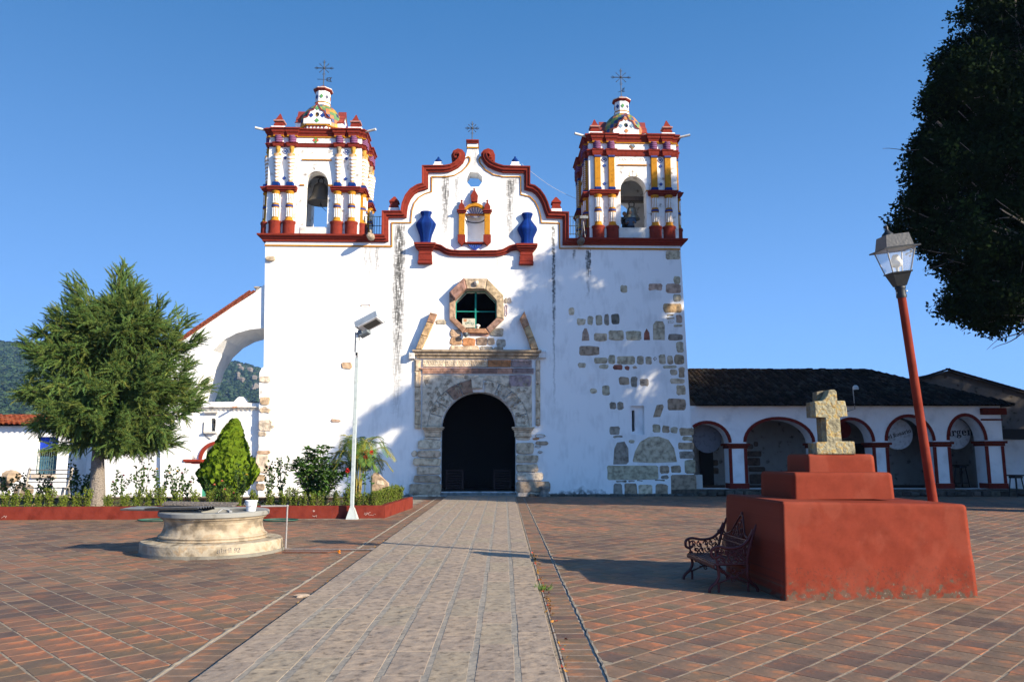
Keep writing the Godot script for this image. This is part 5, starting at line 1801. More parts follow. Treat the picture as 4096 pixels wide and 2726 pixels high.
func left_buildings() -> void:
	# annex beside the church
	var an := thing("annex", "low white annex with a red arched door and small niche beside the church", "building", Vector3(-13.6, 0, -31.72))
	var o := Vector3(-13.6, 0, -31.72)
	var P := func(px: float, py: float) -> Vector2:
		var q := on_z(px, py, -31.72)
		return Vector2(q.x - o.x, q.y)
	var xl: float = P.call(418, 1700).x
	var xr: float = P.call(1052, 1700).x
	var top: float = P.call(900, 1612).y
	var cor: float = P.call(900, 1631).y
	var dx: float = P.call(862, 1900).x
	var n0: Vector2 = P.call(839, 1724)
	var n1: Vector2 = P.call(863, 1671)
	var bump := [P.call(990, 1611), P.call(978, 1602), P.call(964, 1586), P.call(957, 1585), P.call(950, 1589), P.call(934, 1606)]
	var outl := PackedVector2Array([Vector2(xl, -0.1), Vector2(xr, -0.1), Vector2(xr, top)])
	for q in bump: outl.append(q)
	outl.append(Vector2(xl, top))
	var spr: float = P.call(862, 1830).y
	var imp: float = P.call(862, 1834).y
	var b := mb(WHITE)
	b.plate(outl, [arch(dx, 0.60, -0.05, imp, 0.58), arch((n0.x + n1.x) / 2, (n1.x - n0.x) / 2, n0.y, n1.y - 0.1, 0.1, 8)], -0.5, 0.0)
	obj("wall", b, M["plaster"], an)
	b = mb(lin(0.45, 0.44, 0.41))
	bxx(b, n0.x - 0.1, n0.y - 0.1, -0.48, n1.x + 0.1, n1.y + 0.1, -0.32)
	obj("niche_back", b, M["old_plaster"], an)
	b = mb(lin(0.12, 0.12, 0.12))
	bxx(b, xl, top + 0.003, -0.5, xr, top + 0.07, -0.1)
	obj("wall_cap", b, M["old_plaster"], an)
	b = mb(lin(0.62, 0.61, 0.58))
	bxx(b, xl + 0.3, cor - 0.05, -0.02, xr, cor - 0.0, 0.08, 0.01)
	bxx(b, xl + 0.3, cor + 0.003, -0.02, xr, cor + 0.06, 0.13, 0.01)
	for k in 34: bxx(b, xr - 0.1 - k * 0.18, cor - 0.095, -0.02, xr - 0.18 - k * 0.18, cor - 0.053, 0.05)
	obj("cornice", b, M["old_plaster"], an)
	b = mb(lin(0.62, 0.61, 0.58))
	var e0: Vector2 = P.call(822, 1657)
	var e1: Vector2 = P.call(870, 1643)
	bxx(b, e0.x, e0.y, -0.02, e1.x, e0.y + 0.05, 0.08, 0.01)
	bxx(b, e0.x - 0.04, e0.y + 0.052, -0.02, e1.x + 0.04, e1.y, 0.14, 0.01)
	obj("niche_hood", b, M["old_plaster"], an)
	b = mb(lin(0.62, 0.61, 0.58))
	var l0: Vector2 = P.call(818, 1733)
	bxx(b, l0.x, l0.y, -0.02, e1.x + 0.05, n0.y - 0.01, 0.16, 0.01)
	obj("niche_ledge", b, M["old_plaster"], an)
	b = mb(lin(0.04, 0.035, 0.03))
	var nc := (n0.x + n1.x) / 2
	b.tube([Vector3(nc, n0.y + 0.02, -0.12), Vector3(nc, n1.y - 0.08, -0.12)], 0.022, 5)
	b.tube([Vector3(nc - 0.12, n0.y + 0.36, -0.12), Vector3(nc + 0.12, n0.y + 0.36, -0.12)], 0.018, 5)
	obj("niche_cross", b, M["wood"], an)
	b = mb(lin(0.1, 0.1, 0.1))
	var wx: float = P.call(815, 1700).x
	b.tube([Vector3(wx, P.call(815, 1688).y, 0.03), Vector3(wx, l0.y - 0.0, 0.03), Vector3(P.call(842, 1756).x, P.call(842, 1756).y, 0.03)], 0.014, 4)
	obj("wire", b, M["iron"], an)
	b = mb(lin(0.5, 0.3, 0.2))
	var sp: Vector2 = P.call(947, 1629)
	b.tube([Vector3(sp.x, sp.y + 0.04, -0.1), Vector3(sp.x, sp.y - 0.02, 0.45)], 0.04, 7)
	obj("rain_spout", b, M["stone"], an)
	# arched door
	b = mb(RED * 1.25)
	var ap := PackedVector2Array()
	for k in 17: ap.append(Vector2(dx - cos(PI * k / 16) * 0.66, imp + sin(PI * k / 16) * 0.64))
	b.sweep(ap, [Vector2(-0.07, -0.02), Vector2(-0.07, 0.06), Vector2(0.07, 0.06), Vector2(0.07, -0.02)])
	for s in [-1, 1]:
		bxx(b, dx + s * 0.56, imp - 0.18, -0.3, dx + s * 1.24, imp - 0.12, 0.1, 0.01)
		bxx(b, dx + s * 0.56, imp - 0.117, -0.3, dx + s * 1.3, imp - 0.02, 0.16, 0.012)
	obj("door_arch", b, M["paint"], an)
	b = mb(WHITE)
	for s in [-1, 1]: bxx(b, dx + s * 0.63, -0.05, -0.3, dx + s * 1.2, imp - 0.183, 0.05, 0.02)
	obj("door_pier", b, M["plaster"], an)
	b = mb(lin(0.05, 0.24, 0.18))
	for s in [-1, 1]: bxx(b, dx + s * 0.5, -0.05, -0.35, dx + s * 0.6, imp, -0.2)
	obj("door_frame", b, M["paint"], an)
	b = mb(lin(0.015, 0.012, 0.01))
	bxx(b, dx - 0.6, -0.05, -0.44, dx + 0.6, imp + 0.58, -0.40)
	obj("door", b, M["wood"], an)
	b = mb(WHITE)
	bxx(b, xl, -0.1, -6.0, xl + 0.4, top, -0.5)
	bxx(b, xl, top - 0.3, -6.0, xr - 0.6, top - 0.1, -0.5)
	bxx(b, xl, -0.1, -6.4, xr, top, -6.0)
	obj("rear_walls", b, M["plaster"], an)
	# soot over the door pier
	var im := Image.create(128, 128, false, Image.FORMAT_RGBA8)
	var f := FastNoiseLite.new()
	f.seed = 3
	f.frequency = 0.05
	for y in 128:
		for x in 128:
			var d := Vector2((x - 70.0) / 55.0, (y - 52.0) / 40.0).length()
			var a := clampf(1.1 - d + f.get_noise_2d(x, y) * 0.5, 0, 1) * 0.8
			if y > 60 and absf(x - 62) < 14: a = maxf(a, clampf(1.0 - absf(x - 62) / 14.0, 0, 1) * clampf((126.0 - y) / 60.0, 0, 1) * 0.8)
			im.set_pixel(x, y, Color(0.07, 0.065, 0.06, clampf(a, 0, 1)))
	var sm := StandardMaterial3D.new()
	sm.resource_name = "soot"
	sm.albedo_texture = ImageTexture.create_from_image(im)
	sm.transparency = BaseMaterial3D.TRANSPARENCY_ALPHA
	sm.roughness = 1.0
	b = mb()
	var q0: Vector2 = P.call(712, 1895)
	var q1: Vector2 = P.call(792, 1802)
	b.rect = Rect2(q0, q1 - q0)
	b.quad(Vector3(q0.x, q0.y, 0.004), Vector3(q1.x, q0.y, 0.004), Vector3(q1.x, q1.y, 0.004), Vector3(q0.x, q1.y, 0.004))
	obj("soot_stain", b, sm, an)
	# recessed courtyard wall
	b = mb(WHITE)
	bxx(b, -22.5, -0.1, -34.9, -16.4, 3.0, -34.5)
	tag(obj("courtyard_wall", b, M["plaster"]), "white shaded wall set back between the annex and the tiled house", "wall")
	# tiled house with blue window
	var ho := Vector3(-20.5, 0, -33.0)
	var h := thing("house", "white house with red clay roof tiles and a blue barred window", "house", ho)
	var H := func(px: float, py: float) -> Vector2:
		var q := on_z(px, py, -33.0)
		return Vector2(q.x - ho.x, q.y)
	var w0: Vector2 = H.call(134, 1895)
	var w1: Vector2 = H.call(234, 1746)
	var hr: float = H.call(271, 1800).x
	var ht: float = H.call(150, 1703).y
	b = mb(WHITE)
	b.plate(PackedVector2Array([Vector2(-9, -0.1), Vector2(hr, -0.1), Vector2(hr, ht), Vector2(-9, ht)]), [PackedVector2Array([w0, Vector2(w1.x, w0.y), w1, Vector2(w0.x, w1.y)])], -0.35, 0.0)
	bxx(b, hr - 0.35, -0.1, -1.5, hr, ht, -0.36)
	bxx(b, -9, -0.1, -5.3, hr - 0.5, ht + 0.5, -5.01)
	obj("wall", b, M["plaster"], h)
	b = mb(lin(0.1, 0.05, 0.03))
	b.quad(Vector3(-9, ht + 0.01, 0.22), Vector3(hr + 0.1, ht + 0.01, 0.22), Vector3(hr + 0.1, ht + 0.7, -5.3), Vector3(-9, ht + 0.7, -5.3))
	obj("roof_deck", b, M["wood"], h)
	tile_roof(h, Vector3(-6, ht + 0.04, 0.26), Vector3(hr + 0.12, ht + 0.04, 0.26), Vector3(0, 0.66, -5.3), [lin(0.33, 0.085, 0.04), lin(0.38, 0.11, 0.05), lin(0.28, 0.07, 0.035), lin(0.34, 0.14, 0.08)], 0.23, 0.34, 190, func(_p): return true)
	var win := Node3D.new()
	win.name = "window"
	h.add_child(win)
	b = mb(lin(0.02, 0.06, 0.45))
	var wy := func(py: float) -> float: return H.call(180, py).y
	bxx(b, w0.x, wy.call(1797), -0.30, w1.x, w1.y, -0.24)
	obj("blue_panel", b, M["paint"], win)
	b = mb(lin(0.05, 0.012, 0.012))
	bxx(b, w0.x, wy.call(1822), -0.30, w1.x, wy.call(1798), -0.26)
	obj("lintel_board", b, M["wood"], win)
	b = mb(lin(0.06, 0.15, 0.23))
	bxx(b, w0.x, w0.y, -0.33, w1.x, wy.call(1823), -0.30)
	obj("shutter", b, M["paint"], win)
	b = mb(lin(0.10, 0.17, 0.17))
	for k in 10:
		var x := lerpf(w0.x + 0.03, w1.x - 0.03, k / 9.0)
		b.tube([Vector3(x, w0.y, -0.12), Vector3(x, wy.call(1790), -0.12)], 0.012, 5)
	for yy in [w0.y + 0.1, wy.call(1835), wy.call(1800)]: b.tube([Vector3(w0.x, yy, -0.12), Vector3(w1.x, yy, -0.12)], 0.012, 5)
	for k in 4:
		var q := []
		for j in 9: q.append(Vector3(lerpf(w0.x, w1.x, 0.68 + 0.2 * (k % 2)) + cos(TAU * j / 8) * 0.07, w0.y + 0.3 + 0.3 * (k / 2) + sin(TAU * j / 8) * 0.1, -0.12))
		b.tube(q, 0.01, 4)
	obj("window_bars", b, M["iron"], win)
	b = mb(lin(0.6, 0.52, 0.42))
	bxx(b, w0.x - 0.08, wy.call(1913), -0.3, w1.x + 0.06, w0.y - 0.004, 0.1, 0.02)
	obj("sill", b, M["old_plaster"], h)
	b = mb(lin(0.16, 0.15, 0.14))
	b.tube([Vector3(hr + 0.02, 0, 0.05), Vector3(hr + 0.02, ht + 0.9, 0.05)], 0.025, 5)
	# loose stones and a slatted bench in front of the house
	for k in 7:
		var s := mb(vary(lin(0.34, 0.28, 0.22), 0.2))
		var c := Vector3(-21.0 + k * 0.42, 0.35 + 0.25 * (k % 3), -29.6 + 0.2 * (k % 2))
		var rows := []
		for r in 7:
			var bt := -PI / 2 + PI * r / 6
			var line := PackedVector3Array()
			for i in 9:
				var a := TAU * i / 9
				var rr := 0.34 * (1.0 + 0.22 * sin(i * 2.3 + k * 1.7 + r))
				line.append(Vector3(cos(a) * cos(bt) * rr, 0.26 * sin(bt), -sin(a) * cos(bt) * rr * 0.8))
			rows.append(line)
		s.grid(rows, true, false)
		var ro := inst("boulder", s.mesh(M["stone"]), self, Transform3D(Basis(), c))
		tag(ro, ["rough boulder, first from the left edge under the house wall", "rough boulder, second from the left under the house wall", "rough boulder, third from the left in the stone heap", "rough boulder in the middle of the stone heap", "rough boulder, third from the bench in the stone heap", "rough boulder, second from the slatted bench", "rough boulder nearest the slatted bench under the window"][k], "boulder", "stones heaped under the house wall")
	var bp := on_z(180, 1990, -27.5)
	var bn := thing("slatted_bench", "pale bench with curved ends and thin slats under the blue window", "bench", Vector3(bp.x, 0.05, -27.5))
	for s in [-1, 1]:
		b = mb(lin(0.5, 0.48, 0.45))
		var pts := smooth_path([Vector3(s * 0.75, 0.0, 0.30), Vector3(s * 0.75, 0.42, 0.26), Vector3(s * 0.75, 0.48, 0.0), Vector3(s * 0.75, 0.9, -0.14), Vector3(s * 0.75, 1.15, -0.2)], 5)
		b.tube(pts, 0.045, 6)
		b.tube([Vector3(s * 0.75, 0.0, -0.25), Vector3(s * 0.75, 0.48, -0.02)], 0.045, 6)
		obj("end_frame", b, M["stone"], bn)
	for k in 5:
		b = mb(lin(0.35, 0.34, 0.32))
		b.box(Vector3(0, 0.47, 0.26 - 0.085 * k), Vector3(1.6, 0.025, 0.055), Basis(), 0.005)
		obj("seat_slat", b, M["wood"], bn)
	for k in 4:
		b = mb(lin(0.2, 0.19, 0.18))
		b.box(Vector3(0, 0.66 + 0.14 * k, -0.06 - 0.035 * k), Vector3(1.6, 0.035, 0.025), Basis(), 0.005)
		obj("back_slat", b, M["wood"], bn)

# ---------------------------------------------------------------- arcade on the right
func arcade() -> void:
	var z0 := -32.5
	var o := Vector3(7.5, 0, z0)
	var ar := thing("arcade", "shaded white arcade with red-banded arches under a dark tiled roof", "building", o)
	var P := func(px: float, py: float) -> Vector2:
		var q := on_z(px, py, z0)
		return Vector2(q.x - o.x, q.y)
	var top: float = P.call(3000, 1622).y
	var right: float = P.call(4008, 1700).x
	# inner left edge, inner right edge, springing and crown (photograph pixels)
	var an := [[2778, 2915, 1770, 1694], [2986, 3250, 1768, 1678], [3330, 3490, 1766, 1680], [3552, 3732, 1763, 1668], [3800, 3940, 1760, 1664]]
	var holes := []
	var arcs := []
	for k in an.size():
		var q = an[k]
		var l: Vector2 = P.call(q[0], q[2])
		var r: Vector2 = P.call(q[1], q[2])
		var c: float = P.call((q[0] + q[1]) / 2.0, q[3]).y
		if k == 0: l.x = r.x - 1.75
		holes.append(arch((l.x + r.x) / 2, (r.x - l.x) / 2, 0.28, l.y, c - l.y, 18))
		arcs.append([(l.x + r.x) / 2, (r.x - l.x) / 2, l.y, c - l.y])
	var x_l := -0.9
	holes[0] = Geometry2D.intersect_polygons(holes[0], PackedVector2Array([Vector2(0.02, -1), Vector2(50, -1), Vector2(50, 9), Vector2(0.02, 9)]))[0]
	var b := mb(WHITE)
	b.plate(PackedVector2Array([Vector2(x_l, 0.1), Vector2(right, 0.1), Vector2(right, top), Vector2(x_l, top)]), holes, -0.75, 0.0)
	obj("arcade_wall", b, M["plaster"], ar)
	# red bands: arches, jambs, capitals and feet
	for k in arcs.size():
		var q = arcs[k]
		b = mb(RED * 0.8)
		var p := PackedVector2Array()
		for e in 19:
			var a := PI - PI * e / 18
			var t := Vector2(q[0] + cos(a) * q[1], q[2] + sin(a) * q[3])
			if k == 0 and t.x < 0.05: continue
			p.append(t)
		b.sweep(p, [Vector2(0.0, -0.05), Vector2(0.0, 0.02), Vector2(0.13, 0.02), Vector2(0.13, -0.05)])
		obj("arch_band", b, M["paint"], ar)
	for k in arcs.size():
		var xr: float = arcs[k][0] + arcs[k][1]
		var xn: float = arcs[k + 1][0] - arcs[k + 1][1] if k < arcs.size() - 1 else right
		var sy: float = arcs[k][2]
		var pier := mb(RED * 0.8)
		bxx(pier, xr - 0.008, 0.5, -0.03, xr + 0.12, sy - 0.24, 0.02)
		bxx(pier, xn - 0.12, 0.5, -0.03, xn + 0.008, sy - 0.24, 0.02)
		bxx(pier, xr - 0.04, 0.28, -0.6, xn + 0.04, 0.497, 0.05, 0.01)
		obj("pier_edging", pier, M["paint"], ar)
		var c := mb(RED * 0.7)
		bxx(c, xr - 0.04, sy - 0.235, -0.78, xn + 0.04, sy - 0.13, 0.06, 0.01)
		bxx(c, xr - 0.12, sy - 0.127, -0.8, xn + 0.12, sy - 0.03, 0.12, 0.012)
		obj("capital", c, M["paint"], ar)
	# interior
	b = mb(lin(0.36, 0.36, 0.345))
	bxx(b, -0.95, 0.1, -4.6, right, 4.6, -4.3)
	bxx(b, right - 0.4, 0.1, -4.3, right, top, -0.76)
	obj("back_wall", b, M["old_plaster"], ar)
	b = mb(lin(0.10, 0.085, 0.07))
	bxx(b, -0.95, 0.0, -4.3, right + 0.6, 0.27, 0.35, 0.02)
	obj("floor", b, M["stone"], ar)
	for k in 40:
		b = mb(vary(lin(0.10, 0.09, 0.078), 0.4))
		var x := 0.3 + k * 0.36
		b.box(Vector3(x, 0.1, 0.52 + rng.randf_range(-0.08, 0.08)), Vector3(rng.randf_range(0.25, 0.42), rng.randf_range(0.1, 0.24), rng.randf_range(0.25, 0.4)), Basis(Vector3.UP, rng.randf_range(-0.2, 0.2)), 0.03)
		obj("ledge_stone", b, M["stone"], ar)
	b = mb(lin(0.56, 0.55, 0.53))
	bxx(b, -0.02, 0.0, -0.2, 0.42, 0.85, 0.06, 0.02)
	obj("flaking_pier", b, M["old_plaster"], ar)
	# bare stones on the back wall near the church
	for s in [[2835, 1775, 2875, 1800], [2840, 1838, 2872, 1862], [2832, 1870, 2874, 1895], [2990, 1803, 3045, 1826], [2992, 1830, 3040, 1862], [2995, 1866, 3060, 1886], [3000, 1895, 3060, 1935], [3016, 1765, 3032, 1785], [2990, 1775, 3012, 1795]]:
		var a := on_z(s[0], s[3], z0 - 4.3) - o
		var e := on_z(s[2], s[1], z0 - 4.3) - o
		b = mb(vary(lin(0.16, 0.12, 0.09), 0.2))
		b.slab2(rounded(a.x, a.y, e.x, e.y, 0.05), -4.32, -4.25, 0.02)
		obj("back_wall_stone", b, M["stone"], ar)
	b = mb(lin(0.03, 0.02, 0.015))
	bxx(b, 1.35, 0.27, -4.29, 2.0, 2.1, -4.2)
	bxx(b, 8.6, 0.27, -4.29, 9.5, 2.2, -4.2)
	obj("back_door", b, M["wood"], ar)
	# eave mould at the right end
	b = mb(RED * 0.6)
	var em: float = P.call(3920, 1634).x
	bxx(b, em, top - 0.38, -0.03, right + 0.15, top - 0.1, 0.2, 0.01)
	bxx(b, em, top - 0.62, -0.03, right + 0.03, top - 0.55, 0.05)
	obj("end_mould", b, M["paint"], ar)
	# roof
	var ez := 0.35
	var ey := top - 0.03
	var rz := -5.0
	var ry: float = on_z(3000, 1482, z0 + rz).y
	var rxl := 0.2
	var rxr: float = on_z(3460, 1476, z0 + rz).x - o.x
	b = mb(lin(0.03, 0.025, 0.02))
	b.quad(Vector3(rxl, ey, ez), Vector3(right + 0.4, ey, ez), Vector3(rxr, ry, rz), Vector3(rxl, ry, rz))
	b.tri(Vector3(right + 0.4, ey, ez), Vector3(right + 0.4, ey, rz * 2 - ez), Vector3(rxr, ry, rz))
	b.quad(Vector3(rxl, ry, rz), Vector3(rxr, ry, rz), Vector3(right + 0.4, ey, rz * 2), Vector3(rxl, ey, rz * 2))
	obj("roof_deck", b, M["wood"], ar)
	var tones := [lin(0.035, 0.026, 0.020), lin(0.045, 0.034, 0.026), lin(0.026, 0.021, 0.018), lin(0.055, 0.038, 0.028), lin(0.06, 0.052, 0.044)]
	var hx := right + 0.4
	tile_roof(ar, Vector3(rxl, ey + 0.03, ez + 0.06), Vector3(hx, ey + 0.03, ez + 0.06), Vector3(0, ry - ey, rz - ez), tones, 0.215, 0.33, 300, func(p: Vector3): return p.x < lerpf(hx, rxr, (p.z - ez) / (rz - ez)))
	b = mb(lin(0.04, 0.032, 0.026))
	for k in 30:
		var x := rxl + (rxr - rxl) * k / 30.0
		b.box(Vector3(x + 0.14, ry + 0.05 + rng.randf_range(-0.02, 0.02), rz), Vector3((rxr - rxl) / 31.0, 0.10, 0.3), Basis(Vector3.BACK, rng.randf_range(-0.04, 0.04)), 0.03)
	for k in 18:
		var p := Vector3(rxr, ry, rz).lerp(Vector3(hx, ey, ez), (k + 0.5) / 18.0)
		b.box(p + Vector3(0, 0.06, 0), Vector3(0.4, 0.1, 0.3), Basis(Vector3.UP, -0.6) * Basis(Vector3.BACK, -0.25), 0.03)
	obj("ridge_tiles", b, M["rooftile"], ar)
	# round white boards with lettering hung behind the arches
	var boards := [[2830, 1752, 58, "", lin(0.20, 0.20, 0.22), "large plain grey disc hung in the first arch beside the church"], [3372, 1718, 34, "", lin(0.16, 0.02, 0.015), "round dark red disc hung in the arch behind the stone cross"], [3590, 1735, 62, "del Rosario", lin(0.62, 0.62, 0.62), "round white board lettered del Rosario left of the lamp post"], [3822, 1733, 62, "Virgen", lin(0.62, 0.62, 0.62), "round white board lettered Virgen in the last arch"]]
	for q in boards:
		var p := on_z(q[0], q[1], z0 - 1.1)
		var rad: float = q[2] / 92.0
		var t := thing("round_board", q[5], "sign", p, 0.0, "round boards hung in the arcade")
		b = mb(q[4])
		var pl := PackedVector2Array()
		for k in 28: pl.append(Vector2(cos(TAU * k / 28), sin(TAU * k / 28)) * rad)
		b.slab2(pl, -0.04, 0.0, 0.01)
		obj("board", b, M["paint"], t)
		b = mb(lin(0.03, 0.03, 0.03))
		b.tube([Vector3(0, rad - 0.02, -0.02), Vector3(0, top - p.y - 0.05, -0.02)], 0.008, 4)
		obj("hanging_wire", b, M["iron"], t)
		if q[3] != "":
			var tm := TextMesh.new()
			var f := SystemFont.new()
			f.font_names = PackedStringArray(["Droid Serif"])
			f.font_weight = 700
			f.font_italic = true
			tm.font = f
			tm.text = q[3]
			tm.font_size = 32
			tm.pixel_size = 0.0125 if q[3] == "Virgen" else 0.0066
			tm.depth = 0.008
			var mt := StandardMaterial3D.new()
			mt.resource_name = "black_lettering"
			mt.albedo_color = Color(0.10, 0.10, 0.11)
			mt.roughness = 0.8
			tm.material = mt
			inst("lettering", tm, t, Transform3D(Basis(Vector3.BACK, 0.05 if q[3] == "Virgen" else 0.28), Vector3(0.09 if q[3] == "Virgen" else 0.02, 0.04 if q[3] == "Virgen" else -0.02, 0.005)))
	# stools
	stool(on_z(3848, 1925, -33.6), "tall dark stool standing inside the last arch", 0.95, 0.27)
	stool(on_z(4072, 1990, -31.5), "dark low table outside the right end of the arcade", 0.85, 0.0)
	# lamp on a thin pole behind the eave
	var lp := on_z(3421, 1640, z0 + 0.5)
	var fl := thing("eave_lamp", "small white floodlight on a thin pole above the arcade roof", "floodlight", Vector3(lp.x, lp.y, z0 + 0.5))
	b = mb(lin(0.35, 0.36, 0.36))
	var hp := on_z(3421, 1548, z0 + 0.5).y - lp.y
	b.tube([Vector3(-0.12, -0.02, -0.5), Vector3(0, 0.05, 0), Vector3(-0.03, hp, 0)], 0.022, 6)
	obj("pole", b, M["iron"], fl)
	b = mb(lin(0.6, 0.62, 0.62))
	b.lathe([Vector2(0.12, -0.12), Vector2(0.11, -0.03), Vector2(0.11, 0.0), Vector2(0.05, 0.06)], 10, Vector3(0.06, hp + 0.02, 0.05))
	obj("lamp_head", b, M["iron"], fl)
	# house behind with a bare gable
	var gz := -41.0
	var a0 := on_z(3660, 1512, gz)
	var ap := on_z(3790, 1487, gz)
	var ar2 := on_z(4150, 1590, gz)
	var ho := thing("gable_house", "dark bare gable of a tiled house behind the arcade", "house", Vector3(ap.x, 0, gz))
	b = mb(lin(0.13, 0.12, 0.11))
	b.plate(PackedVector2Array([Vector2(-4.0, 0), Vector2(7.0, 0), Vector2(7.0, ap.y - (ap.y - ar2.y) * 7.0 / (ar2.x - ap.x)), Vector2(0, ap.y), Vector2(a0.x - ap.x, a0.y), Vector2(-4.0, a0.y - 0.9)]), [], -0.3, 0.0)
	obj("gable_wall", b, M["old_plaster"], ho)
	for s in 2:
		var e := Vector3(0, ap.y, 0)
		var f := Vector3(6.8, ap.y - (ap.y - ar2.y) * 6.8 / (ar2.x - ap.x), 0) if s == 1 else Vector3(-4.0, a0.y - 0.9, 0)
		var d := (f - e).normalized()
		b = mb(lin(0.04, 0.03, 0.026))
		b.box((e + f) / 2 + Vector3(0, 0.03, -2.0), Vector3(e.distance_to(f), 0.06, 4.4), Basis(Vector3.BACK, atan2(d.y, d.x)))
		obj("roof_deck", b, M["wood"], ho)
		var n := int(e.distance_to(f) / 0.3)
		var tm2 := barrel_tile(0.4, 0.13, lin(0.045, 0.034, 0.028))
		for k in n:
			var p := e + d * (k * 0.3 + 0.1) + Vector3(0, 0.10, 0.1)
			inst("verge_tile", tm2, ho, Transform3D(Basis(Vector3.UP.cross(d).normalized(), Vector3(-d.y, d.x, 0), -d) if false else Basis(Vector3(0, 0, -1), Vector3(-d.y, d.x, 0) * signf(d.x), d), p))
	# low white wall with a dark coping on the right
	var wl := on_z(4013, 1770, -36.0)
	b = mb(WHITE)
	bxx(b, wl.x - 1.0, 0, -36.3, wl.x + 6.0, wl.y + 0.15, -36.0)
	var lw := thing("low_building", "low white wall under a dark eave right of the arcade", "wall", Vector3.ZERO)
	obj("wall", b, M["plaster"], lw)
	b = mb(lin(0.03, 0.025, 0.022))
	bxx(b, wl.x - 1.0, wl.y + 0.153, -39.5, wl.x + 6.0, wl.y + 0.62, -35.5)
	obj("eave", b, M["wood"], lw)

func stool(p: Vector3, label: String, h: float, y0: float) -> void:
	var t := thing("stool", label, "stool", Vector3(p.x, y0, p.z), 0.3)
	var b := mb(lin(0.03, 0.025, 0.02))
	b.box(Vector3(0, h, 0), Vector3(0.52, 0.05, 0.4), Basis(), 0.01)
	b.box(Vector3(0, h - 0.07, 0), Vector3(0.4, 0.08, 0.3))
	obj("seat", b, M["wood"], t)
	for s in [[-1, -1], [1, -1], [1, 1], [-1, 1]]:
		b = mb(lin(0.03, 0.025, 0.02))
		b.tube([Vector3(s[0] * 0.15, h - 0.05, s[1] * 0.11), Vector3(s[0] * 0.23, 0, s[1] * 0.18)], 0.025, 5)
		obj("leg", b, M["wood"], t)
	b = mb(lin(0.03, 0.025, 0.02))
	b.box(Vector3(0, 0.2, 0.16), Vector3(0.42, 0.03, 0.03))
	b.box(Vector3(0, 0.2, -0.16), Vector3(0.42, 0.03, 0.03))
	obj("rail", b, M["wood"], t)

# ---------------------------------------------------------------- planter
const SOIL := 0.22
func planter() -> void:
	var t := thing("planter", "long raised flower bed with a low red wall in front of the church", "planter", Vector3.ZERO)
	var A := Vector3(-17.5, 0, -20.02)
	var B := Vector3(-3.38, 0, -20.84)
	var C := Vector3(-3.16, 0, -24.95)
	var mk := func(p: Vector3, q: Vector3, h0: float, h1: float) -> MB:
		# a thin wall with uneven paint, subdivided for flaking at the foot
		var b := mb(BRICKRED)
		var d := (q - p).normalized()
		var n := Vector3(-d.z, 0, d.x)
		var rows := []
		var seg := int(p.distance_to(q) / 0.12)
		for r in 7:
			var line := PackedVector3Array()
			for i in seg + 1:
				var f := float(i) / seg
				var h := lerpf(h0, h1, f)
				var pt := p.lerp(q, f)
				var w = [Vector2(0.0, 0.0), Vector2(0.004, 0.5), Vector2(0.0, 0.97), Vector2(-0.014, 1.0), Vector2(-0.14, 1.0), Vector2(-0.155, 0.97), Vector2(-0.155, 0.0)][r]
				line.append(pt + n * (w.x + (rng.randf_range(-0.003, 0.003) if r < 3 else 0.0)) + Vector3(0, w.y * h + (rng.randf_range(-0.004, 0.004) if r > 1 and r < 6 else 0.0), 0))
			rows.append(line)
		b.grid(rows, false, true)
		return b
	obj("front_wall", mk.call(A, B, 0.33, 0.33), M["redwall"], t)
	obj("side_wall", mk.call(B, C, 0.33, 0.34), M["redwall"], t)
	var b := mb(BRICKRED)
	b.box(Vector3(-3.46, 0.16, -20.92), Vector3(0.16, 0.325, 0.12), Basis(), 0.01)
	obj("corner_block", b, M["redwall"], t)
	b = mb(lin(0.10, 0.07, 0.045))
	var rows := []
	for r in 12:
		var line := PackedVector3Array()
		for i in 60:
			var f := i / 59.0
			var front := A.lerp(B, f) + Vector3(-0.1 * f, 0, -0.12)
			var back := Vector3(lerpf(-17.5, -3.3, f), 0, -25.1)
			var p := front.lerp(back, r / 11.0)
			line.append(Vector3(p.x, SOIL + rng.randf_range(-0.03, 0.04), p.z))
		rows.append(line)
	b.grid(rows, false, true)
	obj("soil", b, M["earth"], t)
	b = mb(lin(0.05, 0.035, 0.025))
	bxx(b, -17.5, -0.02, -25.25, -3.2, 0.3, -25.1)
	obj("back_wall", b, M["redwall"], t)
	# white scribbles scratched on the wall
	b = mb(lin(0.62, 0.45, 0.4))
	for s in [[1482, 2058, 46], [1262, 2062, 18], [1258, 2042, 8], [68, 2060, 20], [1470, 2052, 26]]:
		var c := on_z(s[0], s[1], -20.8)
		var zz := -20.02 + (c.x + 17.5) / 14.12 * -0.82 + 0.008
		var pts := []
		for k in 14:
			pts.append(Vector3(c.x + (k - 7) * s[2] / 14.0 / 147.0, c.y + rng.randf_range(-0.035, 0.035), zz - (k - 7) * s[2] / 14.0 / 147.0 * 0.058))
		b.tube(pts, 0.005, 3)
	obj("scratches", b, M["paint"], t)

# ---------------------------------------------------------------- foliage helpers
func leaf(b: MB, p: Vector3, d: Vector3, n: Vector3, ln: float, wd: float, fold := 0.25) -> void:
	var s := d.cross(n).normalized() * wd * 0.5
	var m := p + d * ln * 0.5 + n * ln * 0.06
	var e := p + d * ln - n * ln * 0.08
	var up := n * wd * fold
	b.tri(p, m - s + up, m); b.tri(p, m, m + s + up)
	b.tri(m - s + up, e, m); b.tri(m, e, m + s + up)

func rdir() -> Vector3:
	var v := Vector3(rng.randfn(), rng.randfn(), rng.randfn())
	return v.normalized() if v.length() > 0.01 else Vector3.UP

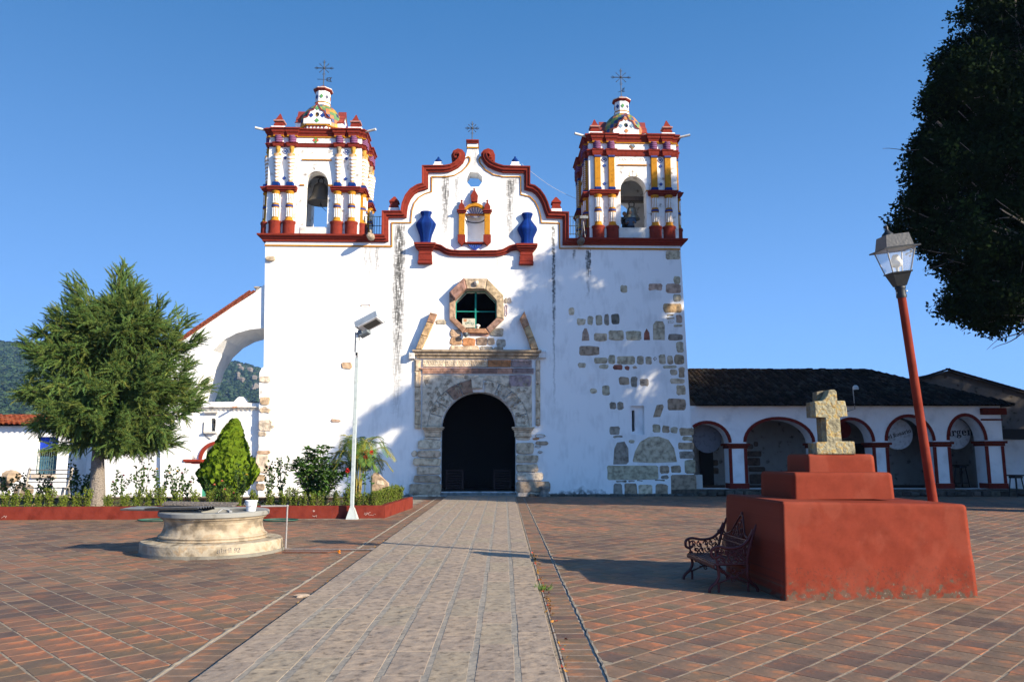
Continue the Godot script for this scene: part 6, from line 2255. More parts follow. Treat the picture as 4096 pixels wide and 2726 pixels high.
func clump_mesh(n: int, rad: float, ln: float, wd: float, material: String, simple := true) -> ArrayMesh:
	var b := mb()
	for k in n:
		var c := rdir() * rad * pow(rng.randf(), 0.5)
		var d := (rdir() + c.normalized() * 0.7).normalized()
		var nn := d.cross(rdir()).normalized()
		var l := ln * rng.randf_range(0.7, 1.2)
		b.col = g(rng.randf_range(0.75, 1.0))
		if simple:
			var s := d.cross(nn) * wd * 0.5
			b.tri(c, c + d * l * 0.5 - s, c + d * l)
			b.tri(c, c + d * l, c + d * l * 0.5 + s)
		else: leaf(b, c, d, nn, l, wd)
	return b.mesh(M[material])

func limb(b: MB, a: Vector3, e: Vector3, r0: float, r1: float, sag: float, wig: float, seg := 6) -> Array:
	var pts := []
	var rad := []
	var n := 8
	var off := rdir() * wig
	for k in n + 1:
		var t := float(k) / n
		pts.append(a.lerp(e, t) + Vector3(0, -sag * sin(PI * t), 0) + off * sin(TAU * t * 0.8) * t)
		rad.append(lerpf(r0, r1, t))
	b.tube(pts, rad, seg)
	return pts

# ---------------------------------------------------------------- big broadleaved trees on the right
func broad_tree(at: Vector3, lobes: Array, trunk_r: float, label: String, dens: float, leafm: String, gap: float, sd: int, sun_gap := 9.0) -> void:
	rng.seed = sd
	var t := thing("broadleaf_tree", label, "tree", at)
	var ns := FastNoiseLite.new()
	ns.seed = sd
	ns.frequency = 0.24
	ns.fractal_octaves = 3
	var n2 := FastNoiseLite.new()
	n2.seed = sd + 3
	n2.frequency = 0.62
	n2.fractal_octaves = 2
	var sv := SUN.normalized()
	var su := sv.cross(Vector3.UP).normalized()
	var sw := su.cross(sv)
	var fork := Vector3(0, 4.2, 0)
	var b := mb(lin(0.14, 0.12, 0.10))
	b.tube(smooth_path([Vector3(0, -0.2, 0), Vector3(0.1, 1.4, 0.1), Vector3(-0.1, 2.8, 0), fork], 4), [trunk_r * 1.5, trunk_r * 1.25, trunk_r * 1.1, trunk_r * 1.02, trunk_r, trunk_r, trunk_r * 0.98, trunk_r * 0.96, trunk_r * 0.95, trunk_r * 0.95, trunk_r * 0.95, trunk_r * 0.9, trunk_r * 0.9], 14)
	obj("trunk", b, M["bark"], t)
	for q in lobes:
		var c: Vector3 = q[0] - at
		b = mb(lin(0.26, 0.24, 0.21))
		var pts := limb(b, fork + Vector3(0, rng.randf_range(-0.6, 0.6), 0), c - (c - fork).normalized() * q[1] * 0.2, trunk_r * 0.25, 0.05, -0.5, 0.5, 8)
		for k in 8:
			var s: Vector3 = pts[2 + k % 6]
			var e = c + rdir() * q[1] * 0.9
			var p2 := limb(b, s, e, 0.055, 0.012, -0.2, 0.35, 5)
			for m in 2: limb(b, p2[4 + m * 2], p2[4 + m * 2] + ((e - s).normalized() + rdir() * 0.8) * 0.9, 0.02, 0.006, 0.0, 0.1, 4)
		obj("limb", b, M["bark"], t)
	var mesh := clump_mesh(46, 0.40, 0.13, 0.075, leafm)
	var xfs := []
	var cols := []
	var all := []
	for q in lobes:
		all.append(q)
		# smaller knots of foliage make the outline ragged
		for k in 13:
			var r: float = q[1]
			all.append([q[0] + rdir() * r * 0.92, r * rng.randf_range(0.12, 0.28)])
	for q in all:
		var c: Vector3 = q[0] - at
		var r: float = q[1]
		var n := int(r * r * 105.0 * dens) + 6
		for k in n:
			var d := rdir()
			var rr := r * (1.0 - 0.55 * pow(rng.randf(), 1.6))
			rr *= 0.88 + 0.42 * ns.get_noise_3dv(d * 7.0 + c)
			var p := c + d * rr
			if ns.get_noise_3dv(p * 2.2 + Vector3(40, 0, 0)) > gap: continue
			if sun_gap < 1.0 and n2.get_noise_2d((p + at).dot(su), (p + at).dot(sw)) > sun_gap: continue
			if p.y < 2.0: continue
			var sc := rng.randf_range(0.7, 1.2)
			xfs.append(Transform3D(Basis(rdir(), rng.randf() * TAU).scaled(Vector3.ONE * sc), p))
			cols.append(vary(lin(0.013, 0.023, 0.008) if rng.randf() < 0.94 else lin(0.026, 0.046, 0.012), 0.3))
	stuff("crown", mesh, xfs, cols, t)

func big_trees() -> void:
	# lobes of the crown: centre and radius, measured against the outline in the photograph
	var L := []
	for q in [[2318, 5, -23.5, 1.25], [2228, 200, -21.2, 1.0], [2240, 330, -21.3, 1.5], [2170, 300, -21.5, 0.8], [2180, 430, -21.5, 1.25], [2120, 495, -21.6, 0.8], [2200, 530, -21.4, 1.2], [2270, 560, -21.0, 1.5], [2250, 675, -21.2, 0.9], [2312, 688, -20.8, 0.9], [2300, 420, -21.0, 1.8], [2330, 250, -20.6, 1.9], [2350, 110, -23.7, 2.0], [2215, 128, -24.0, 0.75], [2290, 90, -23.6, 1.3], [2340, 590, -20.6, 1.4], [2260, 250, -22.4, 1.4]]:
		L.append([on_z(q[0] / 0.5752, q[1] / 0.5752, q[2]), q[3]])
	for q in [[Vector3(18.5, 14.3, -23.0), 2.6], [Vector3(17.0, 9.5, -22.5), 3.4], [Vector3(19.5, 12.0, -18.8), 3.0], [Vector3(20.5, 15.3, -22.5), 3.2], [Vector3(19.5, 8.0, -24.5), 3.2], [Vector3(22.5, 10.5, -23.0), 3.4], [Vector3(16.9, 7.0, -20.8), 1.9], [Vector3(16.6, 12.5, -24.5), 2.6], [Vector3(18.5, 16.2, -25.5), 2.5], [Vector3(19.0, 6.6, -20.0), 2.2], [Vector3(17.0, 13.8, -18.5), 1.3], [Vector3(18.2, 13.6, -18.6), 1.5], [Vector3(17.0, 12.0, -18.8), 1.5], [Vector3(18.6, 18.1, -24.5), 1.2], [Vector3(18.9, 19.3, -24.5), 0.7]]:
		L.append(q)
	broad_tree(Vector3(18.6, 0, -21.6), L, 0.62, "huge dark broadleaved tree whose crown fills the upper right corner", 1.0, "dark_leaf", 0.28, 11, 0.20)
	# trees further right, out of the picture, that shade the arcade
	var K := [[Vector3(31, 9, -21), 4.2], [Vector3(28.5, 7.5, -23.5), 3.4], [Vector3(33, 13, -24), 4.2], [Vector3(29.5, 12.5, -19.5), 3.6], [Vector3(34, 8, -18.5), 3.6], [Vector3(30, 6.0, -19.0), 3.0], [Vector3(27.5, 11.5, -25), 3.0], [Vector3(24.5, 8.5, -27), 3.0], [Vector3(25.5, 6.0, -26), 2.6]]
	broad_tree(Vector3(29, 0, -22.5), K, 0.6, "broadleaved tree out of the picture right of the huge tree", 0.7, "dark_leaf", 0.34, 12)
	var J := [[Vector3(38, 8, -26), 4.4], [Vector3(36, 12, -28), 4.0], [Vector3(41, 11, -23), 4.4], [Vector3(37, 6.0, -30), 3.6], [Vector3(43, 15, -27), 4.4], [Vector3(33.5, 9.0, -29.5), 3.6], [Vector3(34, 6.0, -27), 3.2]]
	broad_tree(Vector3(38, 0, -26.5), J, 0.6, "broadleaved tree farthest right, out of the picture", 0.7, "dark_leaf", 0.40, 13)
	rng.seed = 77

# ---------------------------------------------------------------- plants in the bed
func ordinal(k: int) -> String:
	return ["first", "second", "third", "fourth", "fifth", "sixth", "seventh", "eighth", "ninth", "tenth", "eleventh", "twelfth", "thirteenth", "fourteenth", "fifteenth", "sixteenth", "seventeenth", "eighteenth", "nineteenth", "twentieth", "twenty-first", "twenty-second", "twenty-third", "twenty-fourth", "twenty-fifth", "twenty-sixth", "twenty-seventh", "twenty-eighth", "twenty-ninth", "thirtieth"][k]

func hedge_bush() -> Node3D:
	var t := Node3D.new()
	t.name = numbered(self, "hedge_bush")
	add_child(t, true)
	var b := mb(lin(0.16, 0.11, 0.06))
	var f := mb()
	for k in 9:
		var a := rng.randf() * TAU
		var e := Vector3(cos(a) * rng.randf_range(0.04, 0.16), rng.randf_range(0.32, 0.5), sin(a) * rng.randf_range(0.04, 0.14))
		var pts := limb(b, Vector3(cos(a) * 0.03, 0, sin(a) * 0.03), e, 0.008, 0.004, -0.02, 0.03, 4)
		for i in range(2, 9):
			for m in 7:
				var d := (rdir() + Vector3(0, 0.7, 0)).normalized()
				f.col = vary(lin(0.13, 0.17, 0.022) if rng.randf() < 0.7 else lin(0.08, 0.12, 0.02), 0.3)
				leaf(f, pts[i] + rdir() * 0.035, d, d.cross(rdir()).normalized(), 0.05, 0.03)
	obj("stems", b, M["bark"], t)
	obj("foliage", f, M["leaf"], t)
	return t

func rose_bush(hgt: float, n: int, flower: Color, nf: int, spread: float) -> Node3D:
	var t := Node3D.new()
	t.name = numbered(self, "rose_bush")
	add_child(t, true)
	var b := mb(lin(0.08, 0.10, 0.03))
	var f := mb()
	var fl := 0
	for k in n:
		var a := TAU * k / n + rng.randf()
		var h := hgt * rng.randf_range(0.6, 1.0)
		var e := Vector3(cos(a) * spread * rng.randf_range(0.3, 1.0), h, sin(a) * spread * 0.6)
		var pts := limb(b, Vector3(cos(a) * 0.04, 0, sin(a) * 0.04), e, 0.010, 0.004, -0.05, 0.06, 5)
		for i in range(3, 9):
			for m in 4:
				var d := (rdir() + Vector3(0, 0.1, 0)).normalized()
				f.col = vary(lin(0.045, 0.085, 0.02), 0.35)
				var p0: Vector3 = pts[i] + rdir() * 0.05
				for j in 3:
					var d2 := (d + rdir() * 0.6).normalized()
					leaf(f, p0, d2, d2.cross(rdir()).normalized(), 0.075, 0.045)
		if fl < nf:
			fl += 1
			var q := mb(flower)
			for i in 16:
				var aa := TAU * i * 0.382
				var up := 0.2 + 0.8 * i / 16.0
				var d := Vector3(cos(aa) * (1.1 - up), up, sin(aa) * (1.1 - up)).normalized()
				q.col = vary(flower, 0.2)
				leaf(q, e, d, Vector3(cos(aa) * up, -(1.1 - up), sin(aa) * up).normalized() * -1.0, 0.06, 0.055, 0.1)
			obj("flower", q, M["petal"], t)
	obj("stems", b, M["bark"], t)
	obj("foliage", f, M["leaf"], t)
	return t

func plants() -> void:
	conifer()
	thuja()
	# clipped bushes along the wall
	var variants := [hedge_bush(), hedge_bush(), hedge_bush(), hedge_bush()]
	var xs := [16, 62, 108, 152, 196, 252, 306, 348, 432, 500, 548, 590, 640, 705, 780, 838, 897, 950, 1012, 1078, 1130, 1170, 1212, 1250, 1290, 1345, 1388, 1436, 1466, 1496]
	for k in xs.size():
		var p := on_z(xs[k], 2016, -21.1)
		var zz := -20.02 + (p.x + 17.5) / 14.12 * -0.82 - 0.34
		p = on_z(xs[k], 2016, zz)
		var lab := "small clipped yellow-green hedge bush, %s from the left along the red wall" % ordinal(k)
		var n: Node3D
		if k < 4:
			n = variants[k]
			n.position = Vector3(p.x, SOIL, zz)
			n.rotation.y = rng.randf() * TAU
			tag(n, lab, "bush", "clipped bushes along the red wall")
		else:
			n = dup(variants[k % 4], Vector3(p.x, SOIL, zz), rng.randf() * TAU, lab, "clipped bushes along the red wall")
		var s := rng.randf_range(0.85, 1.12)
		n.scale = Vector3(s, s * rng.randf_range(0.9, 1.1), s)
	for k in 10:
		var f := k / 9.0
		var n := dup(variants[k % 4], Vector3(-3.72 + 0.2 * f, SOIL, -21.25 - 3.2 * f), rng.randf() * TAU, "small clipped hedge bush, %s from the corner along the planter's right side" % ordinal(k), "clipped bushes along the planter side")
		n.scale = Vector3.ONE * rng.randf_range(0.9, 1.1)
	for k in 4: variants[k].set_meta("category", "bush")
	# roses
	var dark := lin(0.20, 0.004, 0.02)
	var pink := lin(0.6, 0.05, 0.12)
	var yel := lin(0.7, 0.45, 0.03)
	var salmon := lin(0.65, 0.22, 0.13)
	var rs := [[40, 1.0, 5, dark, 0, 0.5, "bare rose bush at the left edge before the boulders"], [130, 0.9, 5, salmon, 2, 0.5, "rose bush with salmon blooms before the slatted bench"], [185, 0.7, 4, pink, 1, 0.35, "low rose bush with one pink bloom under the blue window"], [300, 1.25, 6, dark, 0, 0.45, "leafy rose bush without blooms just left of the conifer trunk"], [345, 1.1, 5, dark, 0, 0.35, "leafy rose bush touching the conifer trunk"], [470, 1.05, 4, dark, 2, 0.3, "rose bush with two dark red blooms right of the conifer trunk"], [560, 1.4, 6, dark, 1, 0.35, "tall leafy rose bush midway between conifer and cypress bush"], [640, 1.25, 4, yel, 2, 0.25, "rose bush with yellow blooms against the white annex"], [700, 1.15, 5, yel, 1, 0.4, "rose bush with one yellow bloom beside the red door pier"], [735, 0.95, 4, lin(0.25, 0.05, 0.08), 2, 0.2, "small rose bush with faded dusky blooms beside the door pier"], [868, 0.8, 6, salmon, 2, 0.35, "rose bush with salmon blooms before the cypress bush"], [912, 0.6, 4, pink, 2, 0.25, "low rose bush with bright pink bloom right of the cypress bush's foot"], [958, 1.2, 4, yel, 1, 0.2, "rose stem with a single yellow bloom over the cypress bush"], [1073, 1.5, 5, dark, 3, 0.22, "tall rose bush with three dark red blooms at the church corner"], [1122, 1.65, 5, dark, 0, 0.2, "tall thin rose bush without blooms left of the broad-leaved shrub"]]
	for q in rs:
		var z := -22.1 if q[0] != 868 and q[0] != 912 else -21.75
		var p := on_z(q[0], 2000, z)
		var n := rose_bush(q[1], q[2], q[3], q[4], q[5])
		n.position = Vector3(p.x, SOIL, z)
		tag(n, q[6], "rose bush", "roses in the flower bed")
	# broad-leaved shrub
	var sp := on_z(1262, 2000, -22.6)
	var sh := thing("broadleaf_shrub", "large bushy shrub with big dark green leaves left of the palm", "shrub", Vector3(sp.x, SOIL, -22.6))
	var b := mb(lin(0.12, 0.12, 0.05))
	var f := mb()
	for k in 34:
		var a := rng.randf() * TAU
		var rr := pow(rng.randf(), 0.6)
		var h := lerpf(1.9, 1.0, rr) * rng.randf_range(0.75, 1.05)
		var e := Vector3(cos(a) * rr * 0.95, h, sin(a) * rr * 0.7)
		var pts := limb(b, Vector3(cos(a) * 0.15 * rr, 0, sin(a) * 0.12 * rr), e, 0.016, 0.006, -0.12, 0.06, 5)
		for i in range(2, 9):
			for m in (6 if i < 8 else 10):
				var aa := rng.randf() * TAU
				var d := Vector3(cos(aa), rng.randf_range(-0.25, 0.55), sin(aa)).normalized()
				f.col = vary(lin(0.075, 0.15, 0.032), 0.3)
				leaf(f, pts[i] + rdir() * 0.03, d, (Vector3.UP + d * -0.3).normalized(), rng.randf_range(0.18, 0.30), rng.randf_range(0.08, 0.12))
	obj("stems", b, M["bark"], sh)
	obj("foliage", f, M["leaf"], sh)
	# palm
	var pp := on_z(1428, 2000, -22.9)
	var pa := thing("palm", "feathery palm with arching yellowing fronds behind the white pole", "palm", Vector3(pp.x, SOIL, -22.9))
	for k in 7:
		b = mb(lin(0.34, 0.28, 0.08))
		var a := TAU * k / 7
		b.tube([Vector3(cos(a) * 0.06, 0, sin(a) * 0.06), Vector3(cos(a) * 0.09, 0.4, sin(a) * 0.08), Vector3(cos(a) * 0.12, 0.75, sin(a) * 0.1)], [0.035, 0.028, 0.02], 6)
		obj("cane", b, M["bark"], pa)
	for k in 34:
		var a := TAU * k / 34.0 + rng.randf() * 0.3
		var out := rng.randf_range(0.45, 0.98)
		var hi := rng.randf_range(1.15, 2.05)
		var d := Vector3(cos(a), 0, sin(a) * 0.8)
		if k == 0: d = Vector3(1, 0, 0.2); out = 1.0; hi = 1.65
		var ctrl := [Vector3(0, 0.55, 0) + d * 0.08, d * out * 0.35 + Vector3(0, hi * 0.85, 0), d * out * 0.75 + Vector3(0, hi, 0), d * out * 1.1 + Vector3(0, hi * 0.8, 0)]
		var pts := smooth_path(ctrl, 8)
		b = mb(lin(0.30, 0.28, 0.06))
		b.tube(pts, 0.008, 4)
		for i in range(7, pts.size()):
			var td: Vector3 = (pts[i] - pts[i - 1]).normalized()
			var s := td.cross(Vector3.UP).normalized()
			var ln := 0.30 * sin(PI * clampf((i - 5.0) / 21.0, 0, 1)) + 0.06
			for sd in [-1, 1]:
				for m in 2:
					var dd = (s * sd + td * 0.7 + Vector3(0, -0.15 - 0.1 * m, 0)).normalized()
					b.col = vary(lin(0.085, 0.16, 0.03) if k % 4 else lin(0.26, 0.24, 0.03), 0.25)
					leaf(b, pts[i] + td * 0.02 * m, dd, s.cross(td).normalized(), ln, 0.017)
		obj("frond", b, M["leaf"], pa)
	# red blooms around the palm
	var rl := ["red round bloom on a stalk left of the pole", "upper left of three red round blooms right of the pole", "upper right of three red round blooms right of the pole", "lowest of three red round blooms right of the pole"]
	var rp := [[1390, 1881], [1465, 1807], [1486, 1810], [1462, 1828]]
	for k in 4:
		var p := on_z(rp[k][0], rp[k][1], -22.3)
		var n := thing("red_flower", rl[k], "flower", Vector3(p.x, SOIL, -22.3), 0.0, "red blooms beside the palm")
		b = mb(lin(0.5, 0.01, 0.012))
		var c := Vector3(0, p.y - SOIL, 0)
		for i in 46:
			var d := rdir()
			b.col = vary(lin(0.5, 0.01, 0.012), 0.25)
			leaf(b, c + d * 0.02, d, d.cross(rdir()).normalized(), 0.055, 0.04)
		obj("bloom", b, M["petal"], n)
		b = mb(lin(0.08, 0.12, 0.03))
		limb(b, Vector3.ZERO, c, 0.012, 0.006, -0.05, 0.05, 5)
		for i in 16:
			var d := Vector3(rng.randfn(), rng.randf_range(-0.4, 0.5), rng.randfn()).normalized()
			b.col = vary(lin(0.05, 0.1, 0.025), 0.3)
			leaf(b, c * rng.randf_range(0.4, 0.95), d, d.cross(rdir()).normalized(), 0.13, 0.06)
		obj("stalk", b, M["leaf"], n)
	# undergrowth that nobody could count
	var xfs := []
	var cols := []
	for k in 900:
		var x := rng.randf_range(-16.5, -3.7)
		xfs.append(Transform3D(Basis(Vector3.UP, rng.randf() * TAU).scaled(Vector3.ONE * rng.randf_range(0.5, 1.2)), Vector3(x, SOIL + 0.03, rng.randf_range(-24.6, -20.95))))
		cols.append(vary(lin(0.08, 0.12, 0.03) if rng.randf() < 0.7 else lin(0.16, 0.12, 0.06), 0.4))
	var ug := stuff("undergrowth", clump_mesh(14, 0.09, 0.09, 0.03, "leaf"), xfs, cols)
	tag(ug, "weeds and fallen leaves covering the soil of the flower bed", "ground cover")
	# carved stone standing in the bed
	var z := -25.6
	var a := on_z(1486, 1965, z)
	b = mb(lin(0.40, 0.32, 0.24))
	var pl := PackedVector2Array()
	for q in [[1485, 1985], [1556, 1985], [1555, 1932], [1548, 1926], [1508, 1888], [1500, 1887], [1490, 1895], [1485, 1905]]:
		var p := on_z(q[0], q[1], z)
		pl.append(Vector2(p.x - a.x, p.y - a.y))
	b.slab2(pl, -0.3, 0.0, 0.04)
	var st := inst("carved_stone", b.mesh(M["stone"]), self, Transform3D(Basis(Vector3.UP, 0.15), a))
	tag(st, "upright sandy stone block with a sloping top behind the hedge end", "stone")
	b = mb(lin(0.6, 0.54, 0.44))
	b.slab2(jitter(PackedVector2Array([Vector2(0.14, 0.22), Vector2(0.40, 0.2), Vector2(0.36, 0.34), Vector2(0.18, 0.38)]), 0.02), -0.01, 0.015, 0.01)
	obj("pale_patch", b, M["stone"], st)

func spray_mesh() -> ArrayMesh:
	# one feathery twig: a thin axis with fine side twigs in all directions, drooping at the tip
	var b := mb()
	for i in 20:
		var t := i / 19.0
		var p := Vector3(0.012 * sin(t * 7.0), -0.06 * t * t, 0.34 * t)
		var ln := 0.055 * sin(PI * clampf(0.3 + t * 0.7, 0, 1)) + 0.012
		for s in 4:
			var a := TAU * s / 4 + i * 0.7
			var d := Vector3(cos(a) * 0.55, sin(a) * 0.42 - 0.05, 1.0).normalized()
			b.col = g(rng.randf_range(0.6, 1.0))
			var q := p + d * ln
			var w := d.cross(rdir()).normalized() * 0.0055
			b.tri(p - w, p + w, q)
			var r := p.lerp(q, 0.5)
			var d2 := (d + rdir() * 0.6).normalized()
			var w2 := d2.cross(rdir()).normalized() * 0.0045
			b.tri(r - w2, r + w2, r + d2 * 0.035)
	return b.mesh(M["leaf"])

func conifer() -> void:
	rng.seed = 31
	var zc := -21.6
	var p0 := on_z(385, 2015, zc)
	var t := thing("conifer", "feathery green conifer with a stout pale trunk in the flower bed", "tree", Vector3(p0.x, SOIL, zc))
	var b := mb(lin(0.30, 0.26, 0.22))
	var lean := Vector3(0.25, 0, 0)
	b.tube([Vector3(-0.02, -0.1, 0), Vector3(0, 0.15, 0), Vector3(-0.02, 0.7, 0), Vector3(-0.06, 1.3, 0), Vector3(-0.05, 1.9, 0), Vector3(0.0, 3.2, 0), Vector3(0.12, 4.8, 0), Vector3(0.25, 6.4, 0)], [0.26, 0.225, 0.19, 0.165, 0.155, 0.11, 0.06, 0.012], 14)
	obj("trunk", b, M["bark"], t)
	var top := 6.85
	var spray := spray_mesh()
	var xfs := []
	var cols := []
	b = mb(lin(0.13, 0.10, 0.07))
	var lead := []
	for k in 250:
		var u := rng.randf()
		var y := 1.5 + 4.05 * u
		var a := rng.randf() * TAU
		# outline: widest at 45 % of the height, ragged
		var f := u
		var rad := 1.88 * pow(clampf(sin(PI * clampf(0.19 + f * 0.80, 0, 1)), 0, 1), 0.75)
		if cos(a) < 0: rad *= 0.93
		rad *= rng.randf_range(0.55, 1.10) if rng.randf() < 0.75 else rng.randf_range(1.0, 1.22)
		var rise := lerpf(-0.25, 1.3, pow(f, 0.8)) * rad * 0.75
		var bend := rng.randf_range(0.1, 0.4)
		var st := Vector3(0.02 + 0.04 * y, y * 0.86 + 0.15, 0)
		var e := Vector3(cos(a) * rad + 0.1, y + rise * 0.6, sin(a) * rad * 0.95)
		e.y = clampf(e.y, 1.45 + 1.1 * pow(rad / 2.0, 2.0) * (1.0 if cos(a) < 0.2 else 0.6), 5.55)
		var mid := st.lerp(e, 0.55) + Vector3(0, bend * 0.5, 0)
		var pts := smooth_path([st, mid, e], 7)
		b.tube(pts, [0.030, 0.027, 0.025, 0.022, 0.02, 0.018, 0.016, 0.014, 0.012, 0.01, 0.009, 0.008, 0.007, 0.006, 0.005], 4)
		lead.append([pts, rad])
	# long leading shoots at the top
	for q in [[0.28, 6.75, 0.0], [0.2, 6.3, 0.1], [0.38, 6.1, -0.1], [0.72, 6.05, 0.2], [-0.45, 5.5, 0.2], [-1.45, 5.5, 0.0], [1.2, 5.5, 0.2], [1.75, 5.0, -0.2], [-1.1, 4.9, 0.3]]:
		var e := Vector3(q[0], q[1] - 0.1, q[2])
		lead.append([smooth_path([Vector3(q[0] * 0.4 + 0.1, q[1] - 2.2, q[2] * 0.4), Vector3(q[0] * 0.85 + 0.03, q[1] - 0.9, q[2]), e], 9), 1.6])
		b.tube(lead[-1][0], 0.012, 4)
	for k in 90:
		var base: Array = lead[rng.randi() % 240][0]
		var s0: Vector3 = base[base.size() - 4]
		var d0: Vector3 = (base[base.size() - 1] - base[base.size() - 4]).normalized()
		var e: Vector3 = s0 + d0 * rng.randf_range(0.45, 0.95) + Vector3(0, rng.randf_range(0.1, 0.4), 0)
		lead.append([smooth_path([s0, s0.lerp(e, 0.5) + Vector3(0, -0.05, 0), e], 7), 1.6])
		b.tube(lead[-1][0], 0.007, 4)
	for q in lead:
		var pts: Array = q[0]
		var n: int = pts.size()
		for i in range(3, n):
			var frac := float(i) / (n - 1)
			var td: Vector3 = (pts[i] - pts[maxi(i - 1, 0)]).normalized()
			var cnt := 7 if frac < 0.97 else 12
			for m in cnt:
				var sd := (td * rng.randf_range(0.3, 1.0) + rdir() * 0.75 + Vector3(0, -0.1, 0)).normalized()
				if q[1] == 1.6:
					if m > 3: continue
					sd = (td * 1.0 + rdir() * 0.5).normalized()
				var sc := rng.randf_range(0.7, 1.2)
				var up := Vector3.UP if absf(sd.y) < 0.95 else Vector3.RIGHT
				xfs.append(Transform3D(Basis.looking_at(-sd, up).scaled(Vector3.ONE * sc), pts[i] + rdir() * 0.11))
				cols.append(vary(lin(0.110, 0.205, 0.055).lerp(lin(0.25, 0.28, 0.06), rng.randf() * rng.randf()), 0.3))
	obj("branches", b, M["bark"], t)
	stuff("foliage", spray, xfs, cols, t)
	# the low forked stub right of the trunk
	b = mb(lin(0.16, 0.13, 0.10))
	b.tube(smooth_path([Vector3(0.1, 1.35, 0.05), Vector3(0.35, 1.38, 0.1), Vector3(0.48, 1.55, 0.1), Vector3(0.5, 1.8, 0.05)], 4), 0.035, 6)
	obj("low_branch", b, M["bark"], t)
	rng.seed = 78

func thuja() -> void:
	rng.seed = 41
	var p0 := on_z(900, 2000, -22.9)
	var t := thing("cypress_bush", "bright yellow-green teardrop-shaped cypress bush before the red arched door", "shrub", Vector3(p0.x, SOIL, -22.9))
	var b := mb()
	# an upright fan of scaly twigs
	for k in 9:
		var a := -0.55 + 1.1 * k / 8.0
		var ln := 0.20 - 0.08 * absf(a)
		var d := Vector3(sin(a), cos(a), 0)
		var p := d * 0.02
		for m in 4:
			var q := p + d * ln * 0.27
			var s := Vector3(d.y, -d.x, 0) * 0.017
			b.col = g(0.72 + 0.28 * m / 3.0)
			b.quad(p - s * 0.8, p + s * 0.8, q + s, q - s)
			b.tri(q - s * 0.2, q + s * 1.9 + d * 0.035, q + s)
			b.tri(q + s * 0.2, q - s, q - s * 1.9 + d * 0.035)
			p = q
			d = (d + Vector3(0, 0.06, 0.06)).normalized()
		b.tri(p - Vector3(0.014, 0, 0), p + Vector3(0.014, 0, 0), p + d * 0.045)
	var fan := b.mesh(M["leaf"])
	var H := 2.42
	var xfs := []
	var cols := []
	var ns := FastNoiseLite.new()
	ns.seed = 8
	ns.frequency = 1.9
	for k in 13000:
		var u := rng.randf()
		var y := u * H
		var f := u
		var rad := 0.71 * (pow(clampf(f / 0.30, 0, 1), 0.5) if f < 0.30 else pow(clampf((1.02 - f) / 0.72, 0, 1), 0.82))
		var a := rng.randf() * TAU
		rad *= 1.0 + 0.50 * ns.get_noise_3d(cos(a) * 1.6, y * 0.7, sin(a) * 1.6)
		var inn := 1.0 - 0.30 * pow(rng.randf(), 2.0)
		var p := Vector3(cos(a) * rad * inn, y * 0.93 + 0.06, sin(a) * rad * inn)
		p.x += 0.16 * f * f
		var ba := Basis(Vector3.UP, -a + rng.randf_range(-0.9, 0.9) + PI / 2) * Basis(Vector3.RIGHT, rng.randf_range(-0.05, 0.38))
		xfs.append(Transform3D(ba.scaled(Vector3.ONE * rng.randf_range(0.5, 0.85)), p))
		cols.append(vary(lin(0.13, 0.205, 0.014), 0.3))
	stuff("foliage", fan, xfs, cols, t)
	b = mb(lin(0.12, 0.09, 0.06))
	b.tube([Vector3(0, -0.05, 0), Vector3(0, 0.5, 0), Vector3(0.08, 1.8, 0)], [0.07, 0.06, 0.01], 7)
	for k in 16:
		var a := k * 2.4
		limb(b, Vector3(0, 0.1 + k * 0.09, 0), Vector3(cos(a) * 0.4, 0.5 + k * 0.11, sin(a) * 0.4), 0.02, 0.006, -0.05, 0.02, 4)
	obj("trunk", b, M["bark"], t)
	rng.seed = 79

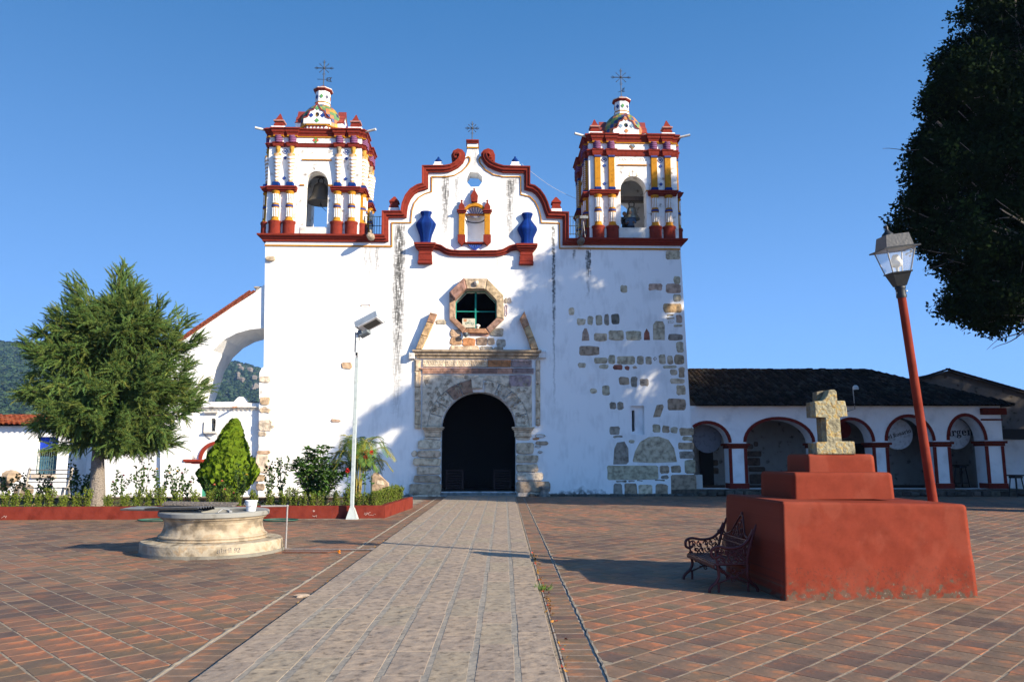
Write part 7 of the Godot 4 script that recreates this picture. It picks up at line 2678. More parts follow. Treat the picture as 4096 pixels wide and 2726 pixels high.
# ---------------------------------------------------------------- stepped pedestal, cross, iron bench
func block(x0: float, x1: float, z0: float, z1: float, y0: float, y1: float, taper: float, ns: FastNoiseLite, amp: float, dirt: bool, drop := 0.0) -> MB:
	# a rendered masonry block with slightly uneven faces and worn edges (front at z0, back at z1 < z0)
	var b := mb(BRICKRED)
	var per := []
	var sx := maxi(6, int((x1 - x0) / 0.045))
	var sz := maxi(5, int((z0 - z1) / 0.09))
	for i in sx: per.append(Vector2(lerpf(x0, x1, float(i) / sx), z0))
	for i in sz: per.append(Vector2(x1, lerpf(z0, z1, float(i) / sz)))
	for i in sx: per.append(Vector2(lerpf(x1, x0, float(i) / sx), z1))
	for i in sz: per.append(Vector2(x0, lerpf(z1, z0, float(i) / sz)))
	var c := Vector2((x0 + x1) / 2, (z0 + z1) / 2)
	var rows := []
	var n := maxi(6, int((y1 - y0) / 0.04))
	var hs := []
	for r in n + 1: hs.append([float(r) / n * (1.0 - 0.035 / (y1 - y0)), 0.0])
	hs.append([1.0 - 0.012 / (y1 - y0), -0.010])
	hs.append([1.0, -0.032])
	for q in hs:
		var line := PackedVector3Array()
		for p in per:
			var tp = 1.0 - taper * q[0] / (x1 - x0)
			var x: float = c.x + (p.x - c.x) * tp
			var z: float = c.y + (p.y - c.y) * (1.0 - taper * 0.6 * q[0] / (z0 - z1))
			var d := Vector2(signf(x - c.x) if absf(absf(p.x - c.x) - (x1 - x0) / 2) < 0.001 else 0.0, signf(z - c.y) if absf(absf(p.y - c.y) - (z0 - z1) / 2) < 0.001 else 0.0)
			var nn := ns.get_noise_3d(x * 3.0, q[0] * (y1 - y0) * 3.0, z * 3.0) * amp + ns.get_noise_3d(x * 14.0, q[0] * (y1 - y0) * 14.0, z * 14.0) * amp * 0.35
			if dirt and q[0] < 0.3: nn += ns.get_noise_3d(x * 22.0, q[0] * 22.0, z * 22.0) * amp * 1.3 * (0.3 - q[0]) / 0.3
			var off: Vector2 = d.normalized() * (nn + q[1] * (1.3 if d.x != 0.0 and d.y != 0.0 else 1.0))
			line.append(Vector3(x + off.x, y0 + q[0] * (y1 - y0) - drop * q[0] * clampf((x - x0) / (x1 - x0), 0, 1), z + off.y))
		rows.append(line)
	var nr := rows.size()
	b.rect = Rect2(x0, y0, x1 - x0, y1 - y0)
	b.grid(rows, true, true)
	b.fan(rows[nr - 1], false)
	return b

func dirt_material(w: float, h: float, sd: int, foot: float) -> StandardMaterial3D:
	# red limewash: faint mottling, scuffs, and bare mouldy render along the foot
	var nx := int(w * 340)
	var ny := int(h * 340)
	var im := Image.create(nx, ny, false, Image.FORMAT_RGB8)
	var f := FastNoiseLite.new()
	f.seed = sd
	f.frequency = 0.012
	f.fractal_octaves = 5
	var base := BRICKRED
	for y in ny:
		for x in nx:
			var up := float(ny - y) / 340.0
			var n1 := f.get_noise_2d(x, y)
			var n2 := f.get_noise_2d(x * 5.0 + 900, y * 5.0)
			var n3 := f.get_noise_2d(x * 2.0, y * 2.0 + 500)
			var c := base * (1.0 + n1 * 0.16 + n2 * 0.07)
			if foot > 0.0:
				var k := up / foot - 0.28 - n3 * 1.9 - n2 * 0.25
				c = c.lerp(lin(0.115, 0.055, 0.036), clampf(1.25 - k, 0, 1) * 0.45)
				if k < 0.25: c = c.lerp(lin(0.085, 0.068, 0.052), clampf((0.25 - k) * 4.0, 0, 0.9))
				if k < 0.2 and n2 > 0.44: c = c.lerp(lin(0.22, 0.175, 0.145), 0.6)
				if up < 0.75 and f.get_noise_2d(x * 9.0, y * 9.0 + 77) > 0.62: c = c.lerp(lin(0.26, 0.12, 0.09), 0.5)
				if up < 0.4 and n2 < -0.34: c = c.lerp(lin(0.11, 0.035, 0.025), 0.7)
			c = c.lerp(lin(0.27, 0.085, 0.055), clampf(f.get_noise_2d(x * 0.45 + 50, y * 0.3) * 0.8, 0, 0.17))
			c = c.lerp(lin(0.10, 0.018, 0.012), clampf((0.035 - absf(f.get_noise_2d(x * 1.3 + 700, y * 1.3))) * 22.0, 0, 1) * clampf(f.get_noise_2d(x * 0.8, y * 0.8 + 41) * 2.0, 0, 0.55))
			if f.get_noise_2d(x * 7.0 + 300, y * 7.0) > 0.70: c = c.lerp(lin(0.34, 0.18, 0.14), 0.5)
			im.set_pixel(x, y, c.linear_to_srgb())
	var m := StandardMaterial3D.new()
	m.resource_name = "worn_red_wall"
	m.metallic_specular = 0.15
	m.albedo_texture = ImageTexture.create_from_image(im)
	m.roughness = 0.8
	return m

func pedestal() -> void:
	rng.seed = 91
	var ns := FastNoiseLite.new()
	ns.seed = 6
	ns.frequency = 0.5
	ns.fractal_octaves = 3
	var yaw := deg_to_rad(4.9)
	var o := Vector3(3.12, 0, -9.16)
	var t := thing("stepped_pedestal", "big red three-stepped masonry pedestal carrying a stone cross", "pedestal", o, yaw)
	obj("step", block(0.0, 2.36, 0.0, -1.85, -0.03, 1.115, 0.09, ns, 0.012, true, 0.045), dirt_material(2.36, 1.145, 4, 0.16), t)
	obj("step", block(0.46, 1.78, -0.60, -1.62, 1.105, 1.435, 0.03, ns, 0.008, false), dirt_material(1.32, 0.33, 5, 0.0), t)
	obj("step", block(0.78, 1.70, -0.86, -1.46, 1.43, 1.665, 0.02, ns, 0.007, false), dirt_material(0.92, 0.235, 6, 0.0), t)
	# stone cross
	var zf := -10.12
	var P := func(a: Array) -> PackedVector2Array:
		var r := PackedVector2Array()
		for i in range(0, a.size(), 2):
			var q := on_z(a[i], a[i + 1], zf)
			r.append(Vector2(q.x - 4.3, q.y))
		return r
	var cr := thing("stone_cross", "lichen-covered stone cross with a broken top on the red pedestal", "cross", Vector3(4.3, 0, zf), deg_to_rad(4.0))
	var b := mb(lin(0.40, 0.385, 0.315))
	var base := 1.662
	var shape: PackedVector2Array = P.call([3262, 1770, 3307, 1770, 3304, 1720, 3300, 1668, 3259, 1668, 3256, 1640, 3255, 1605, 3270, 1603, 3287, 1603, 3298, 1596, 3308, 1580, 3314, 1559, 3326, 1557, 3340, 1558, 3348, 1566, 3352, 1602, 3368, 1601, 3383, 1602, 3389, 1630, 3394, 1663, 3376, 1666, 3361, 1668, 3365, 1720, 3370, 1768, 3397, 1767, 3422, 1768])
	shape.append(Vector2(shape[shape.size() - 1].x + 0.006, base))
	shape.append(Vector2(shape[0].x + 0.002, base))
	b.slab2(jitter(shape, 0.003), -0.13, 0.0, 0.014)
	obj("front", b, M["lichen"], cr)
	b = mb(lin(0.22, 0.20, 0.17))
	var sh2: PackedVector2Array = P.call([3265, 1770, 3307, 1770, 3300, 1668, 3260, 1667, 3257, 1606, 3286, 1603, 3284, 1564, 3312, 1558, 3340, 1559, 3346, 1566, 3350, 1602, 3382, 1603, 3392, 1663, 3360, 1668, 3368, 1768, 3420, 1768])
	sh2.append(Vector2(sh2[sh2.size() - 1].x, base))
	sh2.append(Vector2(sh2[0].x, base))
	b.plate(sh2, [], -0.26, -0.131)
	obj("back", b, M["lichen"], cr)
	iron_bench(o, yaw)

func scroll(c: Vector3, u: Vector3, w: Vector3, r: float, ph: float, turn: float) -> Array:
	var q := []
	for k in 12:
		var a := ph + turn * k * 0.55
		q.append(c + (u * cos(a) + w * sin(a)) * r * (1.0 - k / 14.0))
	return q

func iron_bench(o: Vector3, yaw: float) -> void:
	# bench axes: x along the seat, y up, z to the front; it stands with its back to the pedestal's left face
	var at := Vector3(2.78, 0, -10.24)
	var t := thing("iron_bench", "ornate dark red cast iron bench against the shaded side of the pedestal", "bench", at, yaw - PI / 2)
	t.scale = Vector3.ONE * 0.93
	var c := lin(0.085, 0.015, 0.013)
	var L := 0.55
	var S := 0.35
	for s in [-1, 1]:
		var x: float = s * L
		var b := mb(c)
		var X := func(y: float, z: float) -> Vector3: return Vector3(x, y, z)
		# arm: a rolled scroll in front, rising to the back post with a pointed tip
		b.tube(smooth_path([X.call(0.47, 0.30), X.call(0.44, 0.36), X.call(0.47, 0.41), X.call(0.55, 0.40), X.call(0.58, 0.31), X.call(0.56, 0.18), X.call(0.57, 0.05), X.call(0.62, -0.05), X.call(0.72, -0.13), X.call(0.80, -0.17)], 5), 0.020, 6)
		b.tube(smooth_path([X.call(0.33, -0.06), X.call(0.5, -0.09), X.call(0.66, -0.14), X.call(0.78, -0.185), X.call(0.87, -0.215)], 4), [0.020, 0.02, 0.02, 0.02, 0.02, 0.022, 0.026, 0.02, 0.028, 0.018, 0.024, 0.02, 0.018, 0.016, 0.016, 0.012, 0.006], 6)
		obj("armrest", b, M["iron"], t)
		# pierced side panel
		b = mb(c)
		for q in [[0.50, 0.30, 0.055], [0.41, 0.26, 0.04], [0.49, 0.20, 0.05], [0.41, 0.17, 0.045], [0.50, 0.11, 0.045], [0.42, 0.08, 0.05], [0.52, 0.03, 0.05], [0.43, 0.0, 0.045], [0.58, -0.05, 0.05], [0.49, -0.05, 0.045], [0.66, -0.10, 0.035], [0.39, -0.04, 0.03], [0.38, 0.33, 0.03]]:
			b.tube(scroll(X.call(q[0], q[1]), Vector3(0, 1, 0), Vector3(0, 0, 1), q[2], rng.randf() * TAU, 1.0 if rng.randf() < 0.5 else -1.0), 0.010, 5)
			b.ball(X.call(q[0], q[1]), Vector3(0.012, 0.016, 0.016), 6, 4)
			b.tube([X.call(q[0] - 0.04, q[1] - 0.03), X.call(q[0] + 0.04, q[1] + 0.02)], 0.009, 4)
		b.tube([X.call(S + 0.005, 0.38), X.call(S + 0.005, -0.07)], 0.016, 5)
		b.tube([X.call(0.35, 0.34), X.call(0.55, 0.36)], 0.014, 5)
		obj("side_panel", b, M["iron"], t)
		# cabriole legs and the lattice between them
		for q in [[0.34, 1.0], [-0.08, -1.0]]:
			b = mb(c)
			var zz: float = q[0]
			var d: float = q[1]
			b.tube(smooth_path([X.call(S, zz), X.call(0.22, zz - d * 0.02), X.call(0.13, zz + d * 0.02), X.call(0.09, zz + d * 0.07), X.call(0.045, zz + d * 0.11), X.call(0.0, zz + d * 0.115)], 4), 0.021, 6)
			b.tube(smooth_path([X.call(0.13, zz - d * 0.01), X.call(0.06, zz - d * 0.012), X.call(0.0, zz - d * 0.01)], 4), 0.017, 6)
			obj("leg", b, M["iron"], t)
		b = mb(c)
		for q in [[0.27, 0.26, 0.04], [0.22, 0.18, 0.05], [0.28, 0.12, 0.045], [0.21, 0.06, 0.05], [0.27, 0.0, 0.045], [0.16, 0.12, 0.04]]:
			b.tube(scroll(X.call(q[0], q[1]), Vector3(0, 1, 0), Vector3(0, 0, 1), q[2], rng.randf() * TAU, 1.0), 0.009, 5)
		b.tube([X.call(0.31, 0.33), X.call(0.17, 0.13), X.call(0.31, -0.07)], 0.011, 5)
		b.tube([X.call(0.12, 0.32), X.call(0.20, 0.13), X.call(0.12, -0.06)], 0.011, 5)
		obj("leg_lattice", b, M["iron"], t)
	var fr := mb(c)
	fr.box(Vector3(0, S - 0.02, 0.385), Vector3(L * 2 + 0.04, 0.05, 0.022), Basis(), 0.006)
	fr.box(Vector3(0, S - 0.02, -0.075), Vector3(L * 2, 0.04, 0.02), Basis(), 0.005)
	obj("seat_rail", fr, M["iron"], t)
	for k in 7:
		var b := mb(c * 1.1)
		b.box(Vector3(0, S + 0.012, 0.35 - k * 0.065), Vector3(L * 2 + 0.02, 0.018, 0.044), Basis(), 0.004)
		obj("seat_slat", b, M["iron"], t)
	# back: lower gallery of bars, rails, and a pointed crest
	var lean := func(x: float, y: float) -> Vector3: return Vector3(x, y, -0.075 - (y - S) * 0.27)
	for k in 19:
		var b := mb(c)
		var x := -L + 0.06 + (L * 2 - 0.12) * k / 18.0
		b.tube(smooth_path([lean.call(x, 0.38), lean.call(x + 0.015, 0.46), lean.call(x, 0.55), lean.call(x, 0.63)], 3), 0.009, 5)
		obj("back_bar", b, M["iron"], t)
	var bk := mb(c)
	for y in [0.38, 0.565, 0.635]: bk.tube([lean.call(-L, y), lean.call(L, y)], 0.013, 5)
	for k in 17:
		bk.tube(scroll(lean.call(-L + 0.07 + k * 0.06, 0.60), Vector3(1, 0, 0), Vector3(0, 1, 0), 0.025, k * 0.9, 1.0), 0.006, 4)
	obj("back_rail", bk, M["iron"], t)
	var cr := mb(c)
	cr.tube(smooth_path([lean.call(-L, 0.68), lean.call(-L + 0.12, 0.655), lean.call(-0.26, 0.70), lean.call(-0.18, 0.78), lean.call(0.0, 0.95), lean.call(0.18, 0.78), lean.call(0.26, 0.70), lean.call(L - 0.12, 0.655), lean.call(L, 0.68)], 4), 0.014, 5)
	for q in [[0.0, 0.80, 0.07], [-0.09, 0.74, 0.055], [0.09, 0.74, 0.055], [-0.02, 0.70, 0.05], [-0.17, 0.69, 0.045], [0.17, 0.69, 0.045], [0.03, 0.87, 0.04], [-0.30, 0.665, 0.03], [0.30, 0.665, 0.03], [0.0, 0.66, 0.04], [-0.08, 0.66, 0.03], [0.08, 0.66, 0.03]]:
		cr.tube(scroll(lean.call(q[0], q[1]), Vector3(1, 0, 0), Vector3(0, 1, -0.27).normalized(), q[2], rng.randf() * TAU, 1.0 if q[0] > 0 else -1.0), 0.010, 5)
	cr.ball(lean.call(0.0, 0.965), Vector3(0.02, 0.03, 0.02), 6, 4)
	obj("crest", cr, M["iron"], t)

# ---------------------------------------------------------------- lamps
func lamps() -> void:
	# leaning red lamp post behind the pedestal
	var foot := Vector3(5.60, 0, -10.28)
	var head := Vector3(5.155, 3.76, -9.98)
	var up := (head - foot).normalized()
	var t := thing("street_lamp", "leaning red lamp post with a square glass lantern behind the pedestal", "street lamp", foot)
	var b := mb(lin(0.21, 0.038, 0.022))
	b.tube([up * -0.2, up * 1.0, up * 2.0, up * (head - foot).length()], [0.062, 0.060, 0.056, 0.053], 20)
	obj("post", b, M["redwall"], t)
	var sx := (Vector3(1, 0, 0.03) - up * up.x).normalized()
	var fr := Transform3D(Basis(sx, up, sx.cross(up)), head - foot)
	var blk := lin(0.022, 0.024, 0.028)
	b = mb(blk, fr)
	b.lathe([Vector2(0.063, -0.05), Vector2(0.066, -0.02), Vector2(0.060, 0.0), Vector2(0.060, 0.06), Vector2(0.068, 0.075), Vector2(0.068, 0.10), Vector2(0.05, 0.105)], 16)
	obj("collar", b, M["iron"], t)
	b = mb(lin(0.6, 0.6, 0.58), fr)
	for s in [[0.066, 0.03], [-0.066, 0.02]]: b.ball(Vector3(s[0], s[1], 0.02), Vector3(0.015, 0.012, 0.012), 6, 4)
	obj("bolt", b, M["metal"], t)
	var ring := func(h: float, y: float) -> PackedVector3Array: return PackedVector3Array([Vector3(-h, y, h), Vector3(h, y, h), Vector3(h, y, -h), Vector3(-h, y, -h)])
	b = mb(blk, fr)
	b.grid([ring.call(0.062, 0.105), ring.call(0.118, 0.27)], true, false)
	b.fan(ring.call(0.062, 0.105), true)
	b.grid([ring.call(0.130, 0.271), ring.call(0.135, 0.29), ring.call(0.118, 0.292)], true, false)
	b.fan(ring.call(0.130, 0.271), true)
	b.fan(ring.call(0.118, 0.2915), false)
	obj("base_cup", b, M["iron"], t)
	# glazed cage, wider at the top
	var y0 := 0.293
	var y1 := 0.60
	var h0 := 0.118
	var h1 := 0.185
	b = mb(lin(0.36, 0.37, 0.37), fr)
	for s in [[-1, 1], [1, 1], [1, -1], [-1, -1]]: b.tube([Vector3(s[0] * h0, y0, s[1] * h0), Vector3(s[0] * h1, y1, s[1] * h1)], 0.009, 5)
	obj("cage_bars", b, M["iron"], t)
	for k in 4:
		b = mb(Color(1, 1, 1), fr * Transform3D(Basis(Vector3.UP, k * PI / 2), Vector3.ZERO))
		b.quad(Vector3(-h0 + 0.008, y0 + 0.004, h0), Vector3(h0 - 0.008, y0 + 0.004, h0), Vector3(h1 - 0.008, y1 - 0.004, h1), Vector3(-h1 + 0.008, y1 - 0.004, h1))
		obj("glass_pane", b, M["glass"], t)
	b = mb(blk, fr)
	b.grid([ring.call(0.20, y1), ring.call(0.235, y1 - 0.012), ring.call(0.235, y1 + 0.006), ring.call(0.178, y1 + 0.02)], true, false)
	b.col = lin(0.45, 0.45, 0.44)
	b.fan(ring.call(0.20, y1 + 0.001), true)
	obj("eave", b, M["iron"], t)
	b = mb(lin(0.07, 0.073, 0.077), fr)
	b.grid([ring.call(0.177, y1 + 0.021), ring.call(0.148, y1 + 0.185)], true, false)
	b.fan(ring.call(0.148, y1 + 0.185), false)
	obj("hood", b, M["iron"], t)
	b = mb(blk, fr)
	b.lathe([Vector2(0.075, y1 + 0.186), Vector2(0.07, y1 + 0.215), Vector2(0.035, y1 + 0.245), Vector2(0.018, y1 + 0.28), Vector2(0.022, y1 + 0.30), Vector2(0.012, y1 + 0.33), Vector2(0.0, y1 + 0.345)], 12, Vector3(-0.06, 0, 0))
	obj("finial", b, M["iron"], t)
	b = mb(lin(0.75, 0.73, 0.66), fr)
	b.lathe([Vector2(0.02, y0 + 0.0), Vector2(0.02, y0 + 0.06), Vector2(0.06, y0 + 0.075), Vector2(0.078, y0 + 0.105), Vector2(0.075, y0 + 0.13), Vector2(0.05, y0 + 0.20), Vector2(0.03, y0 + 0.235), Vector2(0.0, y0 + 0.24)], 14)
	obj("bulb", b, M["tile"], t)
	# white floodlight pole by the planter
	var pz := -20.72
	var pf := on_z(1411, 2072, pz)
	var p := thing("floodlight_pole", "tall thin white pole with a tilted floodlight by the red planter", "lamp post", Vector3(pf.x, 0, pz + 0.12))
	b = mb(lin(0.42, 0.49, 0.49))
	b.box(Vector3(0, 2.12, 0), Vector3(0.095, 4.24, 0.095), Basis(Vector3.BACK, -0.004), 0.008)
	obj("pole", b, M["paint"], p)
	b = mb(lin(0.45, 0.51, 0.51))
	b.grid([PackedVector3Array([Vector3(-0.14, 0, 0.12), Vector3(0.16, 0, 0.12), Vector3(0.16, 0, -0.1), Vector3(-0.14, 0, -0.1)]), PackedVector3Array([Vector3(-0.055, 0.3, 0.055), Vector3(0.055, 0.3, 0.055), Vector3(0.055, 0.3, -0.055), Vector3(-0.055, 0.3, -0.055)])], true, false)
	obj("base_flare", b, M["old_plaster"], p)
	b = mb(lin(0.3, 0.3, 0.3))
	b.box(Vector3(0.0, 4.31, 0), Vector3(0.06, 0.16, 0.06))
	b.tube([Vector3(-0.055, 4.40, 0), Vector3(-0.055, 4.95, 0)], 0.016, 6)
	b.tube([Vector3(0.06, 4.72, 0), Vector3(0.05, 4.95, 0)], 0.016, 6)
	obj("bracket", b, M["iron"], p)
	b = mb(lin(0.66, 0.70, 0.69))
	b.box(Vector3(0, 4.62, 0), Vector3(0.07, 0.62, 0.06), Basis(), 0.006)
	obj("upper_tube", b, M["paint"], p)
	var lb := Basis(Vector3.BACK, 0.30) * Basis(Vector3.RIGHT, -0.42) * Basis(Vector3.UP, -0.3)
	var lc := Vector3(0.36, 5.20, 0.18)
	b = mb(lin(0.40, 0.46, 0.50))
	b.box(lc, Vector3(0.72, 0.20, 0.42), lb, 0.02)
	obj("lamp_housing", b, M["paint"], p)
	b = mb(lin(0.72, 0.74, 0.74))
	b.box(lc + lb * Vector3(0.02, -0.11, 0.02), Vector3(0.62, 0.03, 0.36), lb, 0.008)
	obj("lamp_rim", b, M["paint"], p)
	b = mb(lin(0.09, 0.09, 0.085))
	b.box(lc + lb * Vector3(0.06, -0.128, 0.02), Vector3(0.42, 0.012, 0.24), lb)
	obj("lamp_glass", b, M["tile"], p)
	b = mb(lin(0.2, 0.24, 0.27))
	b.box(lc + lb * Vector3(-0.30, -0.10, -0.16), Vector3(0.3, 0.2, 0.2), lb, 0.02)
	b.tube([Vector3(-0.02, 4.9, 0), lc + lb * Vector3(-0.3, -0.13, -0.05)], 0.035, 6)
	obj("ballast_box", b, M["paint"], p)
	# floodlight on the terrace by the right tower
	var q := thing("terrace_floodlight", "small grey floodlight on a stand before the right bell tower", "floodlight", church.transform * W(2333, 952, -0.25), church.rotation.y)
	b = mb(lin(0.22, 0.23, 0.23))
	b.tube([Vector3(-0.08, -0.05, 0), Vector3(0.0, 0.8, 0)], 0.025, 6)
	b.tube([Vector3(0.08, -0.05, 0.1), Vector3(0.0, 0.8, 0)], 0.025, 6)
	obj("stand", b, M["iron"], q)
	b = mb(lin(0.30, 0.33, 0.34))
	b.box(Vector3(0.02, 0.92, 0.05), Vector3(0.36, 0.12, 0.28), Basis(Vector3.RIGHT, 0.3), 0.02)
	obj("lamp_head", b, M["paint"], q)
	# little spotlights by the octagonal window
	for e in [[405, 432, "small dark spotlight fixed below the octagonal window", lin(0.1, 0.12, 0.14)], [476, 90, "small pale lamp under the top stone of the octagonal window", lin(0.6, 0.58, 0.5)]]:
		var s := thing("spotlight", e[2], "lamp", church.transform * W(C4[0] + e[0] * C4[2], C4[1] + e[1] * C4[2], 0.2), church.rotation.y)
		b = mb(e[3])
		b.lathe([Vector2(0.03, -0.1), Vector2(0.09, -0.04), Vector2(0.11, 0.06), Vector2(0.09, 0.1)], 10)
		obj("lamp_head", b, M["iron"], s)
		b = mb(e[3])
		b.tube([Vector3(0, 0.05, 0), Vector3(0.1 if e[0] < 450 else 0.0, 0.12, -0.25)], 0.018, 5)
		obj("arm", b, M["iron"], s)
	var s2 := thing("window_bulb", "round white lamp standing on the sill of the octagonal window", "lamp", church.transform * W(C4[0] + 485 * C4[2], C4[1] + 392 * C4[2], 0.05), church.rotation.y)
	b = mb(lin(0.75, 0.72, 0.6))
	b.lathe([Vector2(0.05, 0), Vector2(0.06, 0.08), Vector2(0.11, 0.11), Vector2(0.10, 0.17), Vector2(0.05, 0.2)], 10)
	obj("globe", b, M["tile"], s2)
	b = mb(lin(0.3, 0.3, 0.3))
	b.tube([Vector3(-0.05, 0.05, 0), Vector3(-0.42, -0.2, 0.05)], 0.012, 4)
	obj("rod", b, M["iron"], s2)

# ---------------------------------------------------------------- well
func well() -> void:
	rng.seed = 55
	var c := Vector3(-5.22, 0, -13.80)
	var t := thing("well", "round weathered stone well with a flared rim on a low plinth", "well", c)
	var ns := FastNoiseLite.new()
	ns.seed = 2
	ns.frequency = 0.6
	ns.fractal_octaves = 4
	var turn := func(prof: Array, seg: int, amp: float, cols: Callable) -> MB:
		var b := mb()
		var rows := []
		for q in prof:
			var line := PackedVector3Array()
			for i in seg:
				var a := TAU * i / seg
				var r: float = 0.915 * q.x * (1.0 + amp * ns.get_noise_3d(cos(a) * 2.0, q.y * 3.0, sin(a) * 2.0))
				line.append(Vector3(cos(a) * r, q.y, -sin(a) * r))
			rows.append(line)
		for r in rows.size() - 1:
			b.col = cols.call(prof[r].y)
			b.grid([rows[r], rows[r + 1]], true, true)
		return b
	var pl: MB = turn.call([Vector2(1.30, -0.03), Vector2(1.29, 0.05)], 40, 0.03, func(_y): return lin(0.21, 0.20, 0.175))
	obj("plinth_foot", pl, M["old_plaster"], t)
	pl = turn.call([Vector2(1.285, 0.05), Vector2(1.28, 0.10), Vector2(1.275, 0.19), Vector2(1.26, 0.215), Vector2(1.2, 0.222), Vector2(0.9, 0.226)], 40, 0.02, func(_y): return lin(0.40, 0.37, 0.305))
	obj("plinth", pl, M["well"], t)
	var body: MB = turn.call([Vector2(0.97, 0.22), Vector2(0.99, 0.235), Vector2(0.985, 0.25), Vector2(0.96, 0.262), Vector2(0.975, 0.275), Vector2(0.985, 0.29), Vector2(0.97, 0.305), Vector2(0.945, 0.315), Vector2(0.915, 0.36), Vector2(0.89, 0.42), Vector2(0.88, 0.48), Vector2(0.89, 0.53), Vector2(0.915, 0.565), Vector2(0.945, 0.58), Vector2(0.955, 0.59), Vector2(0.945, 0.598), Vector2(0.965, 0.605), Vector2(0.97, 0.618)], 48, 0.010, func(_y): return lin(0.41, 0.365, 0.295))
	obj("well_body", body, M["well"], t)
	var rim: MB = turn.call([Vector2(0.97, 0.618), Vector2(1.0, 0.625), Vector2(1.005, 0.685), Vector2(0.985, 0.70), Vector2(0.72, 0.70), Vector2(0.70, 0.68), Vector2(0.70, 0.1)], 48, 0.006, func(_y): return lin(0.27, 0.275, 0.265))
	obj("rim", rim, M["old_plaster"], t)
	var wt := mb(lin(0.02, 0.025, 0.025))
	wt.lathe([Vector2(0.7, 0.20), Vector2(0.7, 0.215)], 32)
	obj("water", wt, M["tile"], t)
	var ww := mb(lin(0.12, 0.1, 0.08))
	for e in [["Abril 92", 0.0]]:
		var tm := TextMesh.new()
		var f := SystemFont.new()
		f.font_names = PackedStringArray(["Droid Serif"])
		f.font_italic = true
		tm.font = f
		tm.text = "abril 92"
		tm.font_size = 24
		tm.pixel_size = 0.0042
		tm.depth = 0.004
		var mt := StandardMaterial3D.new()
		mt.resource_name = "scratched_letters"
		mt.albedo_color = lin(0.27, 0.235, 0.19).linear_to_srgb()
		tm.material = mt
		var a := deg_to_rad(33)
		inst("scratched_words", tm, t, Transform3D(Basis(Vector3.UP, a), Vector3(sin(a) * 1.178, 0.13, cos(a) * 1.178)))
	# corrugated sheets and boards lying over the mouth
	var sheet := func(called: String, label: String, at: Vector3, rot: Basis, w: float, l: float, col: Color) -> void:
		var b := mb(col)
		var rows := []
		for r in 2:
			for lay in 1:
				var line := PackedVector3Array()
				for i in 37:
					var x := -w / 2 + w * i / 36.0
					line.append(Vector3(x, 0.018 * sin(x / 0.075 * TAU), l * (0.5 - r)))
				rows.append(line)
		b.grid(rows, false, true)
		var rows2 := []
		for r in 2:
			var line := PackedVector3Array()
			for i in 37:
				var x := -w / 2 + w * i / 36.0
				line.append(Vector3(x, 0.018 * sin(x / 0.075 * TAU) - 0.004, l * (r - 0.5)))
			rows2.append(line)
		b.grid(rows2, false, true)
		var o := inst(called, b.mesh(M["iron"]), self, Transform3D(rot, c + at))
		tag(o, label, "metal sheet", "sheets lying over the well")
	sheet.call("corrugated_sheet", "lower corrugated metal sheet sticking out left over the well rim", Vector3(-0.75, 0.73, 0.15), Basis(Vector3.UP, 1.62) * Basis(Vector3.RIGHT, 0.02), 0.70, 1.35, lin(0.26, 0.28, 0.29))
	sheet.call("corrugated_sheet", "upper corrugated metal sheet with a wavy front edge on the well", Vector3(-0.42, 0.765, 0.22), Basis(Vector3.UP, 1.36) * Basis(Vector3.RIGHT, -0.03), 0.85, 1.0, lin(0.22, 0.215, 0.205))
	var lab := ["grey plank lying on the sheets over the well, nearest the front", "grey plank lying on the sheets over the well, farther back"]
	for k in 2:
		var b := mb(lin(0.24, 0.21, 0.18))
		b.box(Vector3.ZERO, Vector3(1.25, 0.035, 0.17), Basis(), 0.005)
		var o := inst("plank", b.mesh(M["wood"]), self, Transform3D(Basis(Vector3.UP, -0.05 + 0.1 * k) * Basis(Vector3.BACK, -0.02), c + Vector3(-0.2 - 0.1 * k, 0.80 + 0.012 * k, 0.20 - 0.35 * k)))
		tag(o, lab[k], "plank", "planks on the well")
	var b2 := mb(lin(0.3, 0.31, 0.31))
	b2.box(Vector3(0, 0, 0), Vector3(0.05, 0.03, 0.3), Basis(), 0.004)
	b2.tube([Vector3(0, 0.02, 0), Vector3(-0.12, 0.05, 0.1), Vector3(-0.2, -0.01, 0.12)], 0.012, 5)
	tag(inst("metal_strap", b2.mesh(M["iron"]), self, Transform3D(Basis(Vector3.UP, 0.5), c + Vector3(0.45, 0.72, 0.55))), "bent metal strap lying on the well rim left of the bucket", "strap")
	var bu := thing("bucket", "white plastic bucket standing on the rim of the well", "bucket", c + Vector3(0.72, 0.702, 0.26))
	var b3 := mb(lin(0.78, 0.80, 0.82))
	b3.lathe([Vector2(0.075, 0.0), Vector2(0.10, 0.16), Vector2(0.108, 0.165), Vector2(0.108, 0.18), Vector2(0.097, 0.18), Vector2(0.075, 0.01)], 20)
	obj("pail", b3, M["tile"], bu)
	b3 = mb(lin(0.4, 0.4, 0.4))
	b3.tube(smooth_path([Vector3(-0.105, 0.165, 0), Vector3(-0.09, 0.12, 0.08), Vector3(0, 0.085, 0.108), Vector3(0.09, 0.12, 0.08), Vector3(0.105, 0.165, 0)], 5), 0.005, 4)
	obj("handle", b3, M["iron"], bu)
	# water pipe
	var wp := thing("water_pipe", "thin grey water pipe rising beside the well and bending over its rim", "pipe", c + Vector3(1.27, 0, -0.05))
	b3 = mb(lin(0.30, 0.29, 0.28))
	b3.tube([Vector3(0, 0.03, 0.05), Vector3(0.0, 0.77, 0.05)], 0.016, 8)
	obj("riser", b3, M["iron"], wp)
	b3 = mb(lin(0.30, 0.29, 0.28))
	b3.tube([Vector3(0.0, 0.77, 0.05), Vector3(-0.42, 0.775, 0.2)], 0.016, 8)
	b3.ball(Vector3(0, 0.77, 0.05), Vector3.ONE * 0.024, 8, 5)
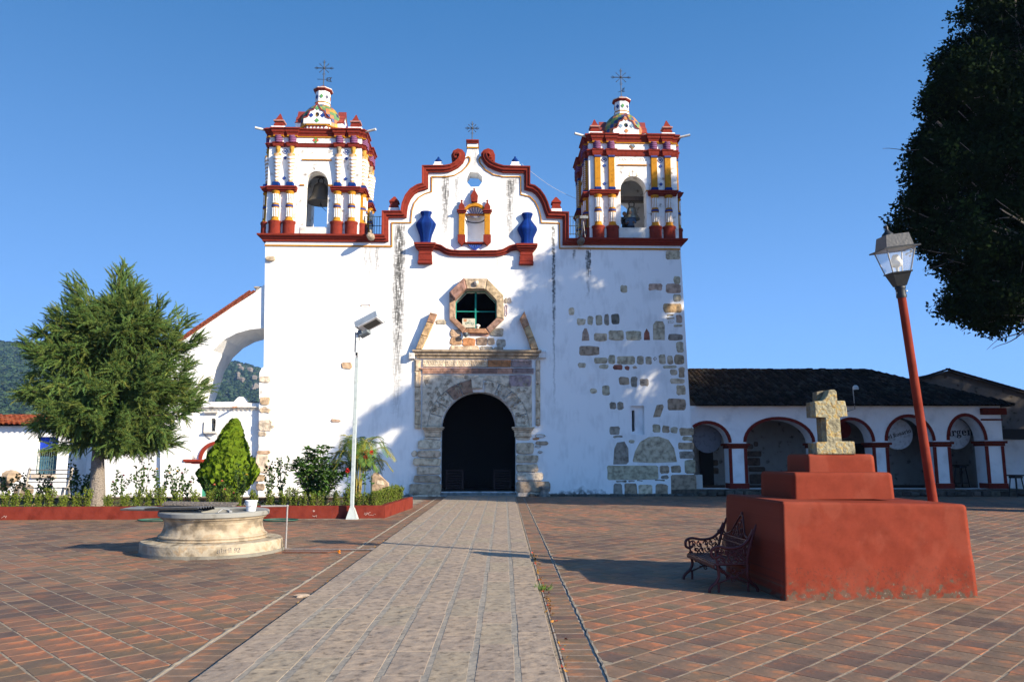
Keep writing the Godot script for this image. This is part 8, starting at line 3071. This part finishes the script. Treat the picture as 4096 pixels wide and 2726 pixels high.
	obj("outlet", b3, M["iron"], wp)
	b3 = mb(lin(0.24, 0.2, 0.18))
	b3.tube([Vector3(0, 0.03, 0.05), Vector3(1.62, 0.03, 0.10)], 0.016, 8)
	for x in [0.0, 0.55, 1.5]: b3.tube([Vector3(x - 0.02, 0.03, 0.05), Vector3(x + 0.05, 0.03, 0.05)], 0.024, 8)
	obj("ground_pipe", b3, M["iron"], wp)
	# rusty drain cover by the plinth
	var rp := mb(lin(0.16, 0.07, 0.04))
	rp.plate(PackedVector2Array([Vector2(-0.4, -0.13), Vector2(0.36, -0.13), Vector2(0.5, 0.06), Vector2(0.1, 0.12), Vector2(-0.42, 0.1)]), [], 0.0, 0.02)
	tag(inst("rusty_plate", rp.mesh(M["iron"]), self, Transform3D(Basis(Vector3.RIGHT, -PI / 2), c + Vector3(1.72, 0.004, 0.18))), "rusty metal plate lying on the paving right of the well", "plate")
	# green hose in loops behind the well
	for k in 2:
		var pts := []
		for i in 40:
			var a := TAU * i / 20.0
			pts.append(Vector3(cos(a) * (0.40 + 0.04 * (i / 20)), 0.014 + 0.016 * (i / 20), sin(a) * (0.30 + 0.05 * (i / 20))))
		b3 = mb(lin(0.03, 0.11, 0.08))
		b3.tube(pts, 0.011, 6)
		tag(inst("garden_hose", b3.mesh(M["tile"]), self, Transform3D(Basis(), on_y(622 if k == 0 else 1122, 2082))), "green garden hose coiled on the paving left behind the well" if k == 0 else "green garden hose coiled on the paving right behind the well", "hose", "coils of green hose")

# ---------------------------------------------------------------- small things and people
func small_things() -> void:
	rng.seed = 66
	# stub of a stone baluster beside the door
	var p := church.transform * W(2178, 1992, 0.35)
	var b := mb(lin(0.24, 0.25, 0.25))
	b.lathe([Vector2(0.24, 0.0), Vector2(0.24, 0.07), Vector2(0.20, 0.09), Vector2(0.17, 0.2), Vector2(0.18, 0.30), Vector2(0.23, 0.34), Vector2(0.23, 0.40), Vector2(0.15, 0.41)], 8, Vector3.ZERO, false, PI / 8)
	tag(inst("stone_stub", b.mesh(M["stone"]), self, Transform3D(Basis(), Vector3(p.x, 0, p.z))), "grey octagonal stone stub standing right of the church door", "stone")
	# loose stone on the left edging, grass tuft on the right
	p = on_y(1210, 2390, 0.0)
	b = mb(lin(0.5, 0.42, 0.35))
	var rows := []
	for r in 6:
		var bt := -PI / 2 + PI * r / 5
		var line := PackedVector3Array()
		for i in 9:
			var a := TAU * i / 9
			var rr := 0.10 * (1.0 + 0.25 * sin(i * 2.1 + r))
			line.append(Vector3(cos(a) * cos(bt) * rr, 0.03 * sin(bt) + 0.02, -sin(a) * cos(bt) * rr * 0.5))
		rows.append(line)
	b.grid(rows, true, false)
	tag(inst("loose_stone", b.mesh(M["stone"]), self, Transform3D(Basis(), p)), "small pale loose stone on the left edge of the stone path", "stone")
	p = on_y(2165, 2362, 0.0)
	b = mb()
	for k in 70:
		var a := rng.randf() * TAU
		var d := Vector3(cos(a), rng.randf_range(0.5, 2.0), sin(a)).normalized()
		b.col = vary(lin(0.10, 0.17, 0.035), 0.35)
		leaf(b, Vector3(cos(a) * 0.02 + rng.randf_range(-0.04, 0.08), 0, sin(a) * 0.03), d, d.cross(rdir()).normalized(), rng.randf_range(0.05, 0.13), 0.009)
	tag(inst("grass_tuft", b.mesh(M["leaf"]), self, Transform3D(Basis(), p)), "tuft of green grass growing at the right edge of the path", "grass")
	var xfs := []
	var cols := []
	for k in 160:
		var z := rng.randf_range(-13.5, -6.0)
		if z > -8.0 and rng.randf() < 0.6: continue
		var x := -0.975 + 0.0104 * (z + 5.98) + 1.375 + absf(rng.randfn()) * 0.035
		xfs.append(Transform3D(Basis(rdir(), rng.randf() * TAU), Vector3(x, 0.012, z)))
		cols.append(vary(lin(0.25, 0.13, 0.03) if rng.randf() < 0.75 else lin(0.3, 0.05, 0.03), 0.4))
	for k in 60:
		var z := rng.randf_range(-20, -6.5)
		xfs.append(Transform3D(Basis(rdir(), rng.randf() * TAU), Vector3(-0.975 + 0.0104 * (z + 5.98) - 1.375 - absf(rng.randfn()) * 0.03, 0.012, z)))
		cols.append(vary(lin(0.22, 0.13, 0.05), 0.4))
	b = mb()
	leaf(b, Vector3.ZERO, Vector3(1, 0, 0), Vector3.UP, 0.045, 0.025)
	tag(stuff("leaf_litter", b.mesh(M["leaf"]), xfs, cols), "dry fallen leaves scattered along the edges of the stone path", "leaves")
	p = on_y(1355, 2212, 0.0)
	b = mb(lin(0.7, 0.25, 0.01))
	for k in 26: leaf(b, Vector3(0, 0.02, 0), (rdir() + Vector3(0, 0.5, 0)).normalized(), rdir(), 0.04, 0.025)
	tag(inst("fallen_flower", b.mesh(M["petal"]), self, Transform3D(Basis(), p)), "single orange flower fallen on the paving right of the well", "flower")
	# thin cable from the gable finial to the right tower
	var a := church.transform * W(2087, 655, -0.3)
	var e := church.transform * W(2318, 800, -0.9)
	b = mb(lin(0.5, 0.52, 0.55))
	var pts := []
	for k in 13:
		var f := k / 12.0
		pts.append(a.lerp(e, f) - a + Vector3(0, -0.18 * sin(PI * f), 0))
	b.tube(pts, 0.008, 4)
	tag(inst("cable", b.mesh(M["iron"]), self, Transform3D(Basis(), a)), "thin cable hanging from the gable's right blue urn to the right tower", "cable")
	# painted tile standing in the octagonal window
	p = church.transform * W(C4[0] + 424 * C4[2], C4[1] + 388 * C4[2], -0.2)
	b = mb(lin(0.52, 0.5, 0.40))
	b.box(Vector3(0, 0.22, 0), Vector3(0.54, 0.40, 0.05), Basis(), 0.01)
	b.col = lin(0.42, 0.22, 0.12)
	b.slab2(jitter(PackedVector2Array([Vector2(-0.22, 0.28), Vector2(-0.1, 0.26), Vector2(-0.06, 0.38), Vector2(-0.22, 0.4)]), 0.01), 0.02, 0.03, 0.004)
	b.col = lin(0.2, 0.32, 0.27)
	for k in 3: b.tube(scroll(Vector3(-0.08 + 0.13 * k, 0.2 + 0.04 * (k % 2), 0.03), Vector3.RIGHT, Vector3.UP, 0.07, k, 1.0), 0.012, 4)
	tag(inst("window_picture", b.mesh(M["paint"]), self, Transform3D(Basis(Vector3.UP, church.rotation.y), p)), "faded patterned panel standing in the lower left of the octagonal window", "panel")
	# two people looking out of the right tower
	person(W(2500, 909, -1.25), "person in dark clothes at the left of the right belfry opening", lin(0.02, 0.02, 0.025), 1.58, 0.5)
	person(W(2524, 909, -0.85), "person in a blue-grey jacket leaning on the right belfry parapet", lin(0.06, 0.10, 0.16), 1.50, -0.2)

# a body as one skin: tapered capsules joined by a smooth minimum, meshed as surface nets
func body_mesh(bones: Array, cell: float, lo: Vector3, hi: Vector3, paint: Callable) -> MB:
	var nx := int((hi.x - lo.x) / cell) + 2
	var ny := int((hi.y - lo.y) / cell) + 2
	var nz := int((hi.z - lo.z) / cell) + 2
	var f := PackedFloat32Array()
	f.resize(nx * ny * nz)
	f.fill(1.0)
	for q in bones:
		var a: Vector3 = q[0]
		var e: Vector3 = q[1]
		var ra: float = q[2]
		var rb: float = q[3]
		var m := maxf(ra, rb) + 0.07
		var l := ((a.min(e) - Vector3.ONE * m - lo) / cell).floor().max(Vector3.ZERO)
		var h := ((a.max(e) + Vector3.ONE * m - lo) / cell).ceil().min(Vector3(nx - 1, ny - 1, nz - 1))
		var ab := e - a
		var dd := maxf(ab.length_squared(), 1e-8)
		for z in range(int(l.z), int(h.z) + 1):
			for y in range(int(l.y), int(h.y) + 1):
				for x in range(int(l.x), int(h.x) + 1):
					var p := lo + Vector3(x, y, z) * cell
					var t := clampf((p - a).dot(ab) / dd, 0, 1)
					var d := p.distance_to(a + ab * t) - lerpf(ra, rb, t)
					var i := x + nx * (y + ny * z)
					var o := f[i]
					var k := 0.03
					var hh := clampf(0.5 + 0.5 * (o - d) / k, 0, 1)
					f[i] = lerpf(o, d, hh) - k * hh * (1.0 - hh)
	var id := {}
	var vs := PackedVector3Array()
	for z in nz - 1:
		for y in ny - 1:
			for x in nx - 1:
				var sum := Vector3.ZERO
				var cnt := 0
				var base := x + nx * (y + ny * z)
				var s0 := f[base] < 0
				var mixed := false
				for k in range(1, 8):
					if (f[base + (k & 1) + nx * (((k >> 1) & 1) + ny * (k >> 2))] < 0) != s0:
						mixed = true
						break
				if not mixed: continue
				for e in [[0, 1], [2, 3], [4, 5], [6, 7], [0, 2], [1, 3], [4, 6], [5, 7], [0, 4], [1, 5], [2, 6], [3, 7]]:
					var ka: int = e[0]
					var kb: int = e[1]
					var fa := f[base + (ka & 1) + nx * (((ka >> 1) & 1) + ny * (ka >> 2))]
					var fb := f[base + (kb & 1) + nx * (((kb >> 1) & 1) + ny * (kb >> 2))]
					if (fa < 0) == (fb < 0): continue
					var t := fa / (fa - fb)
					sum += Vector3(ka & 1, (ka >> 1) & 1, ka >> 2).lerp(Vector3(kb & 1, (kb >> 1) & 1, kb >> 2), t)
					cnt += 1
				id[base] = vs.size()
				vs.append(lo + (Vector3(x, y, z) + sum / cnt) * cell)
	var faces := []
	for base in id:
		var x: int = base % nx
		var y: int = (base / nx) % ny
		var z: int = base / (nx * ny)
		for ax in 3:
			var st: int = [1, nx, nx * ny][ax]
			var s1: int = [nx, nx * ny, 1][ax]
			var s2: int = [nx * ny, 1, nx][ax]
			if (f[base] < 0) == (f[base + st] < 0): continue
			if not (id.has(base - s1) and id.has(base - s2) and id.has(base - s1 - s2)): continue
			var q := [id[base], id[base - s1], id[base - s1 - s2], id[base - s2]]
			if f[base] >= 0: q.reverse()
			faces.append(q)
	var nm := PackedVector3Array()
	nm.resize(vs.size())
	for q in faces:
		var n := (vs[q[2]] - vs[q[0]]).cross(vs[q[3]] - vs[q[1]])
		for k in q: nm[k] += n
	var b := mb()
	for q in faces:
		b.col = paint.call((vs[q[0]] + vs[q[2]]) * 0.5)
		b.tri_n(vs[q[0]], vs[q[1]], vs[q[2]], nm[q[0]], nm[q[1]], nm[q[2]])
		b.tri_n(vs[q[0]], vs[q[2]], vs[q[3]], nm[q[0]], nm[q[2]], nm[q[3]])
	return b

func person(at: Vector3, label: String, cloth: Color, h: float, face: float) -> void:
	# standing on the belfry floor behind the parapet, forearms forward
	var floor_y := W2(2540, 957).y + 0.02
	var t := thing("person", label, "person", church.transform * Vector3(at.x, floor_y, at.z), church.rotation.y + face)
	var s := h / 1.7
	var V := func(x: float, y: float, z: float) -> Vector3: return Vector3(x, y, z) * s
	var bones := [[V.call(-0.09, 0.92, 0), V.call(-0.1, 0.5, 0.02), 0.085, 0.06], [V.call(-0.1, 0.5, 0.02), V.call(-0.1, 0.08, -0.02), 0.058, 0.042], [V.call(-0.1, 0.05, -0.03), V.call(-0.1, 0.04, 0.13), 0.045, 0.035],
		[V.call(0.09, 0.92, 0), V.call(0.1, 0.5, 0.02), 0.085, 0.06], [V.call(0.1, 0.5, 0.02), V.call(0.1, 0.08, -0.02), 0.058, 0.042], [V.call(0.1, 0.05, -0.03), V.call(0.1, 0.04, 0.13), 0.045, 0.035],
		[V.call(0, 0.95, 0), V.call(0, 1.15, 0.0), 0.135, 0.13], [V.call(-0.06, 1.28, 0), V.call(0.06, 1.28, 0), 0.14, 0.14], [V.call(-0.15, 1.38, 0), V.call(0.15, 1.38, 0), 0.075, 0.075], [V.call(0, 1.4, 0), V.call(0, 1.5, 0.01), 0.055, 0.052],
		[V.call(0, 1.60, 0.02), V.call(0, 1.63, 0.0), 0.085, 0.092], [V.call(0, 1.54, 0.05), V.call(0, 1.56, 0.05), 0.055, 0.06], [V.call(0, 1.585, 0.10), V.call(0, 1.575, 0.115), 0.016, 0.014], [V.call(-0.09, 1.6, 0.0), V.call(-0.09, 1.57, 0.0), 0.018, 0.014], [V.call(0.09, 1.6, 0.0), V.call(0.09, 1.57, 0.0), 0.018, 0.014],
		[V.call(-0.19, 1.37, 0), V.call(-0.23, 1.12, 0.06), 0.058, 0.046], [V.call(-0.23, 1.12, 0.06), V.call(-0.15, 1.05, 0.28), 0.042, 0.03], [V.call(0.19, 1.37, 0), V.call(0.23, 1.12, 0.06), 0.058, 0.046], [V.call(0.23, 1.12, 0.06), V.call(0.15, 1.05, 0.28), 0.042, 0.03]]
	for sd in [-1, 1]:
		bones.append([V.call(sd * 0.15, 1.05, 0.28), V.call(sd * 0.13, 1.05, 0.34), 0.03, 0.03])
		for k in 4: bones.append([V.call(sd * (0.155 - 0.018 * k), 1.05, 0.345), V.call(sd * (0.155 - 0.02 * k), 1.035, 0.405 + 0.012 * (1 if k in [1, 2] else 0)), 0.0095, 0.008])
		bones.append([V.call(sd * 0.105, 1.055, 0.30), V.call(sd * 0.085, 1.05, 0.35), 0.011, 0.009])
	var skin := lin(0.27, 0.16, 0.10)
	var b := body_mesh(bones, 0.021, Vector3(-0.4, -0.05, -0.25) * s, Vector3(0.4, 1.78, 0.5) * s, func(p: Vector3) -> Color:
		if p.y > 1.47 * s: return skin
		if p.z > 0.26 * s and p.y > 0.95 * s: return skin
		return cloth if p.y > 0.93 * s else lin(0.03, 0.035, 0.05))
	obj("body", b, M["cloth"], t)
	var hb := mb(lin(0.012, 0.010, 0.009))
	hb.ball(V.call(0, 1.655, -0.02), Vector3(0.10, 0.095, 0.105) * s, 12, 8)
	obj("hair", hb, M["cloth"], t)
	var eb := mb(lin(0.02, 0.015, 0.012))
	for sd in [-1, 1]: eb.ball(V.call(sd * 0.035, 1.605, 0.098), Vector3(0.011, 0.008, 0.008), 6, 4)
	obj("eyes", eb, M["cloth"], t)
	eb = mb(lin(0.18, 0.07, 0.055))
	eb.ball(V.call(0, 1.54, 0.105), Vector3(0.025, 0.008, 0.008), 6, 4)
	obj("mouth", eb, M["cloth"], t)
